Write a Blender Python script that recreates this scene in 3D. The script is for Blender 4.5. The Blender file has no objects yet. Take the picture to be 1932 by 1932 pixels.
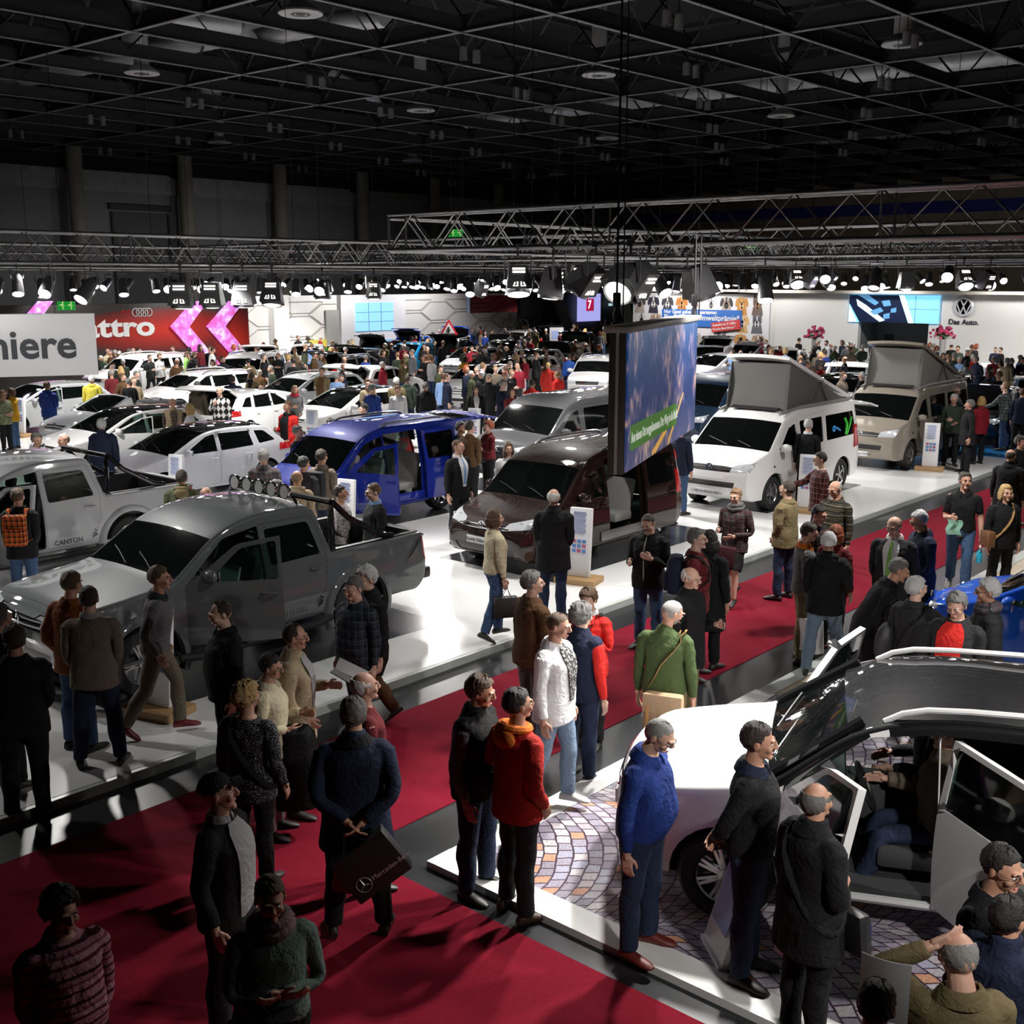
import bpy, bmesh, math, random
import numpy as np
from mathutils import Matrix, Vector
from mathutils.bvhtree import BVHTree
R_ = math.radians
rng = random.Random(7)
nrg = np.random.RandomState(11)
SC = bpy.context.scene
COL = SC.collection

# ---------------------------------------------------------------- camera, world, exposure, stand lighting
# World axes: X runs along the aisles (away to the right of the picture), Y across them (away to the left).
CAM_H, PITCH, YAW = 4.66, 0.2005, R_(-48.7)
cd = bpy.data.cameras.new('camera'); cd.sensor_width = 36; cd.lens = 2160 * 36 / 1932; cd.clip_end = 400
cam = bpy.data.objects.new('camera', cd); COL.objects.link(cam)
cam.location = (0, 0, CAM_H); cam.rotation_euler = (math.pi / 2 - PITCH, 0, YAW)
SC.camera = cam
w = bpy.data.worlds.new('world'); SC.world = w; w.use_nodes = True
w.node_tree.nodes['Background'].inputs[0].default_value = (0.75, 0.85, 1, 1)
w.node_tree.nodes['Background'].inputs[1].default_value = 0.02
vs = SC.view_settings
vs.view_transform = 'Standard'; vs.look = 'None'; vs.gamma = 1; vs.use_curve_mapping = False
vs.exposure = 0.45
cy = SC.cycles
cy.max_bounces = 5; cy.diffuse_bounces = 2; cy.glossy_bounces = 3; cy.transmission_bounces = 4; cy.transparent_max_bounces = 8
cy.caustics_reflective = False; cy.caustics_refractive = False; cy.sample_clamp_indirect = 4
cy.use_adaptive_sampling = True; cy.adaptive_threshold = 0.02
cy.use_light_tree = True

def spot(x, y, z, tx, ty, tz, power, size=100, blend=.6, col=(1, .97, .93), rad=.16):
    l = bpy.data.lights.new('stand_spot', 'SPOT'); l.energy = power; l.color = col
    l.spot_size = R_(size); l.spot_blend = blend; l.shadow_soft_size = rad
    o = bpy.data.objects.new('stand_spot', l); COL.objects.link(o); o.location = (x, y, z)
    o.rotation_euler = (Vector((tx, ty, tz)) - Vector((x, y, z))).to_track_quat('-Z', 'Y').to_euler()
    return o
# rows of truss lamps over the white stand
LAMP_Z = 4.75
for (x, y, tx, ty, p) in [
    (4.5, 14.5, 5.5, 12, 260), (8, 16, 8, 12.5, 700), (12, 15.5, 11.5, 12.5, 900), (15.4, 13.5, 14.5, 12, 800), (19, 15.5, 19.5, 12.5, 900),
    (23, 15.5, 22.5, 12.4, 750), (27.5, 15, 27, 12, 560), (32, 15, 31, 12, 560), (5.5, 20, 6, 17.5, 600), (10.5, 20, 11, 17.5, 900),
    (15.5, 20.5, 15.5, 17, 900), (20.5, 20.5, 20.5, 17, 850), (26, 20, 26, 17, 750), (32, 20, 31, 17, 750),
    (12, 24.7, 12, 25.5, 900), (17, 24.7, 17, 25, 900), (22, 24.7, 22, 25, 900), (27, 24.7, 27, 25, 900), (33, 24.7, 33, 25, 900),
    (16, 31.7, 17, 33, 1000), (22, 31.7, 22, 32.5, 1000), (28, 31.7, 28, 33, 1000), (34, 31.7, 34, 33, 1000), (40, 26, 40, 24, 1000), (40, 19, 41, 19, 900),
    (24, 39.5, 25, 41, 1000), (31, 39.5, 31, 41, 1000), (38, 39.5, 38, 40, 1000), (45, 34, 45, 34, 1000), (47.8, 26, 49, 26, 1000), (47.8, 17, 49, 17, 1000),
    (46, 43, 46, 44, 1000), (38, 46, 38, 47, 1000), (54, 42, 54, 43, 1000), (54, 36, 54, 37, 900)]:
    spot(x, y, LAMP_Z, tx, ty, 0, p * 1.1, 80 if y < 21 and x < 13 else 118)
# lamps of the cobbled stand and of the aisle crossing in front
spot(9.6, 4.6, 5.1, 7.6, 4.6, .8, 1500, 62)
spot(9.9, 6.4, 5.0, 6.9, 5.4, 0, 900, 62)
spot(11.2, 2.0, 5.0, 8.6, 2.8, 1.4, 700, 75)
spot(8.4, -2.2, 5.2, 8.0, 2.6, .7, 750, 70)
spot(3.2, -1.8, 5.4, 7.7, 2.7, .9, 900, 44)
spot(14.8, 5.6, 4.95, 14.4, 5.6, .5, 700, 110)
spot(13.2, 9.4, 5.2, 12.8, 8.0, 0, 420, 100)
spot(20, 7, 4.95, 19, 6.4, 0, 420, 120)
spot(26, 7.5, 4.95, 25, 7, 0, 420, 120)
# lamps on the viewer's side of the van stage
for (x, y, tx, ty, p) in [(9.6, 7.4, 9.6, 11.6, 260), (13.5, 6.8, 14.4, 11.6, 420), (18.5, 6.8, 20.5, 11.6, 420), (25, 6.8, 27.5, 11.6, 420)]:
    spot(x, y, 5.3, tx, ty, .8, p, 95)
# added spot that brightens the white hanging sign
spot(7.6, 17.2, 4.9, 10.6, 21.2, 3.4, 330, 60)
# washes on the display walls
for (x, y, z, tx, ty, tz, p, s) in [(24, 43.5, 4.6, 25, 46, 2, 300, 120), (30, 43.5, 4.6, 30, 46, 2, 300, 120), (36, 47.2, 4.6, 36, 50, 2.4, 420, 130), (42, 47, 4.6, 42, 50, 2.4, 420, 130), (48, 47, 4.6, 48, 50, 2.4, 420, 130),
    (51.2, 34.5, 4.6, 54, 34.5, 2.2, 480, 130), (51.2, 29, 4.6, 54, 29, 2.2, 330, 130), (51.2, 23, 4.6, 54, 23, 2.2, 330, 130), (51.2, 17, 4.6, 54, 17, 2.2, 330, 130), (51.2, 11, 4.6, 54, 11, 2.2, 330, 130)]:
    spot(x, y, z, tx, ty, tz, p, s)

# ---------------------------------------------------------------- helpers
CP, SP = math.cos(PITCH), math.sin(PITCH)
CYW, SYW = math.cos(YAW), math.sin(YAW)
def ray(px, py):
    a = (px - 966) / 2160; b = -(py - 966) / 2160
    x, y, z = a, CP + b * SP, -SP + b * CP
    return Vector((x * CYW - y * SYW, x * SYW + y * CYW, z))
def at(px, py, z=0.0):                                  # a spot of the photograph brought down to the height z
    d = ray(px, py); t = (z - CAM_H) / d.z
    return Vector((0, 0, CAM_H)) + d * t
def at_x(px, py, X):
    d = ray(px, py); return Vector((0, 0, CAM_H)) + d * (X / d.x)
def at_y(px, py, Y):
    d = ray(px, py); return Vector((0, 0, CAM_H)) + d * (Y / d.y)

MATS = {}
def mat(key, col=(.5, .5, .5), rough=.5, metal=0, coat=0, emit=0, alpha=1, bump=0, bscale=60, spec=.5, ecol=None, sheen=0):
    if key in MATS: return MATS[key]
    m = bpy.data.materials.new(key); m.use_nodes = True; nt = m.node_tree
    p = nt.nodes['Principled BSDF']; I = p.inputs
    I['Base Color'].default_value = (*col, 1); I['Roughness'].default_value = rough; I['Metallic'].default_value = metal
    I['Coat Weight'].default_value = coat; I['Coat Roughness'].default_value = .04; I['Alpha'].default_value = alpha
    I['Specular IOR Level'].default_value = spec
    if sheen: I['Sheen Weight'].default_value = sheen
    if emit:
        I['Emission Color'].default_value = (*(ecol or col), 1); I['Emission Strength'].default_value = emit
    if bump:
        tc = nt.nodes.new('ShaderNodeTexCoord'); n = nt.nodes.new('ShaderNodeTexNoise'); n.inputs['Scale'].default_value = bscale; n.inputs['Detail'].default_value = 3
        b = nt.nodes.new('ShaderNodeBump'); b.inputs['Strength'].default_value = bump; b.inputs['Distance'].default_value = .02
        nt.links.new(tc.outputs['Object'], n.inputs['Vector']); nt.links.new(n.outputs['Fac'], b.inputs['Height']); nt.links.new(b.outputs['Normal'], I['Normal'])
    MATS[key] = m
    return m
def srgb(r, g, b):
    f = lambda c: (c / 255 / 12.92) if c / 255 <= .04045 else ((c / 255 + .055) / 1.055) ** 2.4
    return (f(r), f(g), f(b))
def node_mat(key, build, rough=.6, **kw):
    """a material whose base colour comes from nodes: build(nt, new, link) returns the colour socket"""
    if key in MATS: return MATS[key]
    m = mat(key, rough=rough, **kw); nt = m.node_tree
    new = lambda t, **k: (lambda n: ([setattr(n, a, v) for a, v in k.items()], n)[1])(nt.nodes.new(t))
    s = build(nt, new, nt.links.new)
    nt.links.new(s, nt.nodes['Principled BSDF'].inputs['Base Color'])
    return m
def ramp(new, link, fac, stops, interp='CONSTANT'):
    r = new('ShaderNodeValToRGB'); r.color_ramp.interpolation = interp
    e = r.color_ramp.elements
    while len(e) < len(stops): e.new(1)
    for el, (p, c) in zip(e, stops): el.position = p; el.color = (*c, 1)
    link(fac, r.inputs['Fac']); return r.outputs['Color']

class G:
    """collects vertices and faces; .obj() links them as one mesh object"""
    def __init__(s): s.v = []; s.f = []; s.m = []; s.mi = 0
    def add(s, v, f):
        o = len(s.v); s.v += [tuple(p) for p in v]; s.f += [tuple(i + o for i in q) for q in f]; s.m += [s.mi] * len(f); return s
    def box(s, c, d, M=None, bev=0):
        x, y, z = d[0] / 2, d[1] / 2, d[2] / 2
        if bev:
            b = min(bev, x * .9, y * .9, z * .9); v = []
            for sz in (-1, 1):
                for k, (ex, ey) in enumerate(((x - b, y - b), (x, y))):
                    pass
            bm = bmesh.new(); bmesh.ops.create_cube(bm, size=1)
            for q in bm.verts: q.co = Vector((q.co.x * d[0], q.co.y * d[1], q.co.z * d[2]))
            bmesh.ops.bevel(bm, geom=bm.edges[:], offset=b, segments=2, profile=.6, affect='EDGES')
            bm.verts.index_update()
            v = [q.co.copy() for q in bm.verts]; f = [[q.index for q in fc.verts] for fc in bm.faces]; bm.free()
        else:
            v = [Vector((i * x, j * y, k * z)) for i in (-1, 1) for j in (-1, 1) for k in (-1, 1)]
            f = [(0, 1, 3, 2), (4, 6, 7, 5), (0, 4, 5, 1), (2, 3, 7, 6), (0, 2, 6, 4), (1, 5, 7, 3)]
        c = Vector(c)
        return s.add([((M @ p) if M else p) + c for p in v], f)
    def tube(s, pts, r, n=8, cap=True, ry=None):
        pts = [Vector(p) for p in pts]; k = len(pts)
        r = r if isinstance(r, (list, tuple)) else [r] * k
        ry = ry or r; ry = ry if isinstance(ry, (list, tuple)) else [ry] * k
        v = []; up = None
        for i, p in enumerate(pts):
            t = (pts[min(i + 1, k - 1)] - pts[max(i - 1, 0)]).normalized()
            if up is None:
                up = Vector((0, 1, 0)) if abs(t.y) < .9 else Vector((1, 0, 0))
            a = up.cross(t).normalized(); b = t.cross(a).normalized(); up = b
            for j in range(n):
                th = 2 * math.pi * j / n
                v.append(p + a * (math.cos(th) * r[i]) + b * (math.sin(th) * ry[i]))
        f = [(i * n + j, i * n + (j + 1) % n, (i + 1) * n + (j + 1) % n, (i + 1) * n + j) for i in range(k - 1) for j in range(n)]
        if cap: f += [tuple(range(n - 1, -1, -1)), tuple(range((k - 1) * n, k * n))]
        return s.add(v, f)
    def lathe(s, prof, n=24, M=None, c=(0, 0, 0), cap=True):   # prof: (radius, height) about Z
        v = []; c = Vector(c)
        for (r, h) in prof:
            for j in range(n):
                th = 2 * math.pi * j / n; p = Vector((r * math.cos(th), r * math.sin(th), h)); v.append(((M @ p) if M else p) + c)
        k = len(prof)
        f = [(i * n + j, i * n + (j + 1) % n, (i + 1) * n + (j + 1) % n, (i + 1) * n + j) for i in range(k - 1) for j in range(n)]
        if cap and prof[0][0] > 1e-4: f.append(tuple(range(n - 1, -1, -1)))
        if cap and prof[-1][0] > 1e-4: f.append(tuple(range((k - 1) * n, k * n)))
        return s.add(v, f)
    def ball(s, c, r, n=12, M=None):
        r = r if isinstance(r, (list, tuple)) else (r, r, r); c = Vector(c); v = []; k = max(5, n // 2)
        for i in range(k + 1):
            ph = math.pi * i / k
            for j in range(n):
                th = 2 * math.pi * j / n
                p = Vector((r[0] * math.sin(ph) * math.cos(th), r[1] * math.sin(ph) * math.sin(th), r[2] * math.cos(ph)))
                v.append(((M @ p) if M else p) + c)
        f = [(i * n + j, (i + 1) * n + j, (i + 1) * n + (j + 1) % n, i * n + (j + 1) % n) for i in range(k) for j in range(n)]
        return s.add(v, f)
    def prism(s, poly, h, M=None, c=(0, 0, 0)):          # poly in XY, extruded from z=0 to h
        n = len(poly); c = Vector(c)
        v = [Vector((x, y, 0)) for x, y in poly] + [Vector((x, y, h)) for x, y in poly]
        f = [tuple(range(n - 1, -1, -1)), tuple(range(n, 2 * n))] + [(i, (i + 1) % n, n + (i + 1) % n, n + i) for i in range(n)]
        return s.add([((M @ p) if M else p) + c for p in v], f)
    def grid(s, P, th=0):                                # P[i][j] points; th: thickness along the normals
        a, b = len(P), len(P[0]); v = [Vector(p) for r in P for p in r]
        f = [(i * b + j, (i + 1) * b + j, (i + 1) * b + j + 1, i * b + j + 1) for i in range(a - 1) for j in range(b - 1)]
        if th:
            nn = [Vector() for _ in v]
            for q in f:
                n = (v[q[2]] - v[q[0]]).cross(v[q[3]] - v[q[1]])
                for i in q: nn[i] += n
            o = len(v); v = v + [p - n.normalized() * th if n.length else p for p, n in zip(v, nn)]
            f = f + [tuple(i + o for i in reversed(q)) for q in f]
            rim = [(i, 0) for i in range(a)] + [(a - 1, j) for j in range(1, b)] + [(i, b - 1) for i in range(a - 2, -1, -1)] + [(0, j) for j in range(b - 2, 0, -1)]
            ids = [i * b + j for i, j in rim]
            f += [(ids[k], ids[k - 1], ids[k - 1] + o, ids[k] + o) for k in range(len(ids))]
        return s.add(v, f)
    def mesh(s, name, mats, smooth=False):
        me = bpy.data.meshes.new(name); me.from_pydata([tuple(p) for p in s.v], [], s.f)
        for m in (mats if isinstance(mats, (list, tuple)) else [mats]): me.materials.append(m)
        if any(s.m): me.polygons.foreach_set('material_index', s.m)
        if smooth: smooth_by(me, 40 if smooth is True else smooth)
        return me
    def obj(s, name, mats, parent=None, smooth=False, loc=None):
        return link(name, s.mesh(name, mats, smooth), parent, loc)
def smooth_by(me, deg):
    me.polygons.foreach_set('use_smooth', [True] * len(me.polygons))
    me.update()
    try: me.set_sharp_from_angle(angle=R_(deg))
    except Exception: pass
def link(name, me, parent=None, loc=None):
    o = bpy.data.objects.new(name, me); COL.objects.link(o)
    if parent: adopt(o, parent)
    if loc is not None: o.location = loc
    return o
def tag(o, label=None, cat=None, group=None, kind=None):
    if label: o['label'] = label
    if cat: o['category'] = cat
    if group: o['group'] = group
    if kind: o['kind'] = kind
    return o
def thing(name, label, cat, loc=(0, 0, 0), rz=0, group=None):
    o = bpy.data.objects.new(name, None); COL.objects.link(o); o.empty_display_size = .1
    o.location = loc; o.rotation_euler = (0, 0, rz); return tag(o, label, cat, group)
KIDS = {}
def kids(o): return KIDS.get(o.name, [])
def adopt(o, parent):
    o.parent = parent; KIDS.setdefault(parent.name, []).append(o); return o
def rename(o, n):
    k = KIDS.pop(o.name, []); o.name = n; KIDS[o.name] = k
def copy_tree(o, parent=None, skip=()):
    c = o.copy(); COL.objects.link(c)
    if parent: adopt(c, parent)
    for ch in kids(o):
        if ch.name.split('.')[0] not in skip: copy_tree(ch, c, skip)
    return c
def struct(name, g, m, smooth=False):
    return tag(g.obj(name, m, None, smooth), kind='structure')
def text_mesh(s, size, depth=.004, font_scale=1, bold=0, align='CENTER'):
    cu = bpy.data.curves.new('t', 'FONT'); cu.body = s; cu.size = size; cu.extrude = depth; cu.align_x = align; cu.align_y = 'CENTER'; cu.offset = bold; cu.resolution_u = 3
    o = bpy.data.objects.new('t', cu); COL.objects.link(o)
    dg = bpy.context.evaluated_depsgraph_get(); me = bpy.data.meshes.new_from_object(o.evaluated_get(dg)); me.materials.clear()
    bpy.data.objects.remove(o); bpy.data.curves.remove(cu); return me
def text(s, name, size, m, parent, M, depth=.004, bold=0, align='CENTER'):
    me = text_mesh(s, size, depth, bold=bold, align=align); me.transform(M); me.materials.append(m)
    return link(name, me, parent)
def face_M(origin, right, up):                           # text plane: right, up unit vectors, normal = right x up
    r, u = Vector(right).normalized(), Vector(up).normalized(); n = r.cross(u)
    return Matrix(((r.x, u.x, n.x, origin[0]), (r.y, u.y, n.y, origin[1]), (r.z, u.z, n.z, origin[2]), (0, 0, 0, 1)))
def rotz(a): return Matrix.Rotation(a, 3, 'Z')
# ---------------------------------------------------------------- cars
GLASS = None
def glass_mat(key='car_glass', tint=(.13, .165, .155), refl=.16, opac=.25):
    if key in MATS: return MATS[key]
    m = bpy.data.materials.new(key); m.use_nodes = True; nt = m.node_tree; nt.nodes.clear()
    N = nt.nodes.new; L = nt.links.new
    out = N('ShaderNodeOutputMaterial'); tr = N('ShaderNodeBsdfTransparent'); gl = N('ShaderNodeBsdfGlossy'); df = N('ShaderNodeBsdfPrincipled')
    tr.inputs[0].default_value = (*[min(1, c * 4.5) for c in tint], 1); gl.inputs['Roughness'].default_value = .03
    df.inputs['Base Color'].default_value = (.012, .015, .015, 1); df.inputs['Roughness'].default_value = .1
    m1 = N('ShaderNodeMixShader'); m1.inputs[0].default_value = opac; L(tr.outputs[0], m1.inputs[1]); L(df.outputs[0], m1.inputs[2])
    fr = N('ShaderNodeFresnel'); fr.inputs[0].default_value = 1.5
    m2 = N('ShaderNodeMixShader'); L(fr.outputs[0], m2.inputs[0]); L(m1.outputs[0], m2.inputs[1]); L(gl.outputs[0], m2.inputs[2])
    L(m2.outputs[0], out.inputs[0]); MATS[key] = m; return m
def paint(key, col, metal=.0, rough=.28):
    return mat('paint_' + key, col, rough=.5, metal=metal * .3, coat=1.0, spec=.06)
BLACK = mat('black_plastic', (.012, .012, .013), .45)
TRIM = mat('dark_interior', (.040, .040, .042), .75)
RUBBER = mat('tyre_rubber', (.014, .014, .015), .75)
CHROME = mat('chrome', (.75, .76, .78), .12, 1)
ALLOY = mat('alloy', (.55, .56, .58), .25, .9)
LAMP = mat('headlamp_glass', (.66, .69, .73), .12, .25, 1)
LAMPLIT = mat('headlamp_lit', (.9, .95, 1), .1, 0, 1, emit=3.2)
TAIL = mat('tail_lamp_red', (.45, .01, .012), .15, 0, 1)
SEATG = mat('seat_cloth_grey', (.20, .20, .205), .85)
SEATL = mat('seat_cloth_light', (.42, .41, .40), .8)
PLATE = mat('plate_white', (.62, .63, .64), .4)
PLATETXT = mat('plate_lettering', (.03, .03, .04), .5)
def smoothpoly(pts, step=.11):
    """pts: (x, z, radius) -> polyline with rounded corners"""
    out = []
    n = len(pts); P = [Vector((p[0], p[1])) for p in pts]; R = [p[2] if len(p) > 2 else 0 for p in pts]
    def seg(a, b):
        k = max(1, int((b - a).length / step))
        for i in range(1, k + 1): out.append(a.lerp(b, i / k))
    cur = P[0]; out.append(cur)
    for i in range(1, n - 1):
        d0, d1 = (P[i - 1] - P[i]), (P[i + 1] - P[i]); r = min(R[i], d0.length * .48, d1.length * .48)
        if r < .005: seg(cur, P[i]); cur = P[i]; continue
        a, b = P[i] + d0.normalized() * r, P[i] + d1.normalized() * r
        if (a - cur).length > .01: seg(cur, a)
        for t in (.25, .5, .75, 1): out.append(a * (1 - t) ** 2 + P[i] * 2 * t * (1 - t) + b * t * t)
        cur = b
    seg(cur, P[-1]); return out
def inpoly(x, z, poly):
    c = False; n = len(poly)
    for i in range(n):
        (x0, z0), (x1, z1) = poly[i], poly[i - 1]
        if (z0 > z) != (z1 > z) and x < (x1 - x0) * (z - z0) / (z1 - z0) + x0: c = not c
    return c
def rpoly(pts, r=.06, k=3):
    out = []; n = len(pts)
    for i in range(n):
        p, a, b = Vector(pts[i][:2]), Vector(pts[i - 1][:2]), Vector(pts[(i + 1) % n][:2])
        rr = pts[i][2] if len(pts[i]) > 2 else r
        rr = min(rr, (a - p).length * .45, (b - p).length * .45)
        if rr < .004: out.append(tuple(p)); continue
        s, e = p + (a - p).normalized() * rr, p + (b - p).normalized() * rr
        for t in np.linspace(0, 1, k + 1): out.append(tuple(s * (1 - t) ** 2 + p * 2 * t * (1 - t) + e * t * t))
    return out
class Shell:
    def __init__(s, sp):
        s.sp = sp; W = sp['W'] / 2; zm = sp.get('zm', .62); xf, xr = sp['up'][0][0], sp['up'][-1][0]
        zs = sp.get('zs', .22); zb0, zb1 = sp['belt']; tum = sp.get('tum', .26)
        cf, cr, lf, lr = sp.get('cf', .16), sp.get('cr', .10), sp.get('lf', .9), sp.get('lr', .8)
        s.zb = lambda x: zb0 + (zb1 - zb0) * (xf - x) / (xf - xr)
        def Y(x, z):
            t = max(0, (x - (xf - lf)) / lf); q = max(0, ((xr + lr) - x) / lr)
            w_ = W * (1 - cf * min(1, t) ** 2.2 - cr * min(1, q) ** 2.2)
            zb = s.zb(x)
            if z <= zb:
                m = (z - zm) / (zb - zs); return w_ * (1 - .03 * max(0, m) ** 1.5 * 2 - .09 * max(0, -m) ** 2)
            base = w_ * (1 - .06 * ((zb - zm) / (zb - zs)) ** 1.5)
            return base - tum * (z - zb) - .10 * tum * (z - zb) ** 2
        s.Y = Y
        up = smoothpoly([(xf, zm, 0)] + list(sp['up'][1:-1]) + [(xr, zm, 0)], .10)
        xl, xh = xr + .45, xf - .45
        xs = sorted({round(min(max(p.x, xl), xh), 4) for p in up})
        zl = sp.get('zl', zs)
        lowr = smoothpoly([(xr, zm, 0), (xr + .01, zl + .16, .12), (xr + .16, zl + .02, .1), (xl, zs, 0)], .08)
        lowf = smoothpoly([(xh, zs, 0), (xf - .14, zl + .0, .1), (xf - .01, zl + .14, .12), (xf, zm, 0)], .08)
        low = lowr[:-1] + [Vector((x, zs)) for x in xs] + lowf[1:]
        chain = up[:-1] + low[:-1]; n = len(chain); s.nu = len(up)
        ctr = Vector(((xf + xr) / 2, .7)); bm = bmesh.new(); s.bm = bm
        lay = s.part = bm.faces.layers.int.new('part'); s.reg = bm.faces.layers.int.new('reg'); s.ul = bm.faces.layers.int.new('u'); s.vl = bm.faces.layers.int.new('v')
        NV, NT = 7, 8; rows = []
        crown = sp.get('crown', .035)
        for i, S in enumerate(chain):
            t = (chain[(i + 1) % n] - chain[i - 1]); nrm = Vector((t.y, -t.x)); nrm.normalize()      # inward
            mx = min(max(S.x, xl), xh); M = Vector((mx, zm))
            if nrm.dot(M - S) < 0: nrm = -nrm
            r = sp.get('er', .055) if i < s.nu - 1 else .03
            A = S + nrm * r; yb = s.Y(A.x, A.y); ye = yb - r; row = []
            c = (crown if i < s.nu - 1 else 0); 
            if abs(nrm.x) > .75: c = sp.get('bow', .09) if S.x > 0 else .05
            if i >= s.nu - 1: c = 0
            for k in range(NV + 1):
                f = k / NV; y = ye * f; P = S - nrm * (c * (1 - f * f)); row.append((P.x, y, P.y))
            for k in (1, 2, 3):
                ph = math.pi / 2 * k / 3; P = S + nrm * (r * (1 - math.cos(ph))); row.append((P.x, ye + r * math.sin(ph), P.y))
            for k in range(1, NT + 1):
                f = k / NT; P = A.lerp(M, f); row.append((P.x, s.Y(P.x, P.y), P.y))
            rows.append(row)
        s.chain = chain; nr = len(rows[0]); V = {}
        for sg in (1, -1):
            for i in range(n):
                for j in range(nr):
                    if sg == -1 and j == 0: V[sg, i, j] = V[1, i, 0]; continue
                    x, y, z = rows[i][j]; V[sg, i, j] = bm.verts.new((x, y * sg, z))
        for sg in (1, -1):
            for i in range(n):
                for j in range(nr - 1):
                    q = [V[sg, i, j], V[sg, (i + 1) % n, j], V[sg, (i + 1) % n, j + 1], V[sg, i, j + 1]]
                    if sg == 1: q.reverse()
                    f = bm.faces.new(q); f[s.ul] = i; f[s.vl] = j
                    f[s.reg] = 0 if j < NV else (1 if j < NV + 3 else 2)
        bmesh.ops.remove_doubles(bm, verts=bm.verts[:], dist=.0005)
        bmesh.ops.dissolve_degenerate(bm, dist=.0005, edges=bm.edges[:])
        bmesh.ops.recalc_face_normals(bm, faces=bm.faces[:])
        s.NV = NV
    def uat(s, x, z):
        return min(range(s.nu), key=lambda i: (s.chain[i].x - x) ** 2 + (s.chain[i].y - z) ** 2)
    def strip(s, pid, a, b, vmax=99, vmin=0, regs=(0,)):
        u0, u1 = sorted((s.uat(*a), s.uat(*b)))
        for f in s.bm.faces:
            if f[s.reg] in regs and u0 <= f[s.ul] < u1 and vmin <= f[s.vl] < vmax: f[s.part] = pid
    def cut(s, pid, poly, ax='y', sgn=0, ok=None, only=None, split=True):
        """poly in (x, z) for ax 'y' or (y, z) for ax 'x'; faces inside it get the part id"""
        bm = s.bm; h = 0 if ax == 'y' else 1
        def cand(f):
            c = f.calc_center_median()
            if ax == 'y':
                if f[s.reg] < 1 or (sgn and c.y * sgn < 0): return False
            if only is not None and f[s.part] not in only: return False
            return ok is None or ok(f, c)
        if split:
            n = len(poly)
            for i in range(n):
                a, b = poly[i - 1], poly[i]; d = Vector((b[0] - a[0], b[1] - a[1]))
                if d.length < 1e-5: continue
                x0, x1 = min(a[0], b[0]) - .002, max(a[0], b[0]) + .002; z0, z1 = min(a[1], b[1]) - .002, max(a[1], b[1]) + .002
                fs = []
                for f in bm.faces:
                    xs = [v.co[h] for v in f.verts]; zs = [v.co.z for v in f.verts]
                    if max(xs) < x0 or min(xs) > x1 or max(zs) < z0 or min(zs) > z1: continue
                    if cand(f): fs.append(f)
                if not fs: continue
                g = set(fs)
                for f in fs: g.update(f.edges); g.update(f.verts)
                if ax == 'y': pc, pn = (a[0], 0, a[1]), (d.y, 0, -d.x)
                else: pc, pn = (0, a[0], a[1]), (0, d.y, -d.x)
                bmesh.ops.bisect_plane(bm, geom=list(g), dist=1e-4, plane_co=pc, plane_no=Vector(pn).normalized())
        for f in bm.faces:
            c = f.calc_center_median()
            if inpoly(c[h], c.z, poly) and cand(f): f[s.part] = pid
    def mesh(s, name, pid, mats, thick=.02, gap=0, out=0, sgn=0, org=None, smooth=38, sel=None):
        bm = s.bm.copy(); L = bm.faces.layers.int['part']
        ids = pid if isinstance(pid, (set, tuple, list)) else (pid,)
        dele = [f for f in bm.faces if f[L] not in ids or (sgn and f.calc_center_median().y * sgn < 0) or (sel and not sel(f.calc_center_median()))]
        bmesh.ops.delete(bm, geom=dele, context='FACES')
        if not bm.faces: bm.free(); return None
        if gap:
            r = bmesh.ops.inset_region(bm, faces=bm.faces[:], thickness=gap, use_boundary=True, use_even_offset=False)
            bmesh.ops.delete(bm, geom=r['faces'], context='FACES')
            if not bm.faces: bm.free(); return None
        if out:
            bm.normal_update()
            mv = [(v, v.normal.copy()) for v in bm.verts]
            for v, nn in mv: v.co += nn * out
        if thick:
            geom = bm.faces[:]; nn = {v: v.normal.copy() for v in bm.verts}
            bm.normal_update(); nn = {v: v.normal.copy() for v in bm.verts}
            ret = bmesh.ops.duplicate(bm, geom=geom); vm = ret['vert_map']; fm = ret['face_map']
            be = [e for e in bm.edges if e.is_boundary and e.verts[0] in nn and e.verts[1] in nn]
            for v in list(nn):
                w_ = vm[v]; w_.co = v.co - nn[v] * thick
            inner = [f for f in ret['geom'] if isinstance(f, bmesh.types.BMFace)]
            for f in inner: f.normal_flip(); f.material_index = 1 if len(mats) > 1 else 0
            for e in be:
                a, b = e.verts
                lf = e.link_faces[0] if e.link_faces else None
                for q in ((a, b, vm[b], vm[a]), ):
                    try:
                        lo = [l for l in lf.loops if l.edge == e][0]
                        if lo.vert == a: q = q[::-1]
                        f = bm.faces.new(q)
                    except Exception: pass
        if org is not None: bmesh.ops.translate(bm, verts=bm.verts[:], vec=-Vector(org))
        me = bpy.data.meshes.new(name); bm.to_mesh(me); bm.free()
        for m in mats: me.materials.append(m)
        smooth_by(me, smooth); return me
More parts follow.
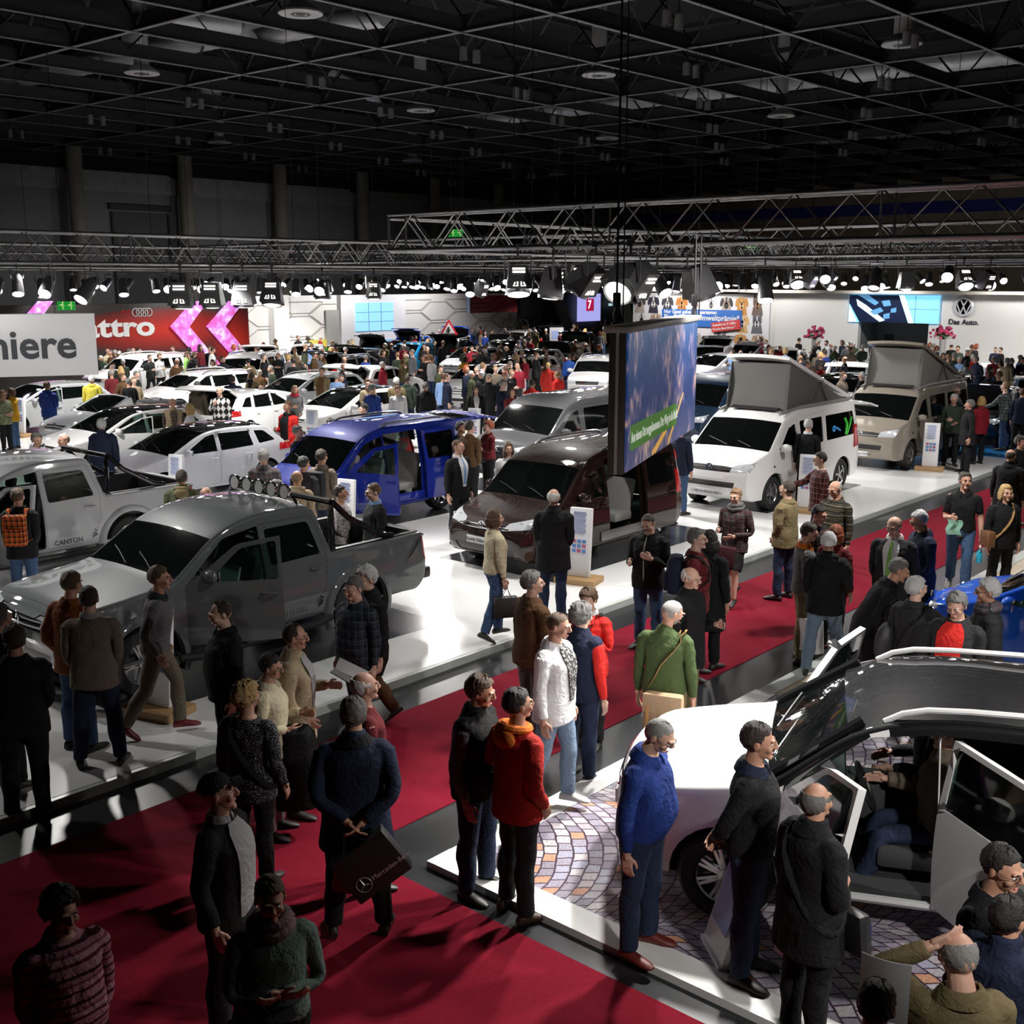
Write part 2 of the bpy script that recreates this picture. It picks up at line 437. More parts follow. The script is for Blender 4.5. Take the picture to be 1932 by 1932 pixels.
def wheel_parts(rad, wid, spokes, style=0):
    t = G(); w2 = wid / 2; ri = rad * .66
    prof = [(ri, -w2 * .8), (ri + .01, -w2), (rad * .93, -w2), (rad, -w2 * .72), (rad, w2 * .72), (rad * .93, w2), (ri + .01, w2), (ri, w2 * .8)]
    M = Matrix.Rotation(math.pi / 2, 3, 'X')
    t.lathe(prof, 36, M, cap=False)
    r = G(); r.lathe([(ri, -w2 * .8), (ri, w2 * .72), (ri * .95, w2 * .82), (ri * .9, w2 * .7), (ri * .88, -w2 * .2), (0, -w2 * .25)], 36, M, cap=False)
    for k in range(spokes):
        for dd in ((-.10, .10) if style else (0,)):
            a = 2 * math.pi * k / spokes + dd; c, s_ = math.cos(a), math.sin(a)
            wd0, wd1 = (.030, .022) if style else (.05, .062)
            Q = Matrix(((c, -s_, 0), (s_, c, 0), (0, 0, 1)))
            poly = [(.03, -wd0 / 2), (ri * .93, -wd1 / 2), (ri * .93, wd1 / 2), (.03, wd0 / 2)]
            v = [Q @ Vector((x, y, z)) for z in (w2 * .35, w2 * .74) for x, y in poly]
            r.add([M @ p for p in v], [(3, 2, 1, 0), (4, 5, 6, 7)] + [(i, (i + 1) % 4, 4 + (i + 1) % 4, 4 + i) for i in range(4)])
    r.lathe([(.0, w2 * .8), (.055, w2 * .78), (.06, w2 * .3)], 16, M)
    return t, r
WHEELS = {}
def add_wheels(root, sp):
    key = (sp['wr'], sp.get('spokes', 5), sp.get('style', 0))
    if key not in WHEELS:
        t, r = wheel_parts(sp['wr'], sp.get('ww', .22), key[1], key[2])
        WHEELS[key] = (t.mesh('tire', RUBBER, 50), r.mesh('rim', ALLOY, 35))
    tm, rm = WHEELS[key]; yw = sp['W'] / 2 - sp.get('ww', .22) / 2 - .035
    for x in (sp['wb'] / 2 + sp.get('wo', 0), -sp['wb'] / 2 + sp.get('wo', 0)):
        for sg in (-1, 1):
            o = link('wheel', tm, root, (x, yw * sg, sp['wr'])); 
            o.rotation_euler = (0, .35 * x, 0 if sg < 0 else math.pi)
            link('rim', rm, o)
# M maps a wheel's axle to Y, so the spoked face looks to -Y; the left side is turned round
def seat(root, x, y, z, m, w_=.5, back=.62, lean=.28):
    g = G(); g.box((x, y, z + .09), (.5, w_, .16), None, .05)
    M = Matrix.Rotation(-lean, 3, 'Y')
    g.box((x - .27, y, z + .09 + back / 2), (.13, w_ * .95, back), M, .05)
    g.box((x - .27 - math.sin(lean) * back * .62, y, z + back + .17), (.08, w_ * .5 if w_ < .8 else w_ * .25, .17), M, .03)
    g.tube([(x - .30, y - .05, z + back), (x - .38, y - .05, z + back + .1)], .008, 6); g.tube([(x - .30, y + .05, z + back), (x - .38, y + .05, z + back + .1)], .008, 6)
    g.obj('seat', m, root, 40)
def badge_mesh(r):
    """a ring with two stacked letter strokes"""
    g = G(); M = Matrix.Rotation(math.pi / 2, 3, 'Y')
    g.lathe([(r * .84, 0), (r * .84, .012), (r, .012), (r, 0)], 28, M)
    def bar(y0, z0, y1, z1):
        g.tube([(.006, y0 * r, z0 * r), (.006, y1 * r, z1 * r)], [r * .085] * 2, 4)
    bar(-.36, .78, 0, .10); bar(.36, .78, 0, .10)
    bar(-.80, .36, -.32, -.78); bar(-.32, -.78, 0, .02); bar(0, .02, .32, -.78); bar(.32, -.78, .80, .36)
    return g
def build_car(name, sp, paintm, label, glass=None, group=None, plate=None, lit=False, roofm=None, seatm=None, lower=None, rimtxt=None):
    S = Shell(sp); root = thing(name, label, 'car', group=group)
    gm = glass or glass_mat(); W = sp['W'] / 2; wb = sp['wb']; wr = sp['wr']; wo = sp.get('wo', 0)
    up = sp['up']; xf, xr = up[0][0], up[-1][0]
    cowl, wst, rft, rwb = sp['cowl'], sp['wst'], sp['rft'], sp['rwb']
    BODY, HOOD, WS, ROOF, RW, TG, GR, HL, TL, LOW, ARCH, MOULD, BED = range(13)
    # strip regions along the silhouette
    S.strip(HOOD, sp['hood0'], cowl, 7)
    S.strip(WS, cowl, wst, 7)
    if roofm: S.strip(ROOF, wst, rft, 7)
    if sp.get('bed'):
        S.strip(RW, sp['rw0'], rwb, 6)
        S.strip(BED, sp['bed'][0], sp['bed'][1], 7)
        S.strip(TG, sp['bed'][1], (xr, .62), 7, 0, (0,))
    else:
        S.strip(RW, rft, rwb, sp.get('rwv', 6))
        S.strip(TG, rwb, (xr, sp.get('tgz', .55)), 7)
    # side openings
    for pid, poly in sp['doors'].items(): S.cut(pid, rpoly(poly, .05), only=(BODY,))
    wins = sp['wins']
    for pid, (dp, poly) in wins.items(): S.cut(pid, rpoly(poly, .05), only=(BODY, dp) if dp else (BODY,))
    if sp.get('mould'): S.cut(MOULD, sp['mould'], only=(BODY,) )
    ra = wr + sp.get('ag', .06)
    for ax_ in (wb / 2 + wo, -wb / 2 + wo):
        circ = [(ax_ + ra * math.cos(t), wr + ra * math.sin(t)) for t in np.linspace(-.75, math.pi + .75, 22)]
        S.cut(ARCH, circ)
        for f in S.bm.faces:
            if f[S.reg] < 2 and f[S.ul] >= S.nu - 2 and f[S.part] == BODY:
                c = f.calc_center_median()
                if abs(c.x - ax_) < ra * .93 and abs(c.y) > W * .42 and c.z < wr: f[S.part] = ARCH
    fr = lambda f, c: f.normal.x > .25 and c.x > xf - .75
    bk = lambda f, c: f.normal.x < -.1 and c.x < xr + .6
    for poly in sp.get('grille', []): S.cut(GR, poly, 'x', ok=lambda f, c: f.normal.x > .35 and c.x > xf - .5)
    hl = rpoly(sp['hl'], .02, 2)
    S.cut(HL, hl, 'x', ok=fr); S.cut(HL, [(-y, z) for y, z in hl][::-1], 'x', ok=fr)
    tl = rpoly(sp['tl'], .02, 2)
    S.cut(TL, tl, 'x', ok=bk); S.cut(TL, [(-y, z) for y, z in tl][::-1], 'x', ok=bk)
    if lower:
        for f in S.bm.faces:
            if f[S.part] == BODY and f.calc_center_median().z < sp.get('lowz', .34): f[S.part] = LOW
    if roofm and sp.get('roofz'):
        for f in S.bm.faces:
            c = f.calc_center_median()
            if f[S.part] == BODY and ((c.z > sp['roofz'] and c.x < wst[0] + .02) or (c.z > S.zb(c.x) + .06 and wst[0] - .1 < c.x < cowl[0] + .05)): f[S.part] = ROOF
    if sp.get('open_top'):
        dl = [f for f in S.bm.faces if (c := f.calc_center_median()).z > S.zb(c.x) + .02 and c.x < wst[0] - .06 or (f[S.part] == ROOF)]
        bmesh.ops.delete(S.bm, geom=dl, context='FACES')
    def part(nm, pid, mats, parent=root, **k):
        org = k.get('org'); me = S.mesh(nm, pid, mats, **k)
        return link(nm, me, parent, org) if me else None
    part('body', BODY, [paintm, TRIM], thick=.035)
    part('hood', HOOD, [paintm, BLACK], thick=.03, gap=.004, org=(cowl[0], 0, cowl[1]))
    part('windshield', WS, [gm], thick=.006, out=-.006)
    if roofm: part('roof', ROOF, [roofm, TRIM], thick=.03)
    tg = None
    if sp.get('bed'): part('rear_window', RW, [gm], thick=.006, out=-.008); part('tailgate', TG, [paintm, BLACK], thick=.05, gap=.004)
    elif not sp.get('open_top'):
        og = (rft[0], 0, rft[1])
        tg = part('tailgate', TG, [paintm, TRIM], thick=.04, gap=.004, org=og)
        rwm = S.mesh('rear_window', RW, [gm], thick=.006, out=.002, org=og)
        if rwm and tg: link('rear_window', rwm, tg)
        # painted frame either side of the rear screen
        g = G(); u0, u1 = S.chain[S.uat(*rft)], S.chain[S.uat(*rwb)]
        if tg:
            for sg in (-1, 1):
                a, b = S.Y(u0.x, u0.y) - .11, S.Y(u1.x, u1.y) - .11
                g.tube([(u0.x - og[0], sg * a, u0.y - og[2] - .03), (u1.x - og[0], sg * b, u1.y - og[2] - .03)], .035, 6)
            g.obj('window_frame', paintm, tg, 40)
    else: part('tailgate', TG, [paintm, TRIM], thick=.04)
    part('grille', GR, [BLACK], thick=.01, out=-.012)
    if lower: part('bumper_trim', LOW, [lower, TRIM], thick=.03, out=.003)
    if sp.get('mould'): part('moulding', MOULD, [BLACK], thick=.015, out=.004)
    hm = LAMPLIT if lit else LAMP
    for sg in (1, -1):
        h = part('headlight', HL, [LAMP], thick=.012, out=.002, sgn=sg)
        if h:
            g = G(); y0 = np.mean([p[0] for p in hl]) * sg; z0 = np.mean([p[1] for p in hl]); yy = abs(y0)
            # two bulbs just proud of the lamp glass
            zc = z0; vs_ = [v.co for v in h.data.vertices]
            for q_, rb in ((0, .042), (.12, .034)):
                yq = y0 + sg * q_; n_ = min(vs_, key=lambda c_: (c_.y - yq) ** 2 + (c_.z - zc) ** 2 - .002 * c_.x); g.ball((n_.x - .004, n_.y, n_.z), (.014, rb, rb), 12)
            g.obj('bulb', hm, h, True)
        part('tail_light', TL, [TAIL], thick=.012, out=.004, sgn=sg)
    # side doors with their panes
    for pid, poly in sp['doors'].items():
        hx = max(p[0] for p in poly)
        for sg in (1, -1):
            org = (hx, sg * (S.Y(hx, .6) - .03), 0)
            d = part('door', pid, [paintm, TRIM], thick=.055, gap=.004, sgn=sg, org=org)
            if not d: continue
            d['slot'] = f'{pid}{"L" if sg > 0 else "R"}'
            for wp, (dp, wpoly) in wins.items():
                if dp == pid:
                    me = S.mesh('pane', wp, [gm], thick=.006, out=-.006, sgn=sg, org=org)
                    if me: link('window', me, d)
            x1 = min(p[0] for p in poly if p[1] < .95); zh = S.zb(x1) - .13; g = G()
            hxp = x1 + .17; yh = S.Y(hxp, zh)
            g.tube([(hxp - .09 - org[0], sg * (yh + .012) - org[1], zh), (hxp - org[0], sg * (yh + .035) - org[1], zh + .004), (hxp + .09 - org[0], sg * (yh + .012) - org[1], zh + .008)], .016, 6)
            g.obj('door_handle', sp.get('handlem', paintm), d, True)
    for wp, (dp, wpoly) in wins.items():
        if dp == 0:
            for sg in (1, -1): part('side_window', wp, [gm], thick=.006, out=-.004, sgn=sg)
    # mirrors
    mx, mz = sp['mirror']
    for sg in (1, -1):
        y = S.Y(mx, mz); g = G()
        g.ball((mx, sg * (y + .13), mz + .05), (.075, .12, .085), 14); g.tube([(mx, sg * (y - .02), mz - .02), (mx, sg * (y + .08), mz)], .025, 6)
        m = g.obj('mirror', paintm, root, True)
        G().box((mx - .07, sg * (y + .13), mz + .05), (.012, .19, .12), None, .005).obj('mirror_glass', CHROME, m, True)
    # wheel wells, floor, cabin
    for ax_ in (wb / 2 + wo, -wb / 2 + wo):
        for sg in (1, -1):
            g = G(); P = [[(ax_ + ra * 1.02 * math.cos(t), sg * yy, max(.16, wr + ra * 1.02 * math.sin(t))) for yy in (W * .86, W * .45)] for t in np.linspace(-.12, math.pi + .12, 16)]
            g.grid(P); g.add([(ax_ + ra * math.cos(t), sg * W * .45, max(.16, wr + ra * math.sin(t))) for t in np.linspace(-.12, math.pi + .12, 12)], [tuple(range(12))])
            g.obj('wheel_well', TRIM, root)
    G().box(((xf + xr) / 2 - .1, 0, sp.get('zs', .22) + .04), (xf - xr - 1.2, W * 1.75, .06)).obj('cabin_floor', TRIM, root)
    if 'seats' in sp:
        for (x, y, z, w_) in sp['seats']: seat(root, x, y, z, seatm or SEATG, w_)
        dx, dz = cowl[0] - .28, cowl[1] - .17
        g = G(); g.box((dx, 0, dz), (.5, W * 1.62, .22), None, .08); g.box((dx - .3, 0, dz - .2), (.5, .22, .35), None, .05); g.obj('dashboard', TRIM, root, True)
        g = G(); T = Matrix.Rotation(-1.15, 3, 'Y')
        ring = [Vector((.18 * math.cos(t), .18 * math.sin(t), 0)) for t in np.linspace(0, 2 * math.pi, 20)]
        sw = Vector((dx - .38, W * .42, dz + .02)); g.tube([sw + T @ p for p in ring], .014, 6, False)
        for t in (0.3, 2.84, 4.71): g.tube([sw, sw + T @ Vector((.18 * math.cos(t), .18 * math.sin(t), 0))], .014, 5)
        g.tube([sw, sw + Vector((.3, 0, -.1))], .03, 6); g.obj('steering_wheel', BLACK, root, True)
    add_wheels(root, sp)
    # number plate and badge
    if sp.get('plz'):
        px_ = S.chain[min(range(S.nu), key=lambda i: abs(S.chain[i].y - sp['plz']) + (0 if S.chain[i].x > 0 else 9))].x + sp.get('bow', .09)
        p = G().box((px_ + .012, 0, sp['plz']), (.02, .52, .115), None, .006).obj('number_plate', PLATE, root, True)
        if plate:
            text(plate, 'lettering', .075, PLATETXT, p, face_M((px_ + .024, 0, sp['plz']), (0, 1, 0), (0, 0, 1)), .002)
        G().box((xr - .055, 0, .82 if not sp.get('bed') else .75), (.02, .52, .115), None, .006).obj('number_plate', PLATE, root, True)
    if sp.get('bz'):
        bx = S.chain[min(range(S.nu), key=lambda i: abs(S.chain[i].y - sp['bz']) + (0 if S.chain[i].x > 0 else 9))].x + sp.get('bow', .09)
        b = badge_mesh(.085).obj('badge', CHROME, root, True, (bx + .004, 0, sp['bz']))
    for z in sp.get('slats', []):
        bx = S.chain[min(range(S.nu), key=lambda i: abs(S.chain[i].y - z) + (0 if S.chain[i].x > 0 else 9))].x + sp.get('bow', .09)
        yy = sp.get('slw', .5); g = G()
        g.tube([(bx - .09 * (t * yy / (W * .85)) ** 2 + .0, t * yy, z) for t in np.linspace(-1, 1, 9)], .011, 6); g.obj('grille_slat', CHROME, root, True)
    # wipers, aerial
    g = G(); cx, cz = cowl
    for y0 in (.45, -.1): g.tube([(cx + .0, y0, cz + .055), (cx - .10, y0 - .3, cz + .125), (cx - .17, y0 - .52, cz + .165)], .008, 5)
    g.obj('wiper', BLACK, root)
    if sp.get('rails'):
        x0, x1, zr, rm = sp['rails']
        for sg in (1, -1):
            yy = S.Y((x0 + x1) / 2, zr) - .07; g = G()
            g.tube([(x0 + .06, sg * (yy - .0), zr - .07), (x0 - .06, sg * yy, zr + .0), (x0 - .22, sg * yy, zr + .04), (x0 - .5, sg * yy, zr + .056), ((x0 + x1) / 2, sg * yy, zr + .06), (x1 + .5, sg * yy, zr + .056), (x1 + .22, sg * yy, zr + .04), (x1 + .06, sg * yy, zr + .0), (x1 - .06, sg * yy, zr - .07)], .022, 8)
            g.obj('roof_rail', rm, root, True)
    root['kindname'] = name
    return root, S
def open_part(root, nm, slot=None, rz=0, ry=0, slide=None):
    for c in kids(root):
        if c.name.split('.')[0] == nm and (slot is None or c.get('slot') == slot):
            c.rotation_euler = (0, ry, rz)
            if slide: c.location = Vector(c.location) + Vector(slide)
            return c
PAINTED = {'body', 'hood', 'tailgate', 'door', 'mirror', 'door_handle', 'window_frame', 'cap'}
def repaint(root, old, new):
    def go(o):
        if o.data:
            for i, s_ in enumerate(o.material_slots):
                if s_.material == old: s_.link = 'OBJECT'; s_.material = new
        for c in kids(o): go(c)
    go(root)

SPEC = {}
SPEC['hatch'] = dict(W=1.79, wb=2.62, wr=.32, belt=(.92, 1.0), tum=.30,
    up=[(2.17, .6), (2.15, .68, .1), (1.98, .80, .12), (1.12, .985, .12), (.22, 1.41, .35), (-.55, 1.455, .4), (-1.42, 1.41, .12), (-1.86, 1.02, .06), (-2.02, .9, .1), (-2.08, .6)],
    hood0=(2.03, .77), cowl=(1.10, .99), wst=(.30, 1.375), rft=(-1.44, 1.39), rwb=(-1.84, 1.04), tgz=.5,
    doors={21: [(1.0, .28), (1.0, .93), (.98, .97), (.22, 1.335), (-.05, 1.385, .01), (-.09, .28)], 22: [(-.10, .28), (-.06, 1.385, .01), (-.95, 1.375), (-1.08, 1.02), (-1.0, .66), (-.82, .4), (-.78, .28)]},
    wins={31: (21, [(.80, .985, .02), (.20, 1.305), (-.02, 1.345, .02), (-.03, .99, .02)]), 32: (22, [(-.14, .99, .02), (-.12, 1.345, .02), (-.90, 1.335, .02), (-.97, 1.02, .02)]), 33: (0, [(-1.13, 1.04, .02), (-1.05, 1.325, .02), (-1.30, 1.31, .06), (-1.58, 1.08, .05)])},
    hl=[(.40, .66), (.44, .76), (.90, .84), (.90, .68)], tl=[(.42, .84), (.42, .98), (.95, 1.0), (.95, .84)],
    grille=[[(-.44, .66), (-.44, .75), (.44, .75), (.44, .66)], [(-.5, .30), (-.55, .42), (.55, .42), (.5, .30)]], slats=[.70], slw=.42, plz=.50, bz=.72, mirror=(.78, .98),
    seats=[(.05, .38, .3, .5), (.05, -.38, .3, .5), (-.85, 0, .34, 1.25)])
SPEC['wagon'] = dict(SPEC['hatch'], up=[(2.17, .6), (2.15, .68, .1), (1.98, .80, .12), (1.12, .985, .12), (.22, 1.42, .35), (-.55, 1.47, .4), (-1.75, 1.43, .15), (-2.18, 1.04, .06), (-2.30, .92, .1), (-2.36, .6)],
    rft=(-1.78, 1.41), rwb=(-2.16, 1.06), rails=(.15, -1.65, 1.47, ALLOY),
    wins={31: SPEC['hatch']['wins'][31], 32: (22, [(-.14, .99, .02), (-.12, 1.36, .02), (-.92, 1.36, .02), (-.99, 1.02, .02)]), 33: (0, [(-1.13, 1.03, .02), (-1.05, 1.35, .02), (-1.66, 1.345, .05), (-1.93, 1.08, .05)])})
SPEC['suv'] = dict(W=1.80, wb=2.58, wr=.345, belt=(1.0, 1.1), tum=.20, zm=.68, zs=.30, zl=.28, crown=.04, ag=.07,
    up=[(2.10, .68), (2.09, .84, .1), (1.93, .96, .14), (1.02, 1.10, .12), (.38, 1.58, .3), (-.2, 1.665, .4), (-1.72, 1.63, .12), (-1.98, 1.12, .06), (-2.08, .95, .08), (-2.11, .68)],
    hood0=(1.98, .92), cowl=(1.0, 1.11), wst=(.46, 1.53), rft=(-1.74, 1.60), rwb=(-1.96, 1.15), tgz=.6,
    doors={21: [(.92, .36), (.92, 1.06), (.88, 1.10), (.36, 1.50), (-.10, 1.56, .01), (-.13, .36)], 22: [(-.14, .36), (-.11, 1.56, .01), (-.98, 1.55), (-1.08, 1.1), (-.98, .72), (-.84, .5), (-.80, .36)]},
    wins={31: (21, [(.72, 1.10, .02), (.34, 1.46), (-.05, 1.515, .03), (-.07, 1.10, .03)]), 32: (22, [(-.19, 1.10, .03), (-.17, 1.515, .03), (-.92, 1.51, .03), (-.98, 1.11, .03)]), 33: (0, [(-1.15, 1.12, .03), (-1.09, 1.51, .03), (-1.55, 1.50, .05), (-1.66, 1.15, .05)])},
    hl=[(.42, .76), (.46, .88), (.92, .93), (.92, .78)], tl=[(.6, .9), (.62, 1.12), (.95, 1.15), (.95, .9)],
    grille=[[(-.42, .74), (-.46, .87), (.46, .87), (.42, .74)], [(-.55, .36), (-.6, .5), (.6, .5), (.55, .36)]], slats=[.78, .84], slw=.42, plz=.60, mirror=(.70, 1.10), spokes=8, style=1, ww=.225,
    seats=[(.0, .38, .45, .52), (.0, -.38, .45, .52), (-.95, 0, .5, 1.25)], rails=(.20, -1.75, 1.66, ALLOY))
SPEC['caddy'] = dict(W=1.80, wb=2.80, wr=.325, belt=(1.0, 1.08), tum=.14, zs=.24,
    up=[(2.18, .6), (2.16, .74, .1), (1.98, .88, .14), (1.28, 1.08, .12), (.62, 1.66, .3), (.1, 1.80, .4), (-1.98, 1.79, .14), (-2.14, 1.18, .06), (-2.22, .95, .08), (-2.25, .6)],
    hood0=(2.04, .84), cowl=(1.26, 1.10), wst=(.72, 1.57), rft=(-2.0, 1.75), rwb=(-2.13, 1.22), tgz=.5, rwv=6,
    doors={21: [(1.12, .30), (1.12, 1.02), (1.08, 1.08), (.58, 1.53), (.12, 1.64, .02), (.05, .30)], 22: [(.04, .30), (.11, 1.66, .02), (-.82, 1.68), (-.84, .36), (-.80, .30)]},
    wins={31: (21, [(.90, 1.08, .02), (.52, 1.46, .05), (.18, 1.55, .04), (.14, 1.06, .03)]), 32: (22, [(-.02, 1.10, .05), (.03, 1.58, .05), (-.74, 1.60, .05), (-.74, 1.10, .05)]), 33: (0, [(-.98, 1.10, .07), (-.98, 1.60, .07), (-1.86, 1.60, .07), (-1.92, 1.10, .07)])},
    hl=[(.40, .74), (.45, .84), (.92, .96), (.92, .80)], tl=[(.76, .82), (.76, 1.25), (.96, 1.25), (.96, .82)],
    grille=[[(-.42, .72), (-.44, .80), (.44, .80), (.42, .72)], [(-.58, .30), (-.62, .44), (.62, .44), (.58, .30)]], slats=[.74, .79], slw=.42, plz=.55, bz=.77, mirror=(.92, 1.10),
    seats=[(.25, .38, .45, .5), (.25, -.38, .45, .5), (-.75, 0, .45, 1.2)], rails=(.1, -1.85, 1.80, ALLOY))
SPEC['van'] = dict(W=1.90, wb=3.05, wr=.345, belt=(1.12, 1.2), tum=.13, zs=.26, zm=.7, cf=.13, crown=.04, wo=.05, ag=.07,
    up=[(2.47, .7), (2.45, .88, .1), (2.28, 1.03, .14), (1.72, 1.19, .12), (1.02, 1.80, .3), (.55, 1.93, .4), (-2.22, 1.93, .16), (-2.36, 1.28, .06), (-2.42, 1.1, .08), (-2.45, .7)],
    hood0=(2.33, 1.0), cowl=(1.70, 1.21), wst=(1.14, 1.70), rft=(-2.24, 1.88), rwb=(-2.35, 1.30), tgz=.5, rwv=6,
    doors={21: [(1.62, .32), (1.62, 1.12), (1.56, 1.18), (1.0, 1.68), (.58, 1.76, .02), (.50, .32)], 22: [(.48, .32), (.56, 1.78, .02), (-.62, 1.80), (-.62, .32)]},
    wins={31: (21, [(1.36, 1.18, .02), (.94, 1.60, .05), (.66, 1.67, .04), (.60, 1.16, .03)]), 32: (22, [(.42, 1.18, .05), (.46, 1.70, .05), (-.54, 1.71, .05), (-.54, 1.18, .05)]), 33: (0, [(-.70, 1.18, .05), (-.70, 1.71, .05), (-2.05, 1.71, .07), (-2.15, 1.20, .07)])},
    hl=[(.46, .84), (.50, .96), (.95, 1.05), (.95, .86)], tl=[(.80, .9), (.80, 1.4), (1.0, 1.4), (1.0, .9)],
    grille=[[(-.47, .84), (-.50, .95), (.50, .95), (.47, .84)], [(-.52, .52), (-.56, .64), (.56, .64), (.52, .52)]], slats=[.87, .93], slw=.46, plz=.42, bz=.90, mirror=(1.35, 1.20), spokes=5, style=1,
    seats=[(.85, .42, .62, .52), (.85, -.42, .62, .52), (-1.0, 0, .6, 1.2)])
SPEC['pickup'] = dict(W=1.95, wb=3.10, wr=.385, ww=.25, belt=(1.13, 1.17), tum=.22, zs=.40, zl=.36, zm=.78, cf=.12, cr=.04, wo=.05, ag=.085, crown=.045, er=.05,
    up=[(2.50, .78), (2.48, .98, .1), (2.30, 1.10, .14), (1.18, 1.22, .12), (.48, 1.70, .3), (-.1, 1.82, .4), (-.92, 1.79, .15), (-1.10, 1.17, .02), (-2.72, 1.17, .05), (-2.76, .78)],
    hood0=(2.36, 1.07), cowl=(1.16, 1.23), wst=(.58, 1.63), rft=(-.94, 1.76), rwb=(-1.09, 1.22), rw0=(-.95, 1.72), bed=((-1.12, 1.17), (-2.71, 1.16)),
    doors={21: [(1.05, .46), (1.05, 1.14), (1.0, 1.19), (.46, 1.60), (-.04, 1.67, .02), (-.06, .46)], 22: [(-.08, .46), (-.05, 1.68, .02), (-.86, 1.68), (-1.00, 1.2), (-.98, .80), (-.86, .58), (-.80, .46)]},
    wins={31: (21, [(.80, 1.19, .02), (.42, 1.54, .05), (.02, 1.61, .04), (.0, 1.18, .03)]), 32: (22, [(-.15, 1.18, .04), (-.13, 1.61, .04), (-.78, 1.61, .05), (-.90, 1.20, .04)])},
    hl=[(.48, .90), (.52, 1.04), (.98, 1.08), (.98, .92)], tl=[(.80, .78), (.80, 1.12), (1.0, 1.12), (1.0, .78)],
    grille=[[(-.50, .88), (-.54, 1.03), (.54, 1.03), (.50, .88)], [(-.55, .48), (-.6, .62), (.6, .62), (.55, .48)]], slats=[.92, .98], slw=.5, plz=.72, bz=.95, mirror=(.80, 1.20), spokes=5, style=1,
    seats=[(.15, .42, .55, .52), (.15, -.42, .55, .52), (-.62, 0, .55, 1.3)])
SPEC['mini'] = dict(SPEC['hatch'], W=1.65, wb=2.42, wr=.295, up=[(1.86, .6), (1.84, .70, .1), (1.68, .84, .12), (1.10, .985, .12), (.30, 1.42, .3), (-.4, 1.475, .4), (-1.38, 1.42, .10), (-1.62, 1.04, .06), (-1.68, .9, .08), (-1.70, .6)],
    hood0=(1.74, .80), rft=(-1.40, 1.39), rwb=(-1.60, 1.07), hl=[(.38, .66), (.42, .80), (.84, .86), (.84, .68)],
    wins={31: SPEC['hatch']['wins'][31], 32: (22, [(-.14, .99, .02), (-.12, 1.345, .02), (-.86, 1.335, .02), (-.93, 1.02, .02)]), 33: (0, [(-1.10, 1.06, .02), (-1.03, 1.32, .02), (-1.25, 1.31, .04), (-1.42, 1.09, .04)])},
    seats=[(.05, .36, .3, .48), (.05, -.36, .3, .48), (-.8, 0, .34, 1.1)])
SPEC['cabrio'] = dict(SPEC['hatch'], open_top=True, wins={31: (21, [(.80, .985, .02), (.78, 1.0, .02), (.7, 1.0, .02), (.7, .98, .02)])}, doors={21: SPEC['hatch']['doors'][21]})
SPEC['cabrio']['doors'] = {21: [(1.0, .28), (1.0, .93), (.96, .955), (-.2, .96), (-.22, .28)]}
SPEC['cabrio']['wins'] = {}
# ---------------------------------------------------------------- people
# One body, posed per person: joints of the standing figure (height 1.75, facing -Y, its left at +X)
J = dict(pel=(0, 0, .95), spine=(0, .005, 1.04), neck=(0, .015, 1.49), sho=(.168, .010, 1.405), elb=(.288, .012, 1.150), wri=(.386, -.014, .912),
         hip=(.088, 0, .92), knee=(.094, -.005, .50), ank=(.097, .02, .085))
def jv(n, sg=1): p = J[n]; return Vector((p[0] * sg, p[1], p[2]))
def nrm(v): return Vector(v).normalized()
def remesh(g, vox, smooth=2, dec=None, name='t', sfac=.5):
    me = g.mesh(name, []); o = bpy.data.objects.new(name, me); COL.objects.link(o)
    m = o.modifiers.new('r', 'REMESH'); m.mode = 'VOXEL'; m.voxel_size = vox
    if smooth: m = o.modifiers.new('s', 'SMOOTH'); m.iterations = smooth; m.factor = sfac
    if dec: m = o.modifiers.new('d', 'DECIMATE'); m.ratio = dec
    dg = bpy.context.evaluated_depsgraph_get(); r = bpy.data.meshes.new_from_object(o.evaluated_get(dg))
    bpy.data.objects.remove(o); bpy.data.meshes.remove(me)
    r.polygons.foreach_set('use_smooth', [True] * len(r.polygons)); return r
HC = Vector((0, .010, 1.650))
HEADE = [((0, .016, 1.660), (.077, .097, .092)), ((0, -.028, 1.600), (.057, .062, .068)), ((0, -.036, 1.632), (.062, .056, .085))]
def head_r(d):
    best = 0
    for c, r in HEADE:
        o = HC - Vector(c); a = sum((d[i] / r[i]) ** 2 for i in range(3)); b = 2 * sum(d[i] * o[i] / r[i] ** 2 for i in range(3)); c_ = sum((o[i] / r[i]) ** 2 for i in range(3)) - 1
        D = b * b - 4 * a * c_
        if D > 0: best = max(best, (-b + math.sqrt(D)) / (2 * a))
    return best
TORSO = [(.85, .0, .11, .095), (.90, .004, .158, .112), (.96, .006, .168, .118), (1.02, .004, .160, .112), (1.10, -.004, .148, .106), (1.20, -.006, .158, .112), (1.29, -.006, .172, .118), (1.36, .002, .172, .108), (1.41, .010, .150, .088), (1.45, .015, .100, .068), (1.49, .015, .064, .060)]
def torso_at(z):
    T = TORSO
    if z <= T[0][0]: return T[0][1:]
    for a, b in zip(T, T[1:]):
        if z <= b[0]:
            f = (z - a[0]) / (b[0] - a[0]); f = f; return tuple(a[i] + (b[i] - a[i]) * f for i in (1, 2, 3))
    return T[-1][1:]
def ell(cx, cy, z, rx, ry, n=20, p=2.3):
    out = []
    for k in range(n):
        t = 2 * math.pi * k / n; c, s_ = math.cos(t), math.sin(t)
        out.append((cx + rx * math.copysign(abs(c) ** (2 / p), c), cy + ry * math.copysign(abs(s_) ** (2 / p), s_), z))
    return out
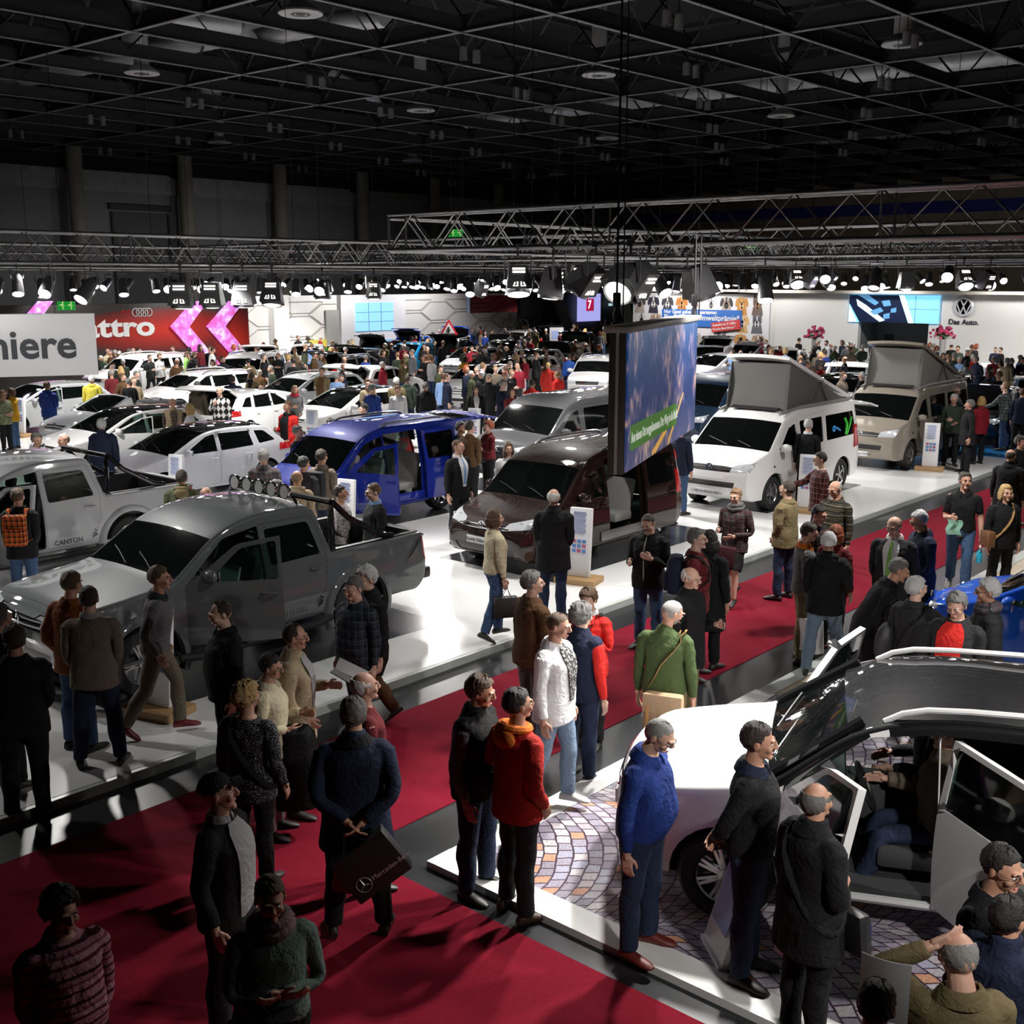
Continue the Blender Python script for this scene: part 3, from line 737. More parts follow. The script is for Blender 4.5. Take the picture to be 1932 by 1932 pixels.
def loft(g, rings):
    n = len(rings[0]); v = [p for r in rings for p in r]; k = len(rings)
    f = [(i * n + j, i * n + (j + 1) % n, (i + 1) * n + (j + 1) % n, (i + 1) * n + j) for i in range(k - 1) for j in range(n)]
    f += [tuple(range(n - 1, -1, -1)), tuple(range((k - 1) * n, k * n))]
    g.add(v, f)
def arm(g, sg, t=0, end=1.0, flare=0, n=12):
    s_, e, w_ = jv('sho', sg), jv('elb', sg), jv('wri', sg)
    g.ball(s_ + Vector((-.016 * sg, 0, -.008)), (.060 + t * .8, .060 + t * .8, .058 + t * .6), 14)
    L1, L2 = (e - s_).length, (w_ - e).length; tot = (L1 + L2) * end
    pts, rr = [], []
    for f, r in [(0, .056), (.2, .054), (.42, .048), (.52, .043), (.62, .044), (.78, .038), (.93, .029), (1.0, .027)]:
        d = f * (L1 + L2)
        if d > tot: break
        p = s_.lerp(e, d / L1) if d <= L1 else e.lerp(w_, (d - L1) / L2)
        pts.append(p); rr.append(r + t + flare * max(0, f - .5))
    if end < 1:
        p = s_.lerp(e, tot / L1) if tot <= L1 else e.lerp(w_, (tot - L1) / L2); pts.append(p); rr.append(rr[-1])
    g.tube(pts, rr, n)
def leg(g, sg, t=0, flare=0, z1=.085):
    h, k, a = jv('hip', sg), jv('knee', sg), jv('ank', sg)
    P = [(.0, .088), (.25, .080), (.55, .066), (.88, .056), (1.0, .054), (1.15, .054), (1.38, .056), (1.65, .046), (2.0, .038)]
    pts, rr = [], []
    for f, r in P:
        p = h.lerp(k, f) if f <= 1 else k.lerp(a, f - 1)
        if p.z < z1 - .02: break
        pts.append(p + Vector((0, .012 if 1.1 < f < 1.6 else 0, 0))); rr.append(r + t + flare * max(0, f - 1))
    g.tube(pts, rr, 14)
def build_body():
    g = G()
    loft(g, [ell(0, cy_, z, rx, ry) for z, cy_, rx, ry in TORSO])
    g.tube([(0, .022, 1.44), (0, .014, 1.50), (0, .002, 1.58)], [.066, .056, .054], 16)
    for c, r in HEADE: g.ball(c, r, 24)
    g.ball((0, -.074, 1.553), (.026, .022, .020), 12)                      # chin
    g.tube([(0, -.092, 1.668), (0, -.106, 1.640), (0, -.114, 1.622)], [.009, .011, .015], 10)
    g.ball((0, -.104, 1.618), (.0185, .018, .012), 12)                     # nose
    for sg in (1, -1):
        g.ball((.030 * sg, -.082, 1.670), (.026, .014, .009), 10)           # brow
        g.ball((.040 * sg, -.066, 1.615), (.026, .024, .026), 10)           # cheek
        g.ball((.079 * sg, .014, 1.637), (.009, .020, .032), 10, Matrix.Rotation(.25 * sg, 3, 'Z'))
        arm(g, sg); leg(g, sg)
        # foot
        a = jv('ank', sg); g.tube([a + Vector((0, .055, -.05)), a + Vector((0, 0, -.045)), a + Vector((.004 * sg, -.09, -.055)), a + Vector((.006 * sg, -.17, -.062))], [.026, .030, .028, .016], 10)
        # hand: palm faces the thigh; fingers along the forearm
        w_, d = jv('wri', sg), nrm(jv('wri', sg) - jv('elb', sg)); side = Vector((0, -1, 0)) - d * d.dot(Vector((0, -1, 0))); side.normalize(); pn = d.cross(side) * sg; pn.normalize()
        if pn.x * sg > 0: pn = -pn                                           # towards the thigh
        Mx = Matrix((side, pn, d)).transposed()
        g.box(w_ + d * .052, (.074, .026, .088), Mx, .012); g.tube([w_ - d * .02, w_ + d * .03], [.026, .030], 10, ry=[.022, .018])
        for i, (o, L) in enumerate(((.029, .072), (.010, .082), (-.010, .077), (-.029, .060))):
            b = w_ + d * .088 + side * o; c1 = b + d * L * .45 + pn * L * .10; c2 = c1 + d * L * .32 + pn * L * .20; c3 = c2 + d * L * .18 + pn * L * .20
            g.tube([b - d * .015, b, c1, c2, c3], [.0098, .0095, .0088, .0082, .0070], 8)
        b = w_ + d * .022 + side * .030; g.tube([b - side * .01, b + d * .028 + side * .022 + pn * .010, b + d * .058 + side * .026 + pn * .020, b + d * .078 + side * .022 + pn * .026], [.013, .0125, .011, .009], 8)
    return g
BODY_HI = remesh(build_body(), .0052, 2, .19, 'body', .35)
BODY_LO = remesh(build_body(), .011, 1, .16, 'body', .35)
# ---- clothes in the same standing figure
def torso_cloth(g, z0, z1, t, flare=0, front=0, n=22):
    zs = [z0] + [z for z in np.arange(.90, 1.46, .055) if z0 + .02 < z < z1 - .015] + [z1]
    rings = []
    for z in zs:
        cy_, rx, ry = torso_at(max(z, .95)); k = 1
        fl = flare * max(0, (1.05 - z)); tt = t * (1 if z < 1.36 else max(.45, 1 - (z - 1.36) * 4))
        mid = .012 * max(0, 1 - abs(z - 1.10) / .2)          # cloth hangs straight over the waist
        rings.append(ell(0, cy_ - front * .3, z, rx + tt + fl + mid, ry + tt + fl + front * max(0, 1 - abs(z - 1.08) / .22) + mid, n))
    loft(g, rings)
def jacket(z0=.80, t=.022, flare=.05, sleeve=.97, collar=.0, cuff=0):
    g = G(); torso_cloth(g, z0, 1.475, t, flare)
    if sleeve:
        for sg in (1, -1): arm(g, sg, t * .75, sleeve, cuff)
    else:
        for sg in (1, -1): g.ball(jv('sho', sg) + Vector((-.03 * sg, 0, 0)), (.062 + t * .6,) * 3, 12)
    if collar: g.tube([(0, .02, 1.44), (0, .014, 1.49), (0, .008, 1.49 + collar)], [.088, .080, .074], 18)
    return g
def trousers(t=.016, flare=.012, top=1.03):
    g = G(); loft(g, [ell(0, torso_at(z)[0], z, torso_at(z)[1] + .016, torso_at(z)[2] + .016) for z in (.86, .90, .95, 1.0, top)])
    for sg in (1, -1): leg(g, sg, t, flare, .085)
    return g
def skirt(z0=.52):
    g = G(); loft(g, [ell(0, 0, z, .165 + .045 * (1 - z), .125 + .07 * (1 - z)) for z in (z0, .65, .8, .92, 1.03)]); return g
CL = {}
def cloth(key, g, vox=.013, dec=.34, smooth=2): CL[key] = remesh(g, vox, smooth, dec, key)
cloth('jacket', jacket()); cloth('padded', jacket(.80, .042, .05, .97, .06)); cloth('coat', jacket(.52, .030, .06, .97, .045)); cloth('midcoat', jacket(.68, .028, .06, .97, .05))
cloth('sweater', jacket(.90, .013, .0, .97, .012)); cloth('tee', jacket(.90, .012, .0, .42)); cloth('vest', jacket(.84, .030, .0, 0, .05)); cloth('trousers', trousers()); cloth('slim', trousers(.007, 0)); cloth('skirt', skirt())
cloth('blazer', jacket(.78, .018, .06, .97))
LO = {k: remesh(g, .022, 1, .5, k) for k, g in (('jacket', jacket()), ('padded', jacket(.80, .042, .05, .97, .06)), ('coat', jacket(.52, .030, .06, .97, .045)), ('sweater', jacket(.90, .016, .0, .97, .02)), ('blazer', jacket(.78, .020, .06, .97)), ('trousers', trousers()))}
def gm(g, name, smooth=True): return g.mesh(name, [], smooth)
def shoe(sg):
    g = G(); a = jv('ank', sg); rings = []
    for y, w_, h, z0 in ((.075, .026, .055, .004), (.055, .036, .085, 0), (.0, .040, .095, 0), (-.06, .042, .075, 0), (-.12, .047, .055, 0), (-.175, .040, .042, .003), (-.205, .018, .026, .008)):
        rings.append([(a.x + .006 * sg + w_ * math.cos(t) , a.y + y, max(z0, h * .5 + h * .5 * math.sin(t))) for t in np.linspace(0, 2 * math.pi, 14, endpoint=False)])
    loft(g, rings); return g
CL['shoe_l'] = gm(shoe(1), 'shoe'); CL['shoe_r'] = gm(shoe(-1), 'shoe')
def tpatch(th0, th1, z0, z1, off, n=8, m=12, th=.010, w1=None):
    """a strip lying on the front of the torso: angles from the front (0), heights z0..z1"""
    P = []
    for i in range(m + 1):
        f = i / m; z = z0 + (z1 - z0) * f; cy_, rx, ry = torso_at(z); a0, a1 = th0, th1
        if w1 is not None: s_ = 1 + (w1 - 1) * f; c = (a0 + a1) / 2; a0, a1 = c + (a0 - c) * s_, c + (a1 - c) * s_
        row = []
        tt = off * (1 if z < 1.36 else max(.5, 1 - (z - 1.36) * 4)); mid = .012 * max(0, 1 - abs(z - 1.10) / .2)
        for j in range(n + 1):
            a = a0 + (a1 - a0) * j / n; s_, c = math.sin(a), math.cos(a); p = 2.3
            row.append(((rx + tt + mid) * math.copysign(abs(s_) ** (2 / p), s_), cy_ - (ry + tt + mid) * math.copysign(abs(c) ** (2 / p), c), z))
        P.append(row)
    g = G(); g.grid(P, th); return g
CL['shirt_front'] = gm(tpatch(-.10, .10, 1.0, 1.468, .026, w1=4.2), 'shirt_front')
CL['shirt_wide'] = gm(tpatch(-.42, .42, .86, 1.468, .028, w1=1.25), 'shirt_front')
CL['tie'] = gm(tpatch(-.10, .10, 1.04, 1.455, .034, 3, 10, w1=.42), 'tie')
CL['zip'] = gm(tpatch(-.02, .02, .84, 1.46, .028, 2), 'zip')
def ring(r0, z0, r1, z1, th=.012, cy_=.014, gap=0, n=26, zf=0):
    P = []
    for i, (r, z) in enumerate(((r0, z0), ((r0 + r1) / 2 + .004, (z0 + z1) / 2), (r1, z1))):
        row = []
        for k in range(n + 1):
            a = -math.pi / 2 + gap + (2 * math.pi - 2 * gap) * k / n
            row.append((r * math.cos(a), cy_ + r * .92 * math.sin(a), z + zf * max(0, -math.sin(a))))
        P.append(row)
    g = G(); g.grid(P, th); return g
CL['collar'] = gm(ring(.098, 1.452, .070, 1.515, .012, gap=.28, zf=-.03), 'collar')
CL['shirt_collar'] = gm(ring(.078, 1.475, .066, 1.522, .008, gap=.2, zf=-.02), 'shirt_collar')
g = G(); g.tube([(.088 * math.cos(t), .006 + .088 * math.sin(t), 1.475 + .018 * math.sin(t) + .006 * math.sin(5 * t)) for t in np.linspace(0, 2 * math.pi, 25)], .038, 10, False)
g.tube([(.082 * math.cos(t), .002 + .082 * math.sin(t), 1.515 + .012 * math.sin(t + 1)) for t in np.linspace(0, 2 * math.pi, 25)], .030, 10, False); CL['scarf'] = gm(g, 'scarf')
g = G(); g.tube([(.090 * math.cos(t), .03 + .095 * math.sin(t), 1.485 + .02 * math.sin(t)) for t in np.linspace(0, 2 * math.pi, 21)], .032, 8, False)
g.ball((0, .128, 1.43), (.105, .050, .080), 16); CL['hood'] = gm(g, 'hood')
g = G(); g.box((0, .205, 1.22), (.29, .15, .44), None, .06); g.box((0, .285, 1.15), (.22, .05, .22), None, .025); CL['backpack'] = gm(g, 'backpack')
def strapline(side=1, off=.045, z_bag=.93):
    """a strap over one shoulder and across the body"""
    pts = []
    for k in range(33):
        a = 2 * math.pi * k / 32; z = 1.20 - .30 * math.cos(a); x_ = math.sin(a)
        pts.append((a, z))
    out = []
    for a, z in pts:
        lat = -math.cos(a) * side                                         # +1 at the shoulder, -1 at the hip
        cy_, rx, ry = torso_at(min(max(z, .93), 1.44)); fx = lat * .62 * (rx + off); dep = math.sqrt(max(0, 1 - (lat * .62) ** 2)) * (ry + off) * math.copysign(1, math.sin(a)) if abs(math.sin(a)) > .05 else 0
        if lat > .93: fx, dep, z = side * .115, 0, 1.475
        fx = (lat * .62 * (rx + off)) if lat <= .93 else fx
        if lat < 0: fx = lat * (rx + off)
        dep = (ry + off) * math.sin(a) * (.95 if z < 1.4 else .8)
        out.append(Vector((fx, cy_ + dep, min(z, 1.478))))
    g = G(); g.tube(out, .022, 6, False, .005); return g
CL['strap'] = gm(strapline(1), 'strap'); CL['strap_r'] = gm(strapline(-1), 'strap')
g = G()
for sg in (1, -1): g.tube([(sg * .105, .13, 1.40), (sg * .112, .05, 1.49), (sg * .112, -.05, 1.46), (sg * .112, -.145, 1.34), (sg * .125, -.14, 1.2), (sg * .17, -.02, 1.08), (sg * .12, .14, 1.05)], .024, 6, True, .008)
CL['pack_straps'] = gm(g, 'straps')
# glasses, eyes, brows
g = G()
for sg in (1, -1):
    g.tube([(sg * .032 + .022 * math.cos(t), -.100 - .004 * math.cos(t) * sg * 0, 1.648 + .015 * math.sin(t)) for t in np.linspace(0, 2 * math.pi, 15)], .0016, 5, False)
    g.tube([(sg * .054, -.098, 1.652), (sg * .076, -.06, 1.652), (sg * .082, .012, 1.652)], .0016, 5)
g.tube([(-.010, -.103, 1.652), (.010, -.103, 1.652)], .0016, 5); CL['glasses'] = gm(g, 'glasses')
EYEW, EYEI = mat('eye_white', (.6, .58, .55), .25), mat('eye_iris', (.03, .022, .016), .15)
g = G()
for sg in (1, -1):
    g.mi = 0; g.ball((sg * .031, -.0775, 1.646), (.0135, .0115, .0062), 12); g.mi = 1; g.ball((sg * .031, -.0880, 1.646), (.0068, .0030, .0062), 8)
em = g.mesh('eyes', [EYEW, EYEI], True); CL['eyes'] = em
g = G()
for sg in (1, -1): g.tube([(sg * .015, -.096, 1.668), (sg * .032, -.0955, 1.674), (sg * .050, -.083, 1.668)], [.0035, .0045, .0025], 6)
CL['eyebrows'] = gm(g, 'eyebrows')
g = G(); g.ball((0, -.0905, 1.580), (.021, .007, .0065), 10); CL['lips'] = gm(g, 'lips')
g = G(); g.ball((0, -.093, 1.594), (.026, .008, .008), 10); CL['moustache'] = gm(g, 'moustache')
# ---- hair: shells round the skull
def sstep(a, b, x): t = min(1, max(0, (x - a) / (b - a))); return t * t * (3 - 2 * t)
def hair_shell(fn, na=44, ne=26, seed=0, rough=.004):
    r = np.random.RandomState(seed); g = G(); P = []
    for i in range(ne + 1):
        el = math.pi / 2 - (math.pi / 2 + 1.25) * i / ne; row = []
        for k in range(na):
            az = 2 * math.pi * k / na - math.pi; d = Vector((math.sin(az) * math.cos(el), -math.cos(az) * math.cos(el), math.sin(el)))
            t, m = fn(math.degrees(az), math.degrees(el)); R = head_r(d)
            q = R + t + (r.rand() - .5) * rough * 2 if m > .5 else R - .014
            if m > .5: q += .0025 * math.sin(az * 17 + el * 9)
            row.append(HC + d * q)
        P.append(row)
    v = [p for row in P for p in row]; f = []
    for i in range(ne):
        for k in range(na): a, b = i * na + k, i * na + (k + 1) % na; f.append((a, b, b + na, a + na))
    f.append(tuple(range(ne * na, (ne + 1) * na))); g.add(v, f); return g
def hl_short(az, el): 
    a = abs(az); lim = 46 - 8 * sstep(0, 50, a) if a < 55 else (38 - 50 * sstep(55, 78, a) if a < 84 else (-14 if a < 100 else -38)); 
    if 78 < a < 102 and el < 8 : return 0, 0
    return (.006 + .012 * sstep(10, 60, el) + (.006 if a > 120 and el > -10 else 0)), 1 if el > lim else 0
def hl_full(az, el):
    t, m = hl_short(az, el); return t + .010, m
def hl_bald(az, el):
    a = abs(az); 
    if a < 62 or (78 < a < 102 and el < 6): return 0, 0
    return .008, 1 if (-36 if a > 100 else -6) < el < (36 if a > 100 else 26) else 0
def hl_buzz(az, el): t, m = hl_short(az, el); return .003, m
def hl_reced(az, el):
    a = abs(az); t, m = hl_short(az, el)
    if el > 40 and a < 50 + 20 * (el < 70): m = 1 if el > 72 else 0
    return t * .7, m
def hl_bob(az, el):
    a = abs(az); lim = 44 if a < 40 else (44 - 95 * sstep(40, 62, a)); t = .016 + .014 * sstep(30, 70, el)
    if el < 0: t += .012 + .018 * sstep(0, -40, el) + (.03 * sstep(-20, -60, el) if a > 60 else 0)
    return t, 1 if el > max(lim, -62) else 0
def hl_long(az, el):
    a = abs(az); lim = 46 if a < 30 else (46 - 130 * sstep(30, 58, a)); t = .014 + .012 * sstep(30, 70, el)
    if el < -5: t += .02 + .075 * sstep(-5, -70, el)
    return t, 1 if el > max(lim, -75) else 0
def hl_curly(az, el):
    t, m = hl_full(az, el); a = abs(az)
    if 78 < a < 102 and -12 < el < 8: m = 1
    return t + .010 + .006 * math.sin(az * .35) * math.cos(el * .4), m
def hl_cap(az, el): a = abs(az); return .013 + .006 * sstep(30, 60, el), 1 if el > (30 - 20 * sstep(30, 120, a)) else 0
def hl_beanie(az, el): a = abs(az); return .015 + .012 * sstep(40, 90, el), 1 if el > (32 - 52 * sstep(30, 100, a)) else 0
HAIR = {}
for k, fn, rg in (('short', hl_short, .0035), ('full', hl_full, .006), ('bald', hl_bald, .0025), ('buzz', hl_buzz, .001), ('reced', hl_reced, .003), ('bob', hl_bob, .003), ('long', hl_long, .004), ('curly', hl_curly, .010)):
    HAIR[k] = gm(hair_shell(fn, rough=rg), 'hair', 60)
HAIR['beanie'] = gm(hair_shell(hl_beanie, rough=.001), 'beanie', 60)
g = hair_shell(hl_cap, rough=.001)
g.grid([[(.07 * math.sin(a) * q, -.075 - .052 * math.cos(a) * (q - .55) * 1.9, 1.712 - .012 * (q - .6) - .01 * abs(math.sin(a))) for a in np.linspace(-1.1, 1.1, 11)] for q in (.7, 1.0, 1.35)], .006); HAIR['cap'] = gm(g, 'cap', 60)
HAIRLO = {k: gm(hair_shell(fn, 20, 12, rough=.003), 'hair', 60) for k, fn in (('short', hl_short), ('full', hl_full), ('bald', hl_bald), ('bob', hl_bob), ('long', hl_long))}
# ---- bones and weights
BONES = [('pel', jv('pel'), (0, 0, 1.02), .14), ('spine', (0, 0, 1.10), (0, .01, 1.42), .15), ('head', (0, .01, 1.535), (0, .01, 1.70), .075)]
for sg, s_ in ((1, 'L'), (-1, 'R')):
    h = jv('wri', sg) + nrm(jv('wri', sg) - jv('elb', sg)) * .13
    BONES += [('ua' + s_, jv('sho', sg), jv('elb', sg), .05), ('fa' + s_, jv('elb', sg), jv('wri', sg), .04), ('ha' + s_, jv('wri', sg) , h, .04),
              ('th' + s_, jv('hip', sg) - Vector((0, 0, .06)), jv('knee', sg), .08), ('sh' + s_, jv('knee', sg), jv('ank', sg), .055), ('ft' + s_, jv('ank', sg) - Vector((0, 0, .03)), jv('ank', sg) + Vector((0, -.15, -.06)), .05)]
BI = {b[0]: i for i, b in enumerate(BONES)}
WCACHE = {}
def weights(me, mode=''):
    key = (me.name, mode)
    if key in WCACHE: return WCACHE[key]
    n = len(me.vertices); co = np.empty(n * 3); me.vertices.foreach_get('co', co); co = co.reshape(-1, 3)
    W = np.zeros((n, len(BONES)))
    if mode == 'head': W[:, 2] = 1
    elif mode == 'spine': W[:, 1] = 1
    elif mode in ('ftL', 'ftR'): W[:, BI[mode]] = 1
    else:
        for i, (nm, a, b, r) in enumerate(BONES):
            a, b = np.array(a), np.array(b); ab = b - a; t = np.clip(((co - a) @ ab) / (ab @ ab), 0, 1); d = np.linalg.norm(co - a - t[:, None] * ab, axis=1) - r
            s_ = .022 if nm[:2] in ('fa', 'ha', 'sh', 'ft') else .03
            W[:, i] = np.exp(-np.clip(d, -.2, 1) / s_)
            if nm[-1] == 'L' : W[:, i] *= 1 / (1 + np.exp(-co[:, 0] / .012))
            if nm[-1] == 'R' : W[:, i] *= 1 / (1 + np.exp(co[:, 0] / .012))
            if nm[:2] in ('ua', 'fa', 'ha'): W[:, i] *= (np.abs(co[:, 0]) > .10) + 1e-3
            if nm[:2] == 'th' and mode == 'hem': W[:, i] *= .25
            if nm[:2] in ('sh', 'ft') and mode == 'hem': W[:, i] *= .05
            if nm == 'head': W[:, i] *= co[:, 2] > 1.46
            if nm[:2] in ('fa', 'ha', 'ua') and mode == 'legs': W[:, i] = 0
        W /= W.sum(1, keepdims=True)
    WCACHE[key] = (co, W); return WCACHE[key]
def rotb(a, b):
    return np.array(Vector(a).rotation_difference(Vector(b)).to_matrix())
ARMS = dict(  # upper arm, forearm directions (x outward, -y forward)
    down=((.17, .03, -1), (.06, -.18, -1)), loose=((.22, .10, -1), (.10, -.38, -.95)), pocket=((.30, .22, -1), (-.20, -.52, -.86)), behind=((.22, .42, -1), (-.72, .36, -.62)),
    fold=((.22, -.22, -1), (-.88, -.50, .10)), hold=((.14, -.05, -1), (-.30, -1, .12)), chest=((.30, -.22, -1), (-.62, -.50, .62)), onhead=((.60, -.55, .50), (-.80, .25, .50)),
    belly=((.24, .06, -1), (-.66, -.72, -.22)), fwd=((.12, -.42, -1), (.02, -.72, -.80)), back=((.14, .42, -1), (.06, .10, -1)), reach=((.15, -.75, -.62), (0, -1, -.25)), front=((.10, .0, -1), (-.42, -.50, -.76)),
    wheel=((.1, -.5, -.8), (-.1, -1, .05)), hipb=((.55, .30, -.85), (-.65, -.12, -.75)), phone=((.18, -.10, -1), (-.38, -.80, .38)), lap=((.15, -.3, -1), (-.2, -1, -.25)))
LEGS = dict(stand=((.045, 0, -1), (.02, .03, -1), (.045, 0, -1), (.02, .03, -1)), ease=((.08, -.06, -1), (.05, .05, -1), (.04, .03, -1), (.03, .04, -1)), wide=((.13, 0, -1), (.10, .03, -1), (.13, 0, -1), (.10, .03, -1)),
    walk=((.02, -.42, -1), (.02, -.02, -1), (.02, .28, -1), (.02, .62, -1)), step=((.03, -.22, -1), (.02, .03, -1), (.03, .14, -1), (.02, .36, -1)), sit=((.14, -1, -.12), (.05, -.35, -1), (.14, -1, -.12), (.05, -.35, -1)))
class Pose:
    def __init__(s, arms=('down', 'down'), legs='stand', lean=0, bend=0, twist=0, turn=0, nod=0, tilt=0):
        Rx = lambda a: np.array(Matrix.Rotation(R_(a), 3, 'X')); Rz = lambda a: np.array(Matrix.Rotation(R_(a), 3, 'Z')); Ry = lambda a: np.array(Matrix.Rotation(R_(a), 3, 'Y'))
        n = len(BONES); s.R = [np.eye(3)] * n; s.p = [np.zeros(3)] * n; s.o = [np.zeros(3)] * n
        def setb(nm, R, rest, pos): i = BI[nm]; s.R[i] = R; s.o[i] = np.array(rest); s.p[i] = np.array(pos)
        P0 = Rx(bend * .45); setb('pel', P0, jv('pel'), jv('pel')); f = lambda R, o, p, q: np.array(p) + R @ (np.array(q) - np.array(o))
        sp = f(P0, jv('pel'), jv('pel'), jv('spine')); Rs = Rz(twist) @ Rx(lean + bend); setb('spine', Rs, jv('spine'), sp)
        nk = f(Rs, jv('spine'), sp, jv('neck')); Rh = Rz(twist + turn) @ Rx(lean * .35 + bend * .5 + nod) @ Ry(tilt); setb('head', Rh, jv('neck'), nk)
        for k, (sg, L) in enumerate(((1, 'L'), (-1, 'R'))):
            u, fo = ARMS[arms[k]]; u = nrm((u[0] * sg, u[1], u[2])); fo = nrm((fo[0] * sg, fo[1], fo[2]))
            S_, E, Wr = jv('sho', sg), jv('elb', sg), jv('wri', sg)
            Ra = Rs @ rotb(E - S_, u); ps = f(Rs, jv('spine'), sp, S_); setb('ua' + L, Ra, S_, ps)
            pe = f(Ra, S_, ps, E); Rf = Rs @ rotb(u, fo) @ rotb(E - S_, u) @ rotb(Wr - E, E - S_); setb('fa' + L, Rf, E, pe)
            pw = f(Rf, E, pe, Wr); setb('ha' + L, Rf, Wr, pw)
            q = LEGS[legs]; t, h = nrm((q[2 * k][0] * sg, *q[2 * k][1:])), nrm((q[2 * k + 1][0] * sg, *q[2 * k + 1][1:]))
            H, K, A_ = jv('hip', sg), jv('knee', sg), jv('ank', sg)
            Rt = rotb(K - H, t); ph = f(P0, jv('pel'), jv('pel'), H); setb('th' + L, Rt, H, ph)
            pk = f(Rt, H, ph, K); Rk = rotb(A_ - K, h); setb('sh' + L, Rk, K, pk)
            pa = f(Rk, K, pk, A_); fp = 0
            if h[1] > .3: fp = 28
            setb('ft' + L, Rz(10 * sg) @ Rx(fp), A_, pa)
        s.hand = {L: (s.R[BI['ha' + L]] @ (np.array(BONES[BI['ha' + L]][2]) - s.o[BI['ha' + L]]) + s.p[BI['ha' + L]]) for L in 'LR'}
    def deform(s, me, mode='', girth=1, belly=0, sx=1):
        co, W = weights(me, mode); c = co.copy()
        if girth != 1 or belly:
            tw = W[:, 0] + W[:, 1] + .6 * (W[:, BI['thL']] + W[:, BI['thR']]); aw = sum(W[:, BI[b]] for b in ('uaL', 'uaR', 'faL', 'faR', 'haL', 'haR'))
            c[:, 0] *= 1 + (girth - 1) * tw; c[:, 0] += np.sign(co[:, 0]) * (girth - 1) * .17 * aw
            c[:, 1] *= 1 + (girth - 1) * tw; c[:, 1] -= belly * np.exp(-((co[:, 2] - 1.06) / .15) ** 2) * tw * np.clip(-co[:, 1] / .08, 0, 1.2)
        out = np.zeros_like(c)
        for i in range(len(BONES)):
            w_ = W[:, i:i + 1]
            if w_.max() < 1e-4: continue
            out += w_ * ((c - s.o[i]) @ s.R[i].T + s.p[i])
        return out
def wrinkle(co, amp, seed):
    r = np.random.RandomState(seed); o = np.zeros(len(co))
    for _ in range(5):
        k = r.normal(size=3) * (11, 11, 20); o += np.sin(co @ k * 1.6 + r.rand() * 6)
    return o * amp / 3
def posed(me, pose, scale, dz, mode='', wr=0, seed=0, **k):
    co = pose.deform(me, mode, **k)
    if wr:
        n = np.empty(len(co) * 3); me.vertices.foreach_get('normal', n); co = co + n.reshape(-1, 3) * wrinkle(co, wr, seed)[:, None]
    co = co * scale; co[:, 2] += dz
    m = me.copy(); m.vertices.foreach_set('co', co.astype(np.float32).ravel()); m.update(); return m
SKIN = [mat('skin_a', (.50, .27, .19), .55), mat('skin_b', (.58, .34, .25), .55), mat('skin_c', (.44, .23, .15), .55), mat('skin_d', (.62, .39, .30), .55)]
for m_ in SKIN:
    m_.node_tree.nodes['Principled BSDF'].inputs['Subsurface Weight'].default_value = 0
LIPS = mat('lips', (.38, .13, .11), .5)
HC_ = dict(black=(.012, .010, .009), dark=(.030, .019, .013), brown=(.095, .048, .023), light=(.24, .14, .07), blond=(.50, .33, .13), grey=(.26, .25, .24), silver=(.50, .50, .50), white=(.72, .71, .69), red=(.33, .07, .02), salt=(.14, .135, .13))
def hairmat(c): return mat('hair_' + c, HC_[c], .5, bump=.6, bscale=160)
FAB = dict(black=(.008, .008, .009), charcoal=(.022, .022, .025), grey=(.11, .11, .115), lgrey=(.30, .30, .31), white=(.72, .72, .74), cream=(.62, .55, .38), beige=(.36, .28, .18), taupe=(.15, .12, .09), tan=(.30, .17, .07), brown=(.085, .042, .018), rust=(.22, .062, .016), olive=(.075, .075, .028), khaki=(.16, .125, .062), green=(.055, .085, .030), parka=(.055, .065, .032), navy=(.012, .017, .040), blue=(.016, .04, .20), royal=(.03, .10, .42), sky=(.22, .36, .62), lilac=(.42, .36, .55), jeans=(.045, .085, .17), ljeans=(.17, .24, .33), djeans=(.018, .028, .060), red=(.42, .022, .016), brightred=(.62, .025, .02), maroon=(.12, .012, .016), crimson=(.28, .016, .032), yellow=(.55, .47, .06), mustard=(.50, .27, .015), lime=(.25, .55, .12), pink=(.50, .22, .32), teal=(.05, .14, .14), sage=(.12, .17, .145), orange=(.60, .15, .02), dgreen=(.03, .045, .03))
PAT = {}
def fab(c):
    k = 'cloth_' + c
    if k in MATS: return MATS[k]
    m = mat(k, FAB[c], .85, spec=.25) if c in FAB else PAT[c]()
    nt = m.node_tree; N, L = nt.nodes.new, nt.links.new; tc = N('ShaderNodeTexCoord'); h = []
    for sc_, de, di in ((13, 2, 1.6), (95, 2, 0)):
        n = N('ShaderNodeTexNoise'); n.inputs['Scale'].default_value = sc_; n.inputs['Detail'].default_value = de; n.inputs['Distortion'].default_value = di; L(tc.outputs['Object'], n.inputs['Vector']); h.append(n.outputs['Fac'])
    b0 = N('ShaderNodeBump'); b0.inputs['Strength'].default_value = .42; b0.inputs['Distance'].default_value = .035; L(h[0], b0.inputs['Height'])
    b1 = N('ShaderNodeBump'); b1.inputs['Strength'].default_value = .3; b1.inputs['Distance'].default_value = .008; L(h[1], b1.inputs['Height']); L(b0.outputs[0], b1.inputs['Normal']); L(b1.outputs[0], nt.nodes['Principled BSDF'].inputs['Normal'])
    return m
def pattern(key, build):
    PAT[key] = lambda: node_mat('cloth_' + key, build, .85, spec=.25)
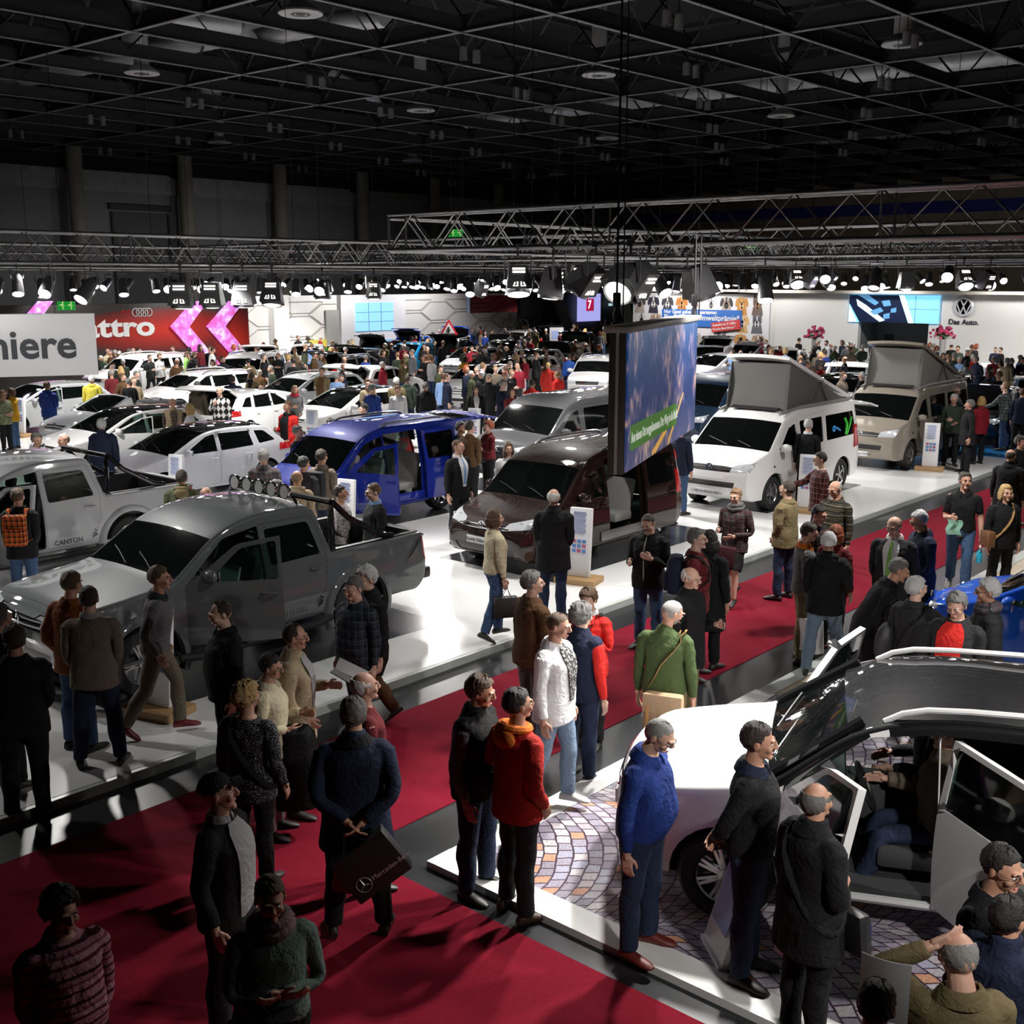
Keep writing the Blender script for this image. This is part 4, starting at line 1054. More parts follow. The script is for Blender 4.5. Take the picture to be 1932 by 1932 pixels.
def stripes(key, stops, scale=1.0, axis=2):
    def b(nt, new, L):
        tc = new('ShaderNodeTexCoord'); sx = new('ShaderNodeSeparateXYZ'); L(tc.outputs['Object'], sx.inputs[0])
        m1 = new('ShaderNodeMath', operation='MULTIPLY'); m1.inputs[1].default_value = scale; L(sx.outputs[axis], m1.inputs[0])
        m2 = new('ShaderNodeMath', operation='FRACT'); L(m1.outputs[0], m2.inputs[0]); return ramp(new, L, m2.outputs[0], stops)
    pattern(key, b)
def plaid(key, base, band, line, scale=11.0, w_=.42):
    def b(nt, new, L):
        tc = new('ShaderNodeTexCoord'); sx = new('ShaderNodeSeparateXYZ'); L(tc.outputs['Object'], sx.inputs[0])
        ad = new('ShaderNodeMath', operation='ADD'); L(sx.outputs[0], ad.inputs[0]); L(sx.outputs[1], ad.inputs[1]); cols = []
        for s_ in (ad.outputs[0], sx.outputs[2]):
            m1 = new('ShaderNodeMath', operation='MULTIPLY'); m1.inputs[1].default_value = scale; L(s_, m1.inputs[0]); m2 = new('ShaderNodeMath', operation='FRACT'); L(m1.outputs[0], m2.inputs[0])
            cols.append(ramp(new, L, m2.outputs[0], [(0, base), (w_, band), (.88, line)]))
        mx = new('ShaderNodeMix', data_type='RGBA'); mx.inputs[0].default_value = .5; L(cols[0], mx.inputs[6]); L(cols[1], mx.inputs[7]); return mx.outputs[2]
    pattern(key, b)
def speckle(key, base, dots, scale=110, th=.55):
    def b(nt, new, L):
        tc = new('ShaderNodeTexCoord'); n = new('ShaderNodeTexNoise'); n.inputs['Scale'].default_value = scale; L(tc.outputs['Object'], n.inputs['Vector']); return ramp(new, L, n.outputs['Fac'], [(0, base), (th, dots)])
    pattern(key, b)
def argyle(key, a_, b_, scale=10):
    def b(nt, new, L):
        tc = new('ShaderNodeTexCoord'); mp = new('ShaderNodeMapping'); mp.inputs['Rotation'].default_value = (0, R_(45), 0); mp.inputs['Scale'].default_value = (1.3, 0, .85); L(tc.outputs['Object'], mp.inputs[0])
        ck = new('ShaderNodeTexChecker'); ck.inputs['Scale'].default_value = scale; ck.inputs[1].default_value = (*a_, 1); ck.inputs[2].default_value = (*b_, 1); L(mp.outputs[0], ck.inputs[0]); return ck.outputs[0]
    pattern(key, b)
F = FAB
stripes('pinkstripe', [(0, (.45, .20, .27)), (.30, (.10, .012, .03)), (.42, (.50, .26, .32)), (.62, (.24, .05, .10)), (.72, (.40, .17, .24)), (.88, (.05, .008, .02))], 7.5)
stripes('brownstripe', [(0, (.045, .036, .020)), (.35, (.010, .009, .009)), (.52, (.19, .17, .12)), (.60, (.040, .034, .022)), (.85, (.012, .011, .010))], 8)
stripes('darkstripe', [(0, F['black']), (.45, (.12, .09, .08)), (.52, F['charcoal']), (.8, (.16, .05, .02)), (.86, F['black'])], 7)
stripes('maroonstripe', [(0, F['maroon']), (.47, (.03, .01, .012)), (.53, F['maroon'])], 5)
plaid('darkplaid', (.010, .014, .022), (.030, .040, .055), (.09, .11, .13)); plaid('redplaid', (.10, .012, .012), (.035, .010, .012), (.30, .26, .24)); plaid('greyplaid', (.05, .05, .058), (.10, .10, .11), (.20, .06, .06)); plaid('blueplaid', (.05, .06, .06), (.16, .18, .18), (.40, .42, .40), 12); plaid('packplaid', (.02, .008, .006), (.45, .06, .012), (.75, .30, .03), 14); plaid('jacketplaid', (.05, .012, .02), (.03, .03, .03), (.11, .10, .08)); plaid('brownplaid', (.10, .08, .06), (.05, .035, .03), (.2, .17, .14), 12)
speckle('speckle', (.008, .008, .010), (.42, .42, .45), 130, .60); speckle('floral', (.62, .58, .58), (.10, .05, .07), 55, .56); speckle('leafy', (.13, .15, .08), (.34, .36, .24), 40, .55); argyle('argyle', (.02, .02, .02), (.62, .62, .60), 9); speckle('scarfknit', (.16, .09, .11), (.22, .15, .16), 150, .5); speckle('camo', (.04, .04, .045), (.30, .29, .27), 45, .52)
def floor_h(x, y):
    for x0, x1, y0, y1, h in ((30.6, 34.4, 9.45, 16, .115), (-9, 34.5, 9.41, 24.2, .1), (7, 35, 24.6, 43, .06), (34.6, 50, 8.2, 30, .05), (6.2, 34, -4, 5.88, .055), (5.93, 11.2, -4, 6.1, .06)):
        if x0 <= x <= x1 and y0 <= y <= y1: return h
    return .008 if (y < 8.75 and (x < 5.7 or y > 6.78)) else 0
def make_person(label, px, h=1.75, face=0, pose=None, hair='short', hc='brown', top='jacket', tc='black', legs='trousers', lc='djeans', shoe=(.02, .018, .016), skin=None, extras=(), girth=1, belly=0, floor=.0, group=None, loc=None, detail=True, anchor='head', face_abs=None, dz0=None):
    """px: where the top of the head shows in the photograph; it is brought to the height h over the floor to find where the person stands"""
    pose = pose or {}; P = Pose(**pose); sc = h / 1.75
    shoes = [P.deform(CL['shoe_l'], 'ftL'), P.deform(CL['shoe_r'], 'ftR')]
    dz = -min(s_[:, 2].min() for s_ in shoes) * sc if dz0 is None else dz0
    body = BODY_HI if detail else BODY_LO
    bc = P.deform(body); topz = bc[:, 2].max() * sc + dz + .02; hd = bc[bc[:, 2].argmax()] * sc
    seed = (abs(hash(label)) if False else sum(map(ord, label))) % 997
    if loc is None:
        for _ in range(2):
            hp = at(px[0], px[1], floor + topz)
            to = math.atan2(-hp.y, -hp.x)                 # direction from the person to the camera
            rz = to + math.pi / 2 + R_(face)              # figure faces -Y
            off = rotz(rz) @ Vector((hd[0], hd[1], 0)); floor = floor_h(hp.x - off.x, hp.y - off.y); loc = (hp.x - off.x, hp.y - off.y, floor)
    else: rz = face_abs if face_abs is not None else 0
    root = thing('person', label, 'person', loc, rz, group)
    sk = SKIN[skin if skin is not None else seed % 4]
    girth *= 1.07; kw = dict(girth=girth, belly=belly)
    def put(nm, me, m, mode='', wr=0, parent=None, k=True):
        q = posed(me, P, sc, dz, mode, wr, seed, **(kw if k else {}))
        if m is not None:
            q.materials.clear(); q.materials.append(m)
        return link(nm, q, parent or root)
    b = put('body', body, sk)
    if detail:
        put('eyes', CL['eyes'], None, 'head', k=False); put('lips', CL['lips'], LIPS, 'head', k=False)
        if hc: put('eyebrows', CL['eyebrows'], hairmat('dark' if hc in ('black', 'dark', 'brown') else ('grey' if hc in ('grey', 'silver', 'white', 'salt') else 'light')), 'head', k=False)
    if hair:
        put(HAIR[hair].name.split('.')[0], HAIR[hair], hairmat(hc) if hair not in ('cap', 'beanie') else fab(hc), 'head', k=False)
    legm = 'slim' if legs == 'slim' else legs
    if legs: put('skirt' if legs == 'skirt' else 'trousers', CL[legm], fab(lc), 'hem' if legs == 'skirt' else 'legs', .0065)
    nm = {'padded': 'jacket', 'midcoat': 'coat', 'tee': 'shirt', 'blazer': 'jacket'}.get(top, top)
    if top == 'vest': put('shirt', CL['sweater'], fab(tc[1]), 'hem', .003); tcol = tc[0]
    else: tcol = tc
    J_ = put(nm, CL[top], fab(tcol), 'hem', .009 if top in ('padded',) else .0065)
    sm = mat('shoe_%d' % int(shoe[0] * 1000), shoe, .5)
    for s_, me, md in (('L', 'shoe_l', 'ftL'), ('R', 'shoe_r', 'ftR')): put('shoe', CL[me], sm, md, k=False)
    if top in ('jacket', 'midcoat', 'coat') and not any((e[0] if isinstance(e, tuple) else e) in ('collar', 'hood', 'scarf', 'shirt_collar') for e in extras): extras = tuple(extras) + (('collar', tc),)
    for e in extras:
        e, c = e if isinstance(e, tuple) else (e, 'black')
        if e == 'glasses': put('glasses', CL['glasses'], mat('glasses_frame', (.02, .02, .022), .3), 'head', k=False)
        elif e == 'moustache': put('moustache', CL['moustache'], hairmat(c), 'head', k=False)
        elif e in ('strap', 'strap_r', 'pack_straps', 'backpack'): put({'backpack': 'backpack'}.get(e, 'strap'), CL[e], fab(c), 'spine')
        elif e in ('shirt_front', 'shirt_wide', 'tie', 'zip'): put('shirt_front' if e == 'shirt_wide' else e, CL[e], fab(c), 'hem' if e != 'tie' else '')
        else: put(e, CL[e], fab(c), '' if e not in ('hood',) else '', k=True)
    root['hz'] = topz
    PP = dict(root=root, P=P, sc=sc, dz=dz, rz=rz)
    PP['hand'] = {L: Vector(loc) + rotz(rz) @ Vector((P.hand[L][0] * sc, P.hand[L][1] * sc, P.hand[L][2] * sc + dz)) for L in 'LR'}
    PP['dir'] = rotz(rz) @ Vector((0, -1, 0)); PP['left'] = rotz(rz) @ Vector((1, 0, 0))
    return PP
# ---------------------------------------------------------------- the hall: floor, walls, roof
def noisecol(key, c1, c2, scale, rough, bump=0, **k):
    def b(nt, new, L):
        tc = new('ShaderNodeTexCoord'); n = new('ShaderNodeTexNoise'); n.inputs['Scale'].default_value = scale; n.inputs['Detail'].default_value = 6; L(tc.outputs['Object'], n.inputs['Vector'])
        return ramp(new, L, n.outputs['Fac'], [(.3, c1), (.7, c2)], 'LINEAR')
    return node_mat(key, b, rough, **k)
CONC = noisecol('dark_concrete', (.012, .0125, .014), (.026, .027, .030), 1.4, .30)
REDC = noisecol('red_carpet', (.145, .0045, .015), (.185, .007, .020), 55, .95, spec=.1)
WHITEFL = mat('white_stage', (.80, .80, .80), .16); EDGE = mat('stage_edge', (.50, .53, .50), .35)
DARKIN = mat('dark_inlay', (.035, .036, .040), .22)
WHITEP = mat('white_paint', (.78, .77, .75), .5); WHITEB = mat('white_board', (.80, .80, .82), .4)
BLUEFL = mat('blue_floor', (.02, .17, .42), .2)
struct('floor', G().box((42, 28, -.1), (116, 84, .2)), CONC)
struct('carpet_aisle', G().box((27.85, 7.765, .004), (44.3, 1.97, .008)), REDC)
struct('carpet_front', G().box((-1.65, .7, .004), (14.7, 16.1, .008)), REDC)
# the dark joint between aisle carpet and stages is the concrete floor; white stage of the vans
def slab(name, x0, x1, y0, y1, h, m, edge=None):
    struct(name, G().box(((x0 + x1) / 2, (y0 + y1) / 2, h / 2), (x1 - x0, y1 - y0, h)), m)
    if edge: struct(name + '_edge', G().box(((x0 + x1) / 2, y0 - .03, h * .48), (x1 - x0 + .06, .06, h * .96)), edge)
slab('stage_vans', -9, 34.5, 9.41, 24.2, .1, WHITEFL, EDGE)
slab('stage_cars', 7, 35, 24.6, 43, .06, WHITEFL)
slab('stage_right', 34.6, 50, 8.2, 30, .05, WHITEFL)
slab('stage_blue', 30.6, 34.4, 9.45, 16, .115, BLUEFL)
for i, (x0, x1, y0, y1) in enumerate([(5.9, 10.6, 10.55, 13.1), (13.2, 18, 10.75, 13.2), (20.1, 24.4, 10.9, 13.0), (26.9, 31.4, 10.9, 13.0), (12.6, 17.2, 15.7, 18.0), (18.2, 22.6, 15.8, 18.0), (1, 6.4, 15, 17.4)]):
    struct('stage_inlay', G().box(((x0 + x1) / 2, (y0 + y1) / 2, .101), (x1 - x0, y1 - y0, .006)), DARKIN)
# cobbled stage of the white car and the wooden stage beyond it
def cob(nt, new, L):
    tc = new('ShaderNodeTexCoord'); mp = new('ShaderNodeMapping'); mp.inputs['Location'].default_value = (-5.7, -5.9, 0); L(tc.outputs['Object'], mp.inputs[0])
    sx = new('ShaderNodeSeparateXYZ'); L(mp.outputs[0], sx.inputs[0])
    mth = lambda op, a_, b_=None: (lambda n: ([L(q, n.inputs[i]) if hasattr(q, 'links') else setattr(n.inputs[i], 'default_value', q) for i, q in enumerate((a_, b_)) if q is not None], n.outputs[0])[1])(new('ShaderNodeMath', operation=op))
    X, Y = sx.outputs[0], sx.outputs[1]
    u = mth('ADD', mth('MULTIPLY', X, .7513), mth('MULTIPLY', Y, .66)); v = mth('SUBTRACT', mth('MULTIPLY', X, .66), mth('MULTIPLY', Y, .7513))
    nz = new('ShaderNodeTexNoise'); nz.inputs['Scale'].default_value = 5; L(tc.outputs['Object'], nz.inputs['Vector'])
    um = mth('MULTIPLY', mth('SUBTRACT', mth('FRACT', mth('ADD', mth('DIVIDE', u, 2.3), .27)), .5), 2.3)
    arc = mth('SQRT', mth('SUBTRACT', 2.1, mth('MULTIPLY', um, um)))
    vv = mth('ADD', mth('SUBTRACT', v, arc), mth('MULTIPLY', nz.outputs['Fac'], .06)); uu = mth('ADD', mth('MULTIPLY', mth('ARCSINE', mth('DIVIDE', um, 1.45)), 1.45), mth('MULTIPLY', nz.outputs['Fac'], .05))
    c2 = new('ShaderNodeCombineXYZ'); L(uu, c2.inputs[0]); L(vv, c2.inputs[1])
    br = new('ShaderNodeTexBrick'); L(c2.outputs[0], br.inputs[0]); br.inputs['Scale'].default_value = 1; br.inputs['Brick Width'].default_value = .122; br.inputs['Row Height'].default_value = .122
    br.inputs['Mortar Size'].default_value = .0085; br.inputs['Mortar Smooth'].default_value = .2; br.inputs['Color1'].default_value = (0, 0, 0, 1); br.inputs['Color2'].default_value = (1, 1, 1, 1); br.inputs['Mortar'].default_value = (0, 0, 0, 1); br.offset = .45
    col = ramp(new, L, br.outputs['Color'], [(0, (.30, .27, .33)), (.22, (.46, .42, .46)), (.45, (.36, .33, .40)), (.62, (.55, .50, .52)), (.78, (.40, .40, .50)), (.92, (.58, .30, .19))])
    n2 = new('ShaderNodeTexNoise'); n2.inputs['Scale'].default_value = 60; L(tc.outputs['Object'], n2.inputs['Vector'])
    sp_ = ramp(new, L, n2.outputs['Fac'], [(.3, (.72, .72, .72)), (.6, (1.1, 1.1, 1.1))], 'LINEAR')
    m1 = new('ShaderNodeMix', data_type='RGBA', blend_type='MULTIPLY'); m1.inputs[0].default_value = 1; L(col, m1.inputs[6]); L(sp_, m1.inputs[7])
    m2 = new('ShaderNodeMix', data_type='RGBA'); L(br.outputs['Fac'], m2.inputs[0]); L(m1.outputs[2], m2.inputs[6]); m2.inputs[7].default_value = (.055, .03, .05, 1); return m2.outputs[2]
COB = node_mat('cobble_print', cob, .35)
CURB = mat('white_curb', (.80, .80, .78), .4)
slab('stage_cobbled', 6.2, 11.2, -4, 5.86, .055, COB)
g = G(); g.box((6.065, .95, .03), (.27, 10.35, .06)); g.box((8.7, 5.99, .03), (5.0, .26, .06)); struct('trim_curb', g, CURB)
def wood(nt, new, L):
    tc = new('ShaderNodeTexCoord'); br = new('ShaderNodeTexBrick'); L(tc.outputs['Object'], br.inputs[0]); br.inputs['Scale'].default_value = 1; br.inputs['Brick Width'].default_value = 1.2; br.inputs['Row Height'].default_value = .14; br.inputs['Mortar Size'].default_value = .003
    br.inputs['Color1'].default_value = (.42, .34, .24, 1); br.inputs['Color2'].default_value = (.50, .42, .31, 1); br.inputs['Mortar'].default_value = (.25, .2, .14, 1); return br.outputs['Color']
WOODFL = node_mat('pale_wood_floor', wood, .35)
slab('stage_wood', 11.2, 34, -4, 5.9, .055, WOODFL); struct('trim_wood_edge', G().box((22.6, 5.99, .03), (22.8, .2, .06)), EDGE)
# walls
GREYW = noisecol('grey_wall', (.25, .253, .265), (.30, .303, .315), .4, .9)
GREYL = noisecol('grey_foil', (.30, .303, .312), (.40, .403, .412), 2.2, .55)
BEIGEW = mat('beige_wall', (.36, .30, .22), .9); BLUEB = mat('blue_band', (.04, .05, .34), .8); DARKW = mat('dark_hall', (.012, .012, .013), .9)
struct('wall_left', G().box((40, 64.6, 5), (112, .4, 10)), GREYW)
g = G(); P = [[(x, 64.2 - .12 * abs(math.sin((x - 34.4) / 7.23 * math.pi)) - .05 * math.sin(x * 2.1 + k), z) for x in np.arange(-16, 92, .8)] for k, z in enumerate((10.9, 10.5, 10.1, 9.75))]; g.grid(P, .02)
struct('wall_left_foil', g, GREYL, True)
struct('wall_far', G().box((90.2, 25, 7.5), (.4, 82, 15)), BEIGEW); struct('wall_far_band', G().box((89.95, 30, 10.1), (.1, 70, .9)), BLUEB)
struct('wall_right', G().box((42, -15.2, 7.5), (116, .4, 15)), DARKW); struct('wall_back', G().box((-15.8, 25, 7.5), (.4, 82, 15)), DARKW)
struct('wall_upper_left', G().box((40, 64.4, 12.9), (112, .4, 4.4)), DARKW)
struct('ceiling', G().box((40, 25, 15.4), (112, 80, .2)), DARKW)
CONCOL = noisecol('concrete_column', (.30, .285, .245), (.38, .36, .31), 1.2, .85)
ORD = ['leftmost', 'second', 'third', 'fourth', 'fifth', 'sixth', 'seventh', 'eighth']
for i in range(8):
    x = 34.4 + 7.21 * i; g = G(); g.lathe([(.44, 0), (.44, 13)], 28, None, (x, 63.3, 0))
    tag(g.obj('column', CONCOL, None, True), f'round grey concrete column before the grey hall wall, {ORD[i]} of the row', 'column', 'concrete columns along the hall wall')
for i, (x, wd) in enumerate(((39, 3.6), (75, 3.6))):         # roller gates in the left wall
    t = thing('roller_gate', ['grey roller gate high in the wall between the two leftmost columns', 'grey roller gate in the wall behind the far end of the truss'][i], 'gate', (x, 64.3, 0))
    GS = mat('gate_sheet', (.10, .10, .105), .6)
    G().box((0, 0, 4.3), (wd, .06, 8.6)).obj('gate_sheet', GS, t); G().box((0, -.06, 8.9), (wd + .6, .16, .34)).obj('gate_box', mat('gate_box', (.05, .05, .052), .6), t)
    for s_ in (-1, 1): G().box((s_ * (wd / 2 + .1), -.04, 4.3), (.14, .1, 8.6)).obj('gate_rail', mat('gate_box'), t)
# roof steel: a grid of beams with lattice above
FLNG = mat('roof_flange_lit', (.16, .16, .17), .5); BEAM = mat('roof_steel_shaded', (.022, .022, .024), .7); BEAMD = mat('roof_lattice', (.018, .018, .02), .7)  # flange lit from below and shaded web are put into these two colours
for k in range(-5, 15):
    y = 13.9 + 3.56 * k
    if -12 < y < 64: g = G(); g.box((45, y, 11.72), (92, .13, .03)); g.mi = 1; g.box((45, y, 11.95), (92, .03, .44)); struct('ceiling_beam', g, [FLNG, BEAM])
for k in range(0, 12):
    x = 19.4 + 6.43 * k
    if x < 90:
        g = G(); g.box((x, 25, 11.76), (.16, 78, .03)); g.mi = 1; g.box((x, 25, 12.0), (.03, 78, .46)); struct('ceiling_beam', g, [FLNG, BEAM])
        g = G(); pts = [(x, -13 + 1.78 * j, 11.9 if j % 2 else 13.9) for j in range(44)]; g.tube(pts, .06, 4); g.box((x, 25, 13.95), (.16, 78, .18)); struct('ceiling_lattice', g, BEAMD)
for k in range(-2, 15, 2):
    y = 13.9 + 3.56 * k; g = G(); g.tube([(2 + 2.14 * j, y, 11.9 if j % 2 else 13.9) for j in range(42)], .045, 4); g.box((45, y, 13.9), (90, .12, .14)); struct('ceiling_lattice', g, BEAMD)
# ventilation: silver ducts and round air outlets
DUCT = mat('silver_duct', (.85, .87, .90), .42, .3, bump=.5, bscale=14)
def duct(pts, r, label, grp='silver ventilation ducts under the roof'):
    g = G(); P = [Vector(p) for p in pts]; q = []
    for a, b in zip(P, P[1:]):
        n = max(2, int((b - a).length / .25))
        for i in range(n): q.append(a.lerp(b, i / n))
    q.append(P[-1]); rr = [r * (1.0 if i % 2 else .955) for i in range(len(q))]
    t = thing('ventilation_duct', label, 'duct', P[0], 0, grp); g.v = []; g.tube([p - P[0] for p in q], rr, 18).obj('duct_pipe', DUCT, t, 60)
    for p in q[2::14]: G().tube([p - P[0], Vector((p.x - P[0].x, p.y - P[0].y, 15.32 - P[0].z))], .012, 4).obj('hanger', BLACK, t)
duct([(48.5, 11, 13.3), (48.5, 46, 13.3)], .42, 'long silver spiral duct under the dark roof, right of the middle')
duct([(26.2, 34.5, 13.3), (25.4, 54, 13.3)], .42, 'silver spiral duct under the roof at the far upper left')
duct([(27, 29.2, 13.0), (27, 30.6, 13.1), (26.4, 31.6, 13.0), (25.0, 32.0, 12.6), (24.0, 32.2, 12.2)], .34, 'bent silver duct elbow under the roof, upper middle left')
duct([(22.4, 36.9, 12.3), (22.6, 37, 13.1), (23.3, 36.6, 13.4), (24.6, 35.8, 13.4), (25.8, 35.4, 13.4)], .33, 'bent silver duct elbow over a round air outlet, upper left')
duct([(33.5, 39.5, 13.1), (36.5, 41.2, 13.1), (38.2, 42.2, 13.0), (38.9, 42.6, 12.6), (39.1, 42.7, 12.0)], .26, 'thin silver duct bending down near the middle of the roof')
duct([(31.4, 44.5, 13.1), (33.4, 50, 13.1)], .30, 'short silver duct stretch behind the roof lattice, far left')
duct([(70, 12, 13.4), (70, 44, 13.4)], .35, 'farthest silver duct under the roof, at the right')
OUTL = mat('air_outlet_white', (.42, .42, .42), .5); OUTD = mat('air_outlet_slots', (.05, .05, .05), .6)
for i, (x, y, la) in enumerate([(20.8, 25.8, 'largest round white air outlet, at the top left of the middle'), (22.9, 37.1, 'round white air outlet below the bent duct at the upper left'), (35.5, 36.3, 'round white air outlet left of the roof middle, beside the thin duct'), (33.6, 25.5, 'round white air outlet in the middle of the roof'), (35.4, 15.4, 'round white air outlet at the upper right'),
        (47, 25.7, 'round white air outlet under the long duct, right of the middle'), (36.6, 52.4, 'small round air outlet above the left hall wall'), (49.7, 51.6, 'small round air outlet in the dark, left of the exit sign'), (48.5, 36.2, 'small round air outlet beneath the far end of the long duct'), (62.6, 50.9, 'smallest round air outlet, far back near the middle')]):
    t = thing('air_outlet', la, 'air outlet', (x, y, 11.6), 0, 'round air outlets of the roof')
    g = G(); g.lathe([(.30, 0), (.58, 0), (.60, .02), (.58, .07), (.26, .30), (.26, 3.75)], 28); g.obj('outlet_plate', OUTL, t, 30)
    g = G(); g.lathe([(.0, -.012), (.12, -.012), (.12, .005)], 20); g.lathe([(.18, -.008), (.26, -.008), (.27, .01), (.17, .01)], 24, cap=False); g.obj('outlet_core', OUTD, t, 30)
DL = mat('downlight_can', (.22, .22, .225), .45, .3)
dl0 = None
for k in range(1, 14, 2):
    for j in range(7):
        x, y = 22.6 + 6.43 * (k * .5 + .0), 13.9 + 3.56 * (2 * j + (1 if k % 4 == 1 else 0))
        if y > 58 or x > 62: continue
        for s_ in (0, .75):
            if dl0 is None:
                t = thing('downlight', 'grey cylindrical downlight hung in a pair under the roof beams', 'ceiling lamp', (0, 0, 0), 0, 'paired grey downlights under the roof')
                g = G(); g.lathe([(.10, 0), (.115, .0), (.115, .34), (.08, .38), (.0, .38)], 14, cap=False); g.obj('lamp_can', DL, t, 40)
                G().lathe([(0, .03), (.10, .03)], 12).obj('lamp_glass', mat('lamp_off', (.05, .05, .055), .2), t); G().tube([(0, 0, .36), (0, 0, .77)], .012, 5).obj('stem', BLACK, t); dl0 = t; c = t
            else: c = copy_tree(dl0)
            c.location = (x + s_ * .75, y, 10.97)
# ---------------------------------------------------------------- trusses
ALU = mat('truss_aluminium', (.27, .265, .265), .36, .85); ALUD = mat('truss_joint', (.25, .25, .26), .4, .8)
def truss(p0, p1, label, h=.62, w_=.46, step=.62):
    p0, p1 = Vector(p0), Vector(p1); d = p1 - p0; L = d.length; d.normalize(); s_ = Vector((0, 0, 1)).cross(d)
    t = thing('lighting_truss', label, 'truss', p0)
    n = max(2, int(L / step) // 2 * 2)
    for y in (-w_ / 2, w_ / 2):
        for z in (0, h): G().tube([s_ * y + Vector((0, 0, z)), d * L + s_ * y + Vector((0, 0, z))], .036, 8).obj('chord', ALU, t, 60)
    def zig(a, b): return G().tube([(a if i % 2 else b) + d * (L * i / n) for i in range(n + 1)], .019, 5)
    c = {(y, z): s_ * y + Vector((0, 0, z)) for y in (-w_ / 2, w_ / 2) for z in (0, h)}; lo, hi = -w_ / 2, w_ / 2
    for a, b in (((lo, 0), (lo, h)), ((hi, h), (hi, 0)), ((lo, h), (hi, h)), ((hi, 0), (lo, 0))): zig(c[a], c[b]).obj('lattice', ALU, t, 60)
    k = max(1, int(L / 4))
    for i in range(k + 1):
        f = L * i / k; q = d * f
        G().tube([q + c[lo, 0], q + c[lo, h], q + c[hi, h], q + c[hi, 0], q + c[lo, 0]], .02, 5).obj('end_frame', ALUD, t, 60)
    q0, q1, ax_ = (p0.x, p1.x, 0) if abs(d.x) > .5 else (p0.y, p1.y, 1)
    base, st = ((19.4, 6.43), (13.9, 3.56 * 3))[ax_]; ks = [base + st * j for j in range(-3, 12) if q0 + .3 < base + st * j < q1 - .3]
    for q in ks: v = d * (q - q0) + c[lo, h]; G().tube([v, (v.x, v.y, 11.78 - p0.z)], .010, 4).obj('suspension_wire', BLACK, t)
    return t
TZ = 5.18
truss((15.65, -3, TZ + .03), (15.65, 16.7, TZ + .03), 'nearest silver lattice truss, running in from the right above the hanging screen', .66)
truss((15.65, 16.7, TZ + .02), (40, 16.7, TZ + .02), 'silver truss leaving the inner end of the nearest truss towards the back right')
truss((2, 24.9, 5.02), (40, 24.9, 5.02), 'long silver truss crossing from the left edge of the picture', .66)
truss((24.2, -2, TZ), (24.2, 40, TZ), 'second crosswise silver truss, behind the nearest one')
truss((31.5, 0, TZ), (31.5, 42, TZ), 'third crosswise silver truss above the camper vans')
truss((40, 2, TZ), (40, 44, TZ), 'fourth crosswise silver truss, before the right display walls')
truss((48, 6, TZ), (48, 46, TZ), 'farthest crosswise silver truss, close to the right display walls')
truss((24.2, 20.6, TZ + .01), (44, 20.6, TZ + .01), 'lengthwise silver truss above the row of grey and navy vans')
truss((36, 2, TZ + .02), (36, 43, TZ + .02), 'crosswise silver truss between the third and fourth ones')
truss((10, 31.7, 5.0), (50, 31.7, 5.0), 'lengthwise silver truss just behind the long left one')
truss((13, 39.5, 5.0), (52, 39.5, 5.0), 'lengthwise silver truss before the red display wall', .55)
truss((30, 46.6, 5.0), (64, 46.6, 5.0), 'lengthwise silver truss before the white patterned wall', .55)
truss((9.5, 24.9, 5.02), (9.5, 44, 5.02), 'crosswise silver truss at the left edge behind the long truss')
# ---------------------------------------------------------------- truss lamps
LENS = mat('lamp_lens_lit', (1, .97, .92), .3, emit=26); LENS.cycles.emission_sampling = 'NONE'
LENSV = mat('lamp_lens_violet', (.93, .82, 1), .3, emit=22); LENSV.cycles.emission_sampling = 'NONE'
LENSO = mat('lamp_lens_dim', (.9, .88, .8), .3, emit=1.6); LENSO.cycles.emission_sampling = 'NONE'
HOUS = mat('lamp_housing', (.085, .085, .09), .4, .1); GRILL = mat('lamp_vent_glow', (1, .93, .85), .4, emit=1.5); GRILL.cycles.emission_sampling = 'NONE'
GLS = glass_mat('lamp_front_glass', (.2, .21, .22), opac=.1)
def flood(lens):
    t = thing('flood_lamp', '', 'stage lamp')
    h = thing('head', None, None); adopt(h, t); h.location = (0, 0, -.12)
    g = G()   # tapered box housing, front face down
    v = [(-.15, -.13, 0), (.15, -.13, 0), (.15, .13, 0), (-.15, .13, 0), (-.21, -.20, -.42), (.21, -.20, -.42), (.21, .20, -.42), (-.21, .20, -.42)]
    g.add(v, [(3, 2, 1, 0), (0, 1, 5, 4), (1, 2, 6, 5), (2, 3, 7, 6), (3, 0, 4, 7)]); g.obj('housing', HOUS, h)
    g = G(); g.lathe([(.165, -.40), (.185, -.47), (.195, -.47), (.2, -.40)], 24, cap=False); g.obj('rim', ALUD, h, 40)
    G().lathe([(0, -.49), (.10, -.485), (.168, -.455), (.168, -.42), (0, -.42)], 24, cap=False).obj('lens', lens, h, 40)
    for k in range(2): G().box((0, -.150 - .012 * k, -.07 - .055 * k), (.21, .012, .03)).obj('vent', GRILL, h)
    for s_ in (-1, 1):
        g = G(); g.tube([(s_ * .03, -.185, -.30), (s_ * .03, -.195, -.37), (s_ * .10, -.195, -.37), (s_ * .07, -.187, -.31)], .012, 4); g.obj('window', GRILL, h)  # glowing strips stand in for the reflection on the housing front
    g = G(); g.tube([(-.215, 0, -.30), (-.225, 0, .06), (.225, 0, .06), (.215, 0, -.30)], .014, 6); g.obj('yoke', HOUS, t, True)
    g = G(); g.tube([(0, 0, .06), (0, 0, .22)], .018, 6); g.box((0, 0, .22), (.07, .10, .08)); g.obj('clamp', BLACK, t)
    return t
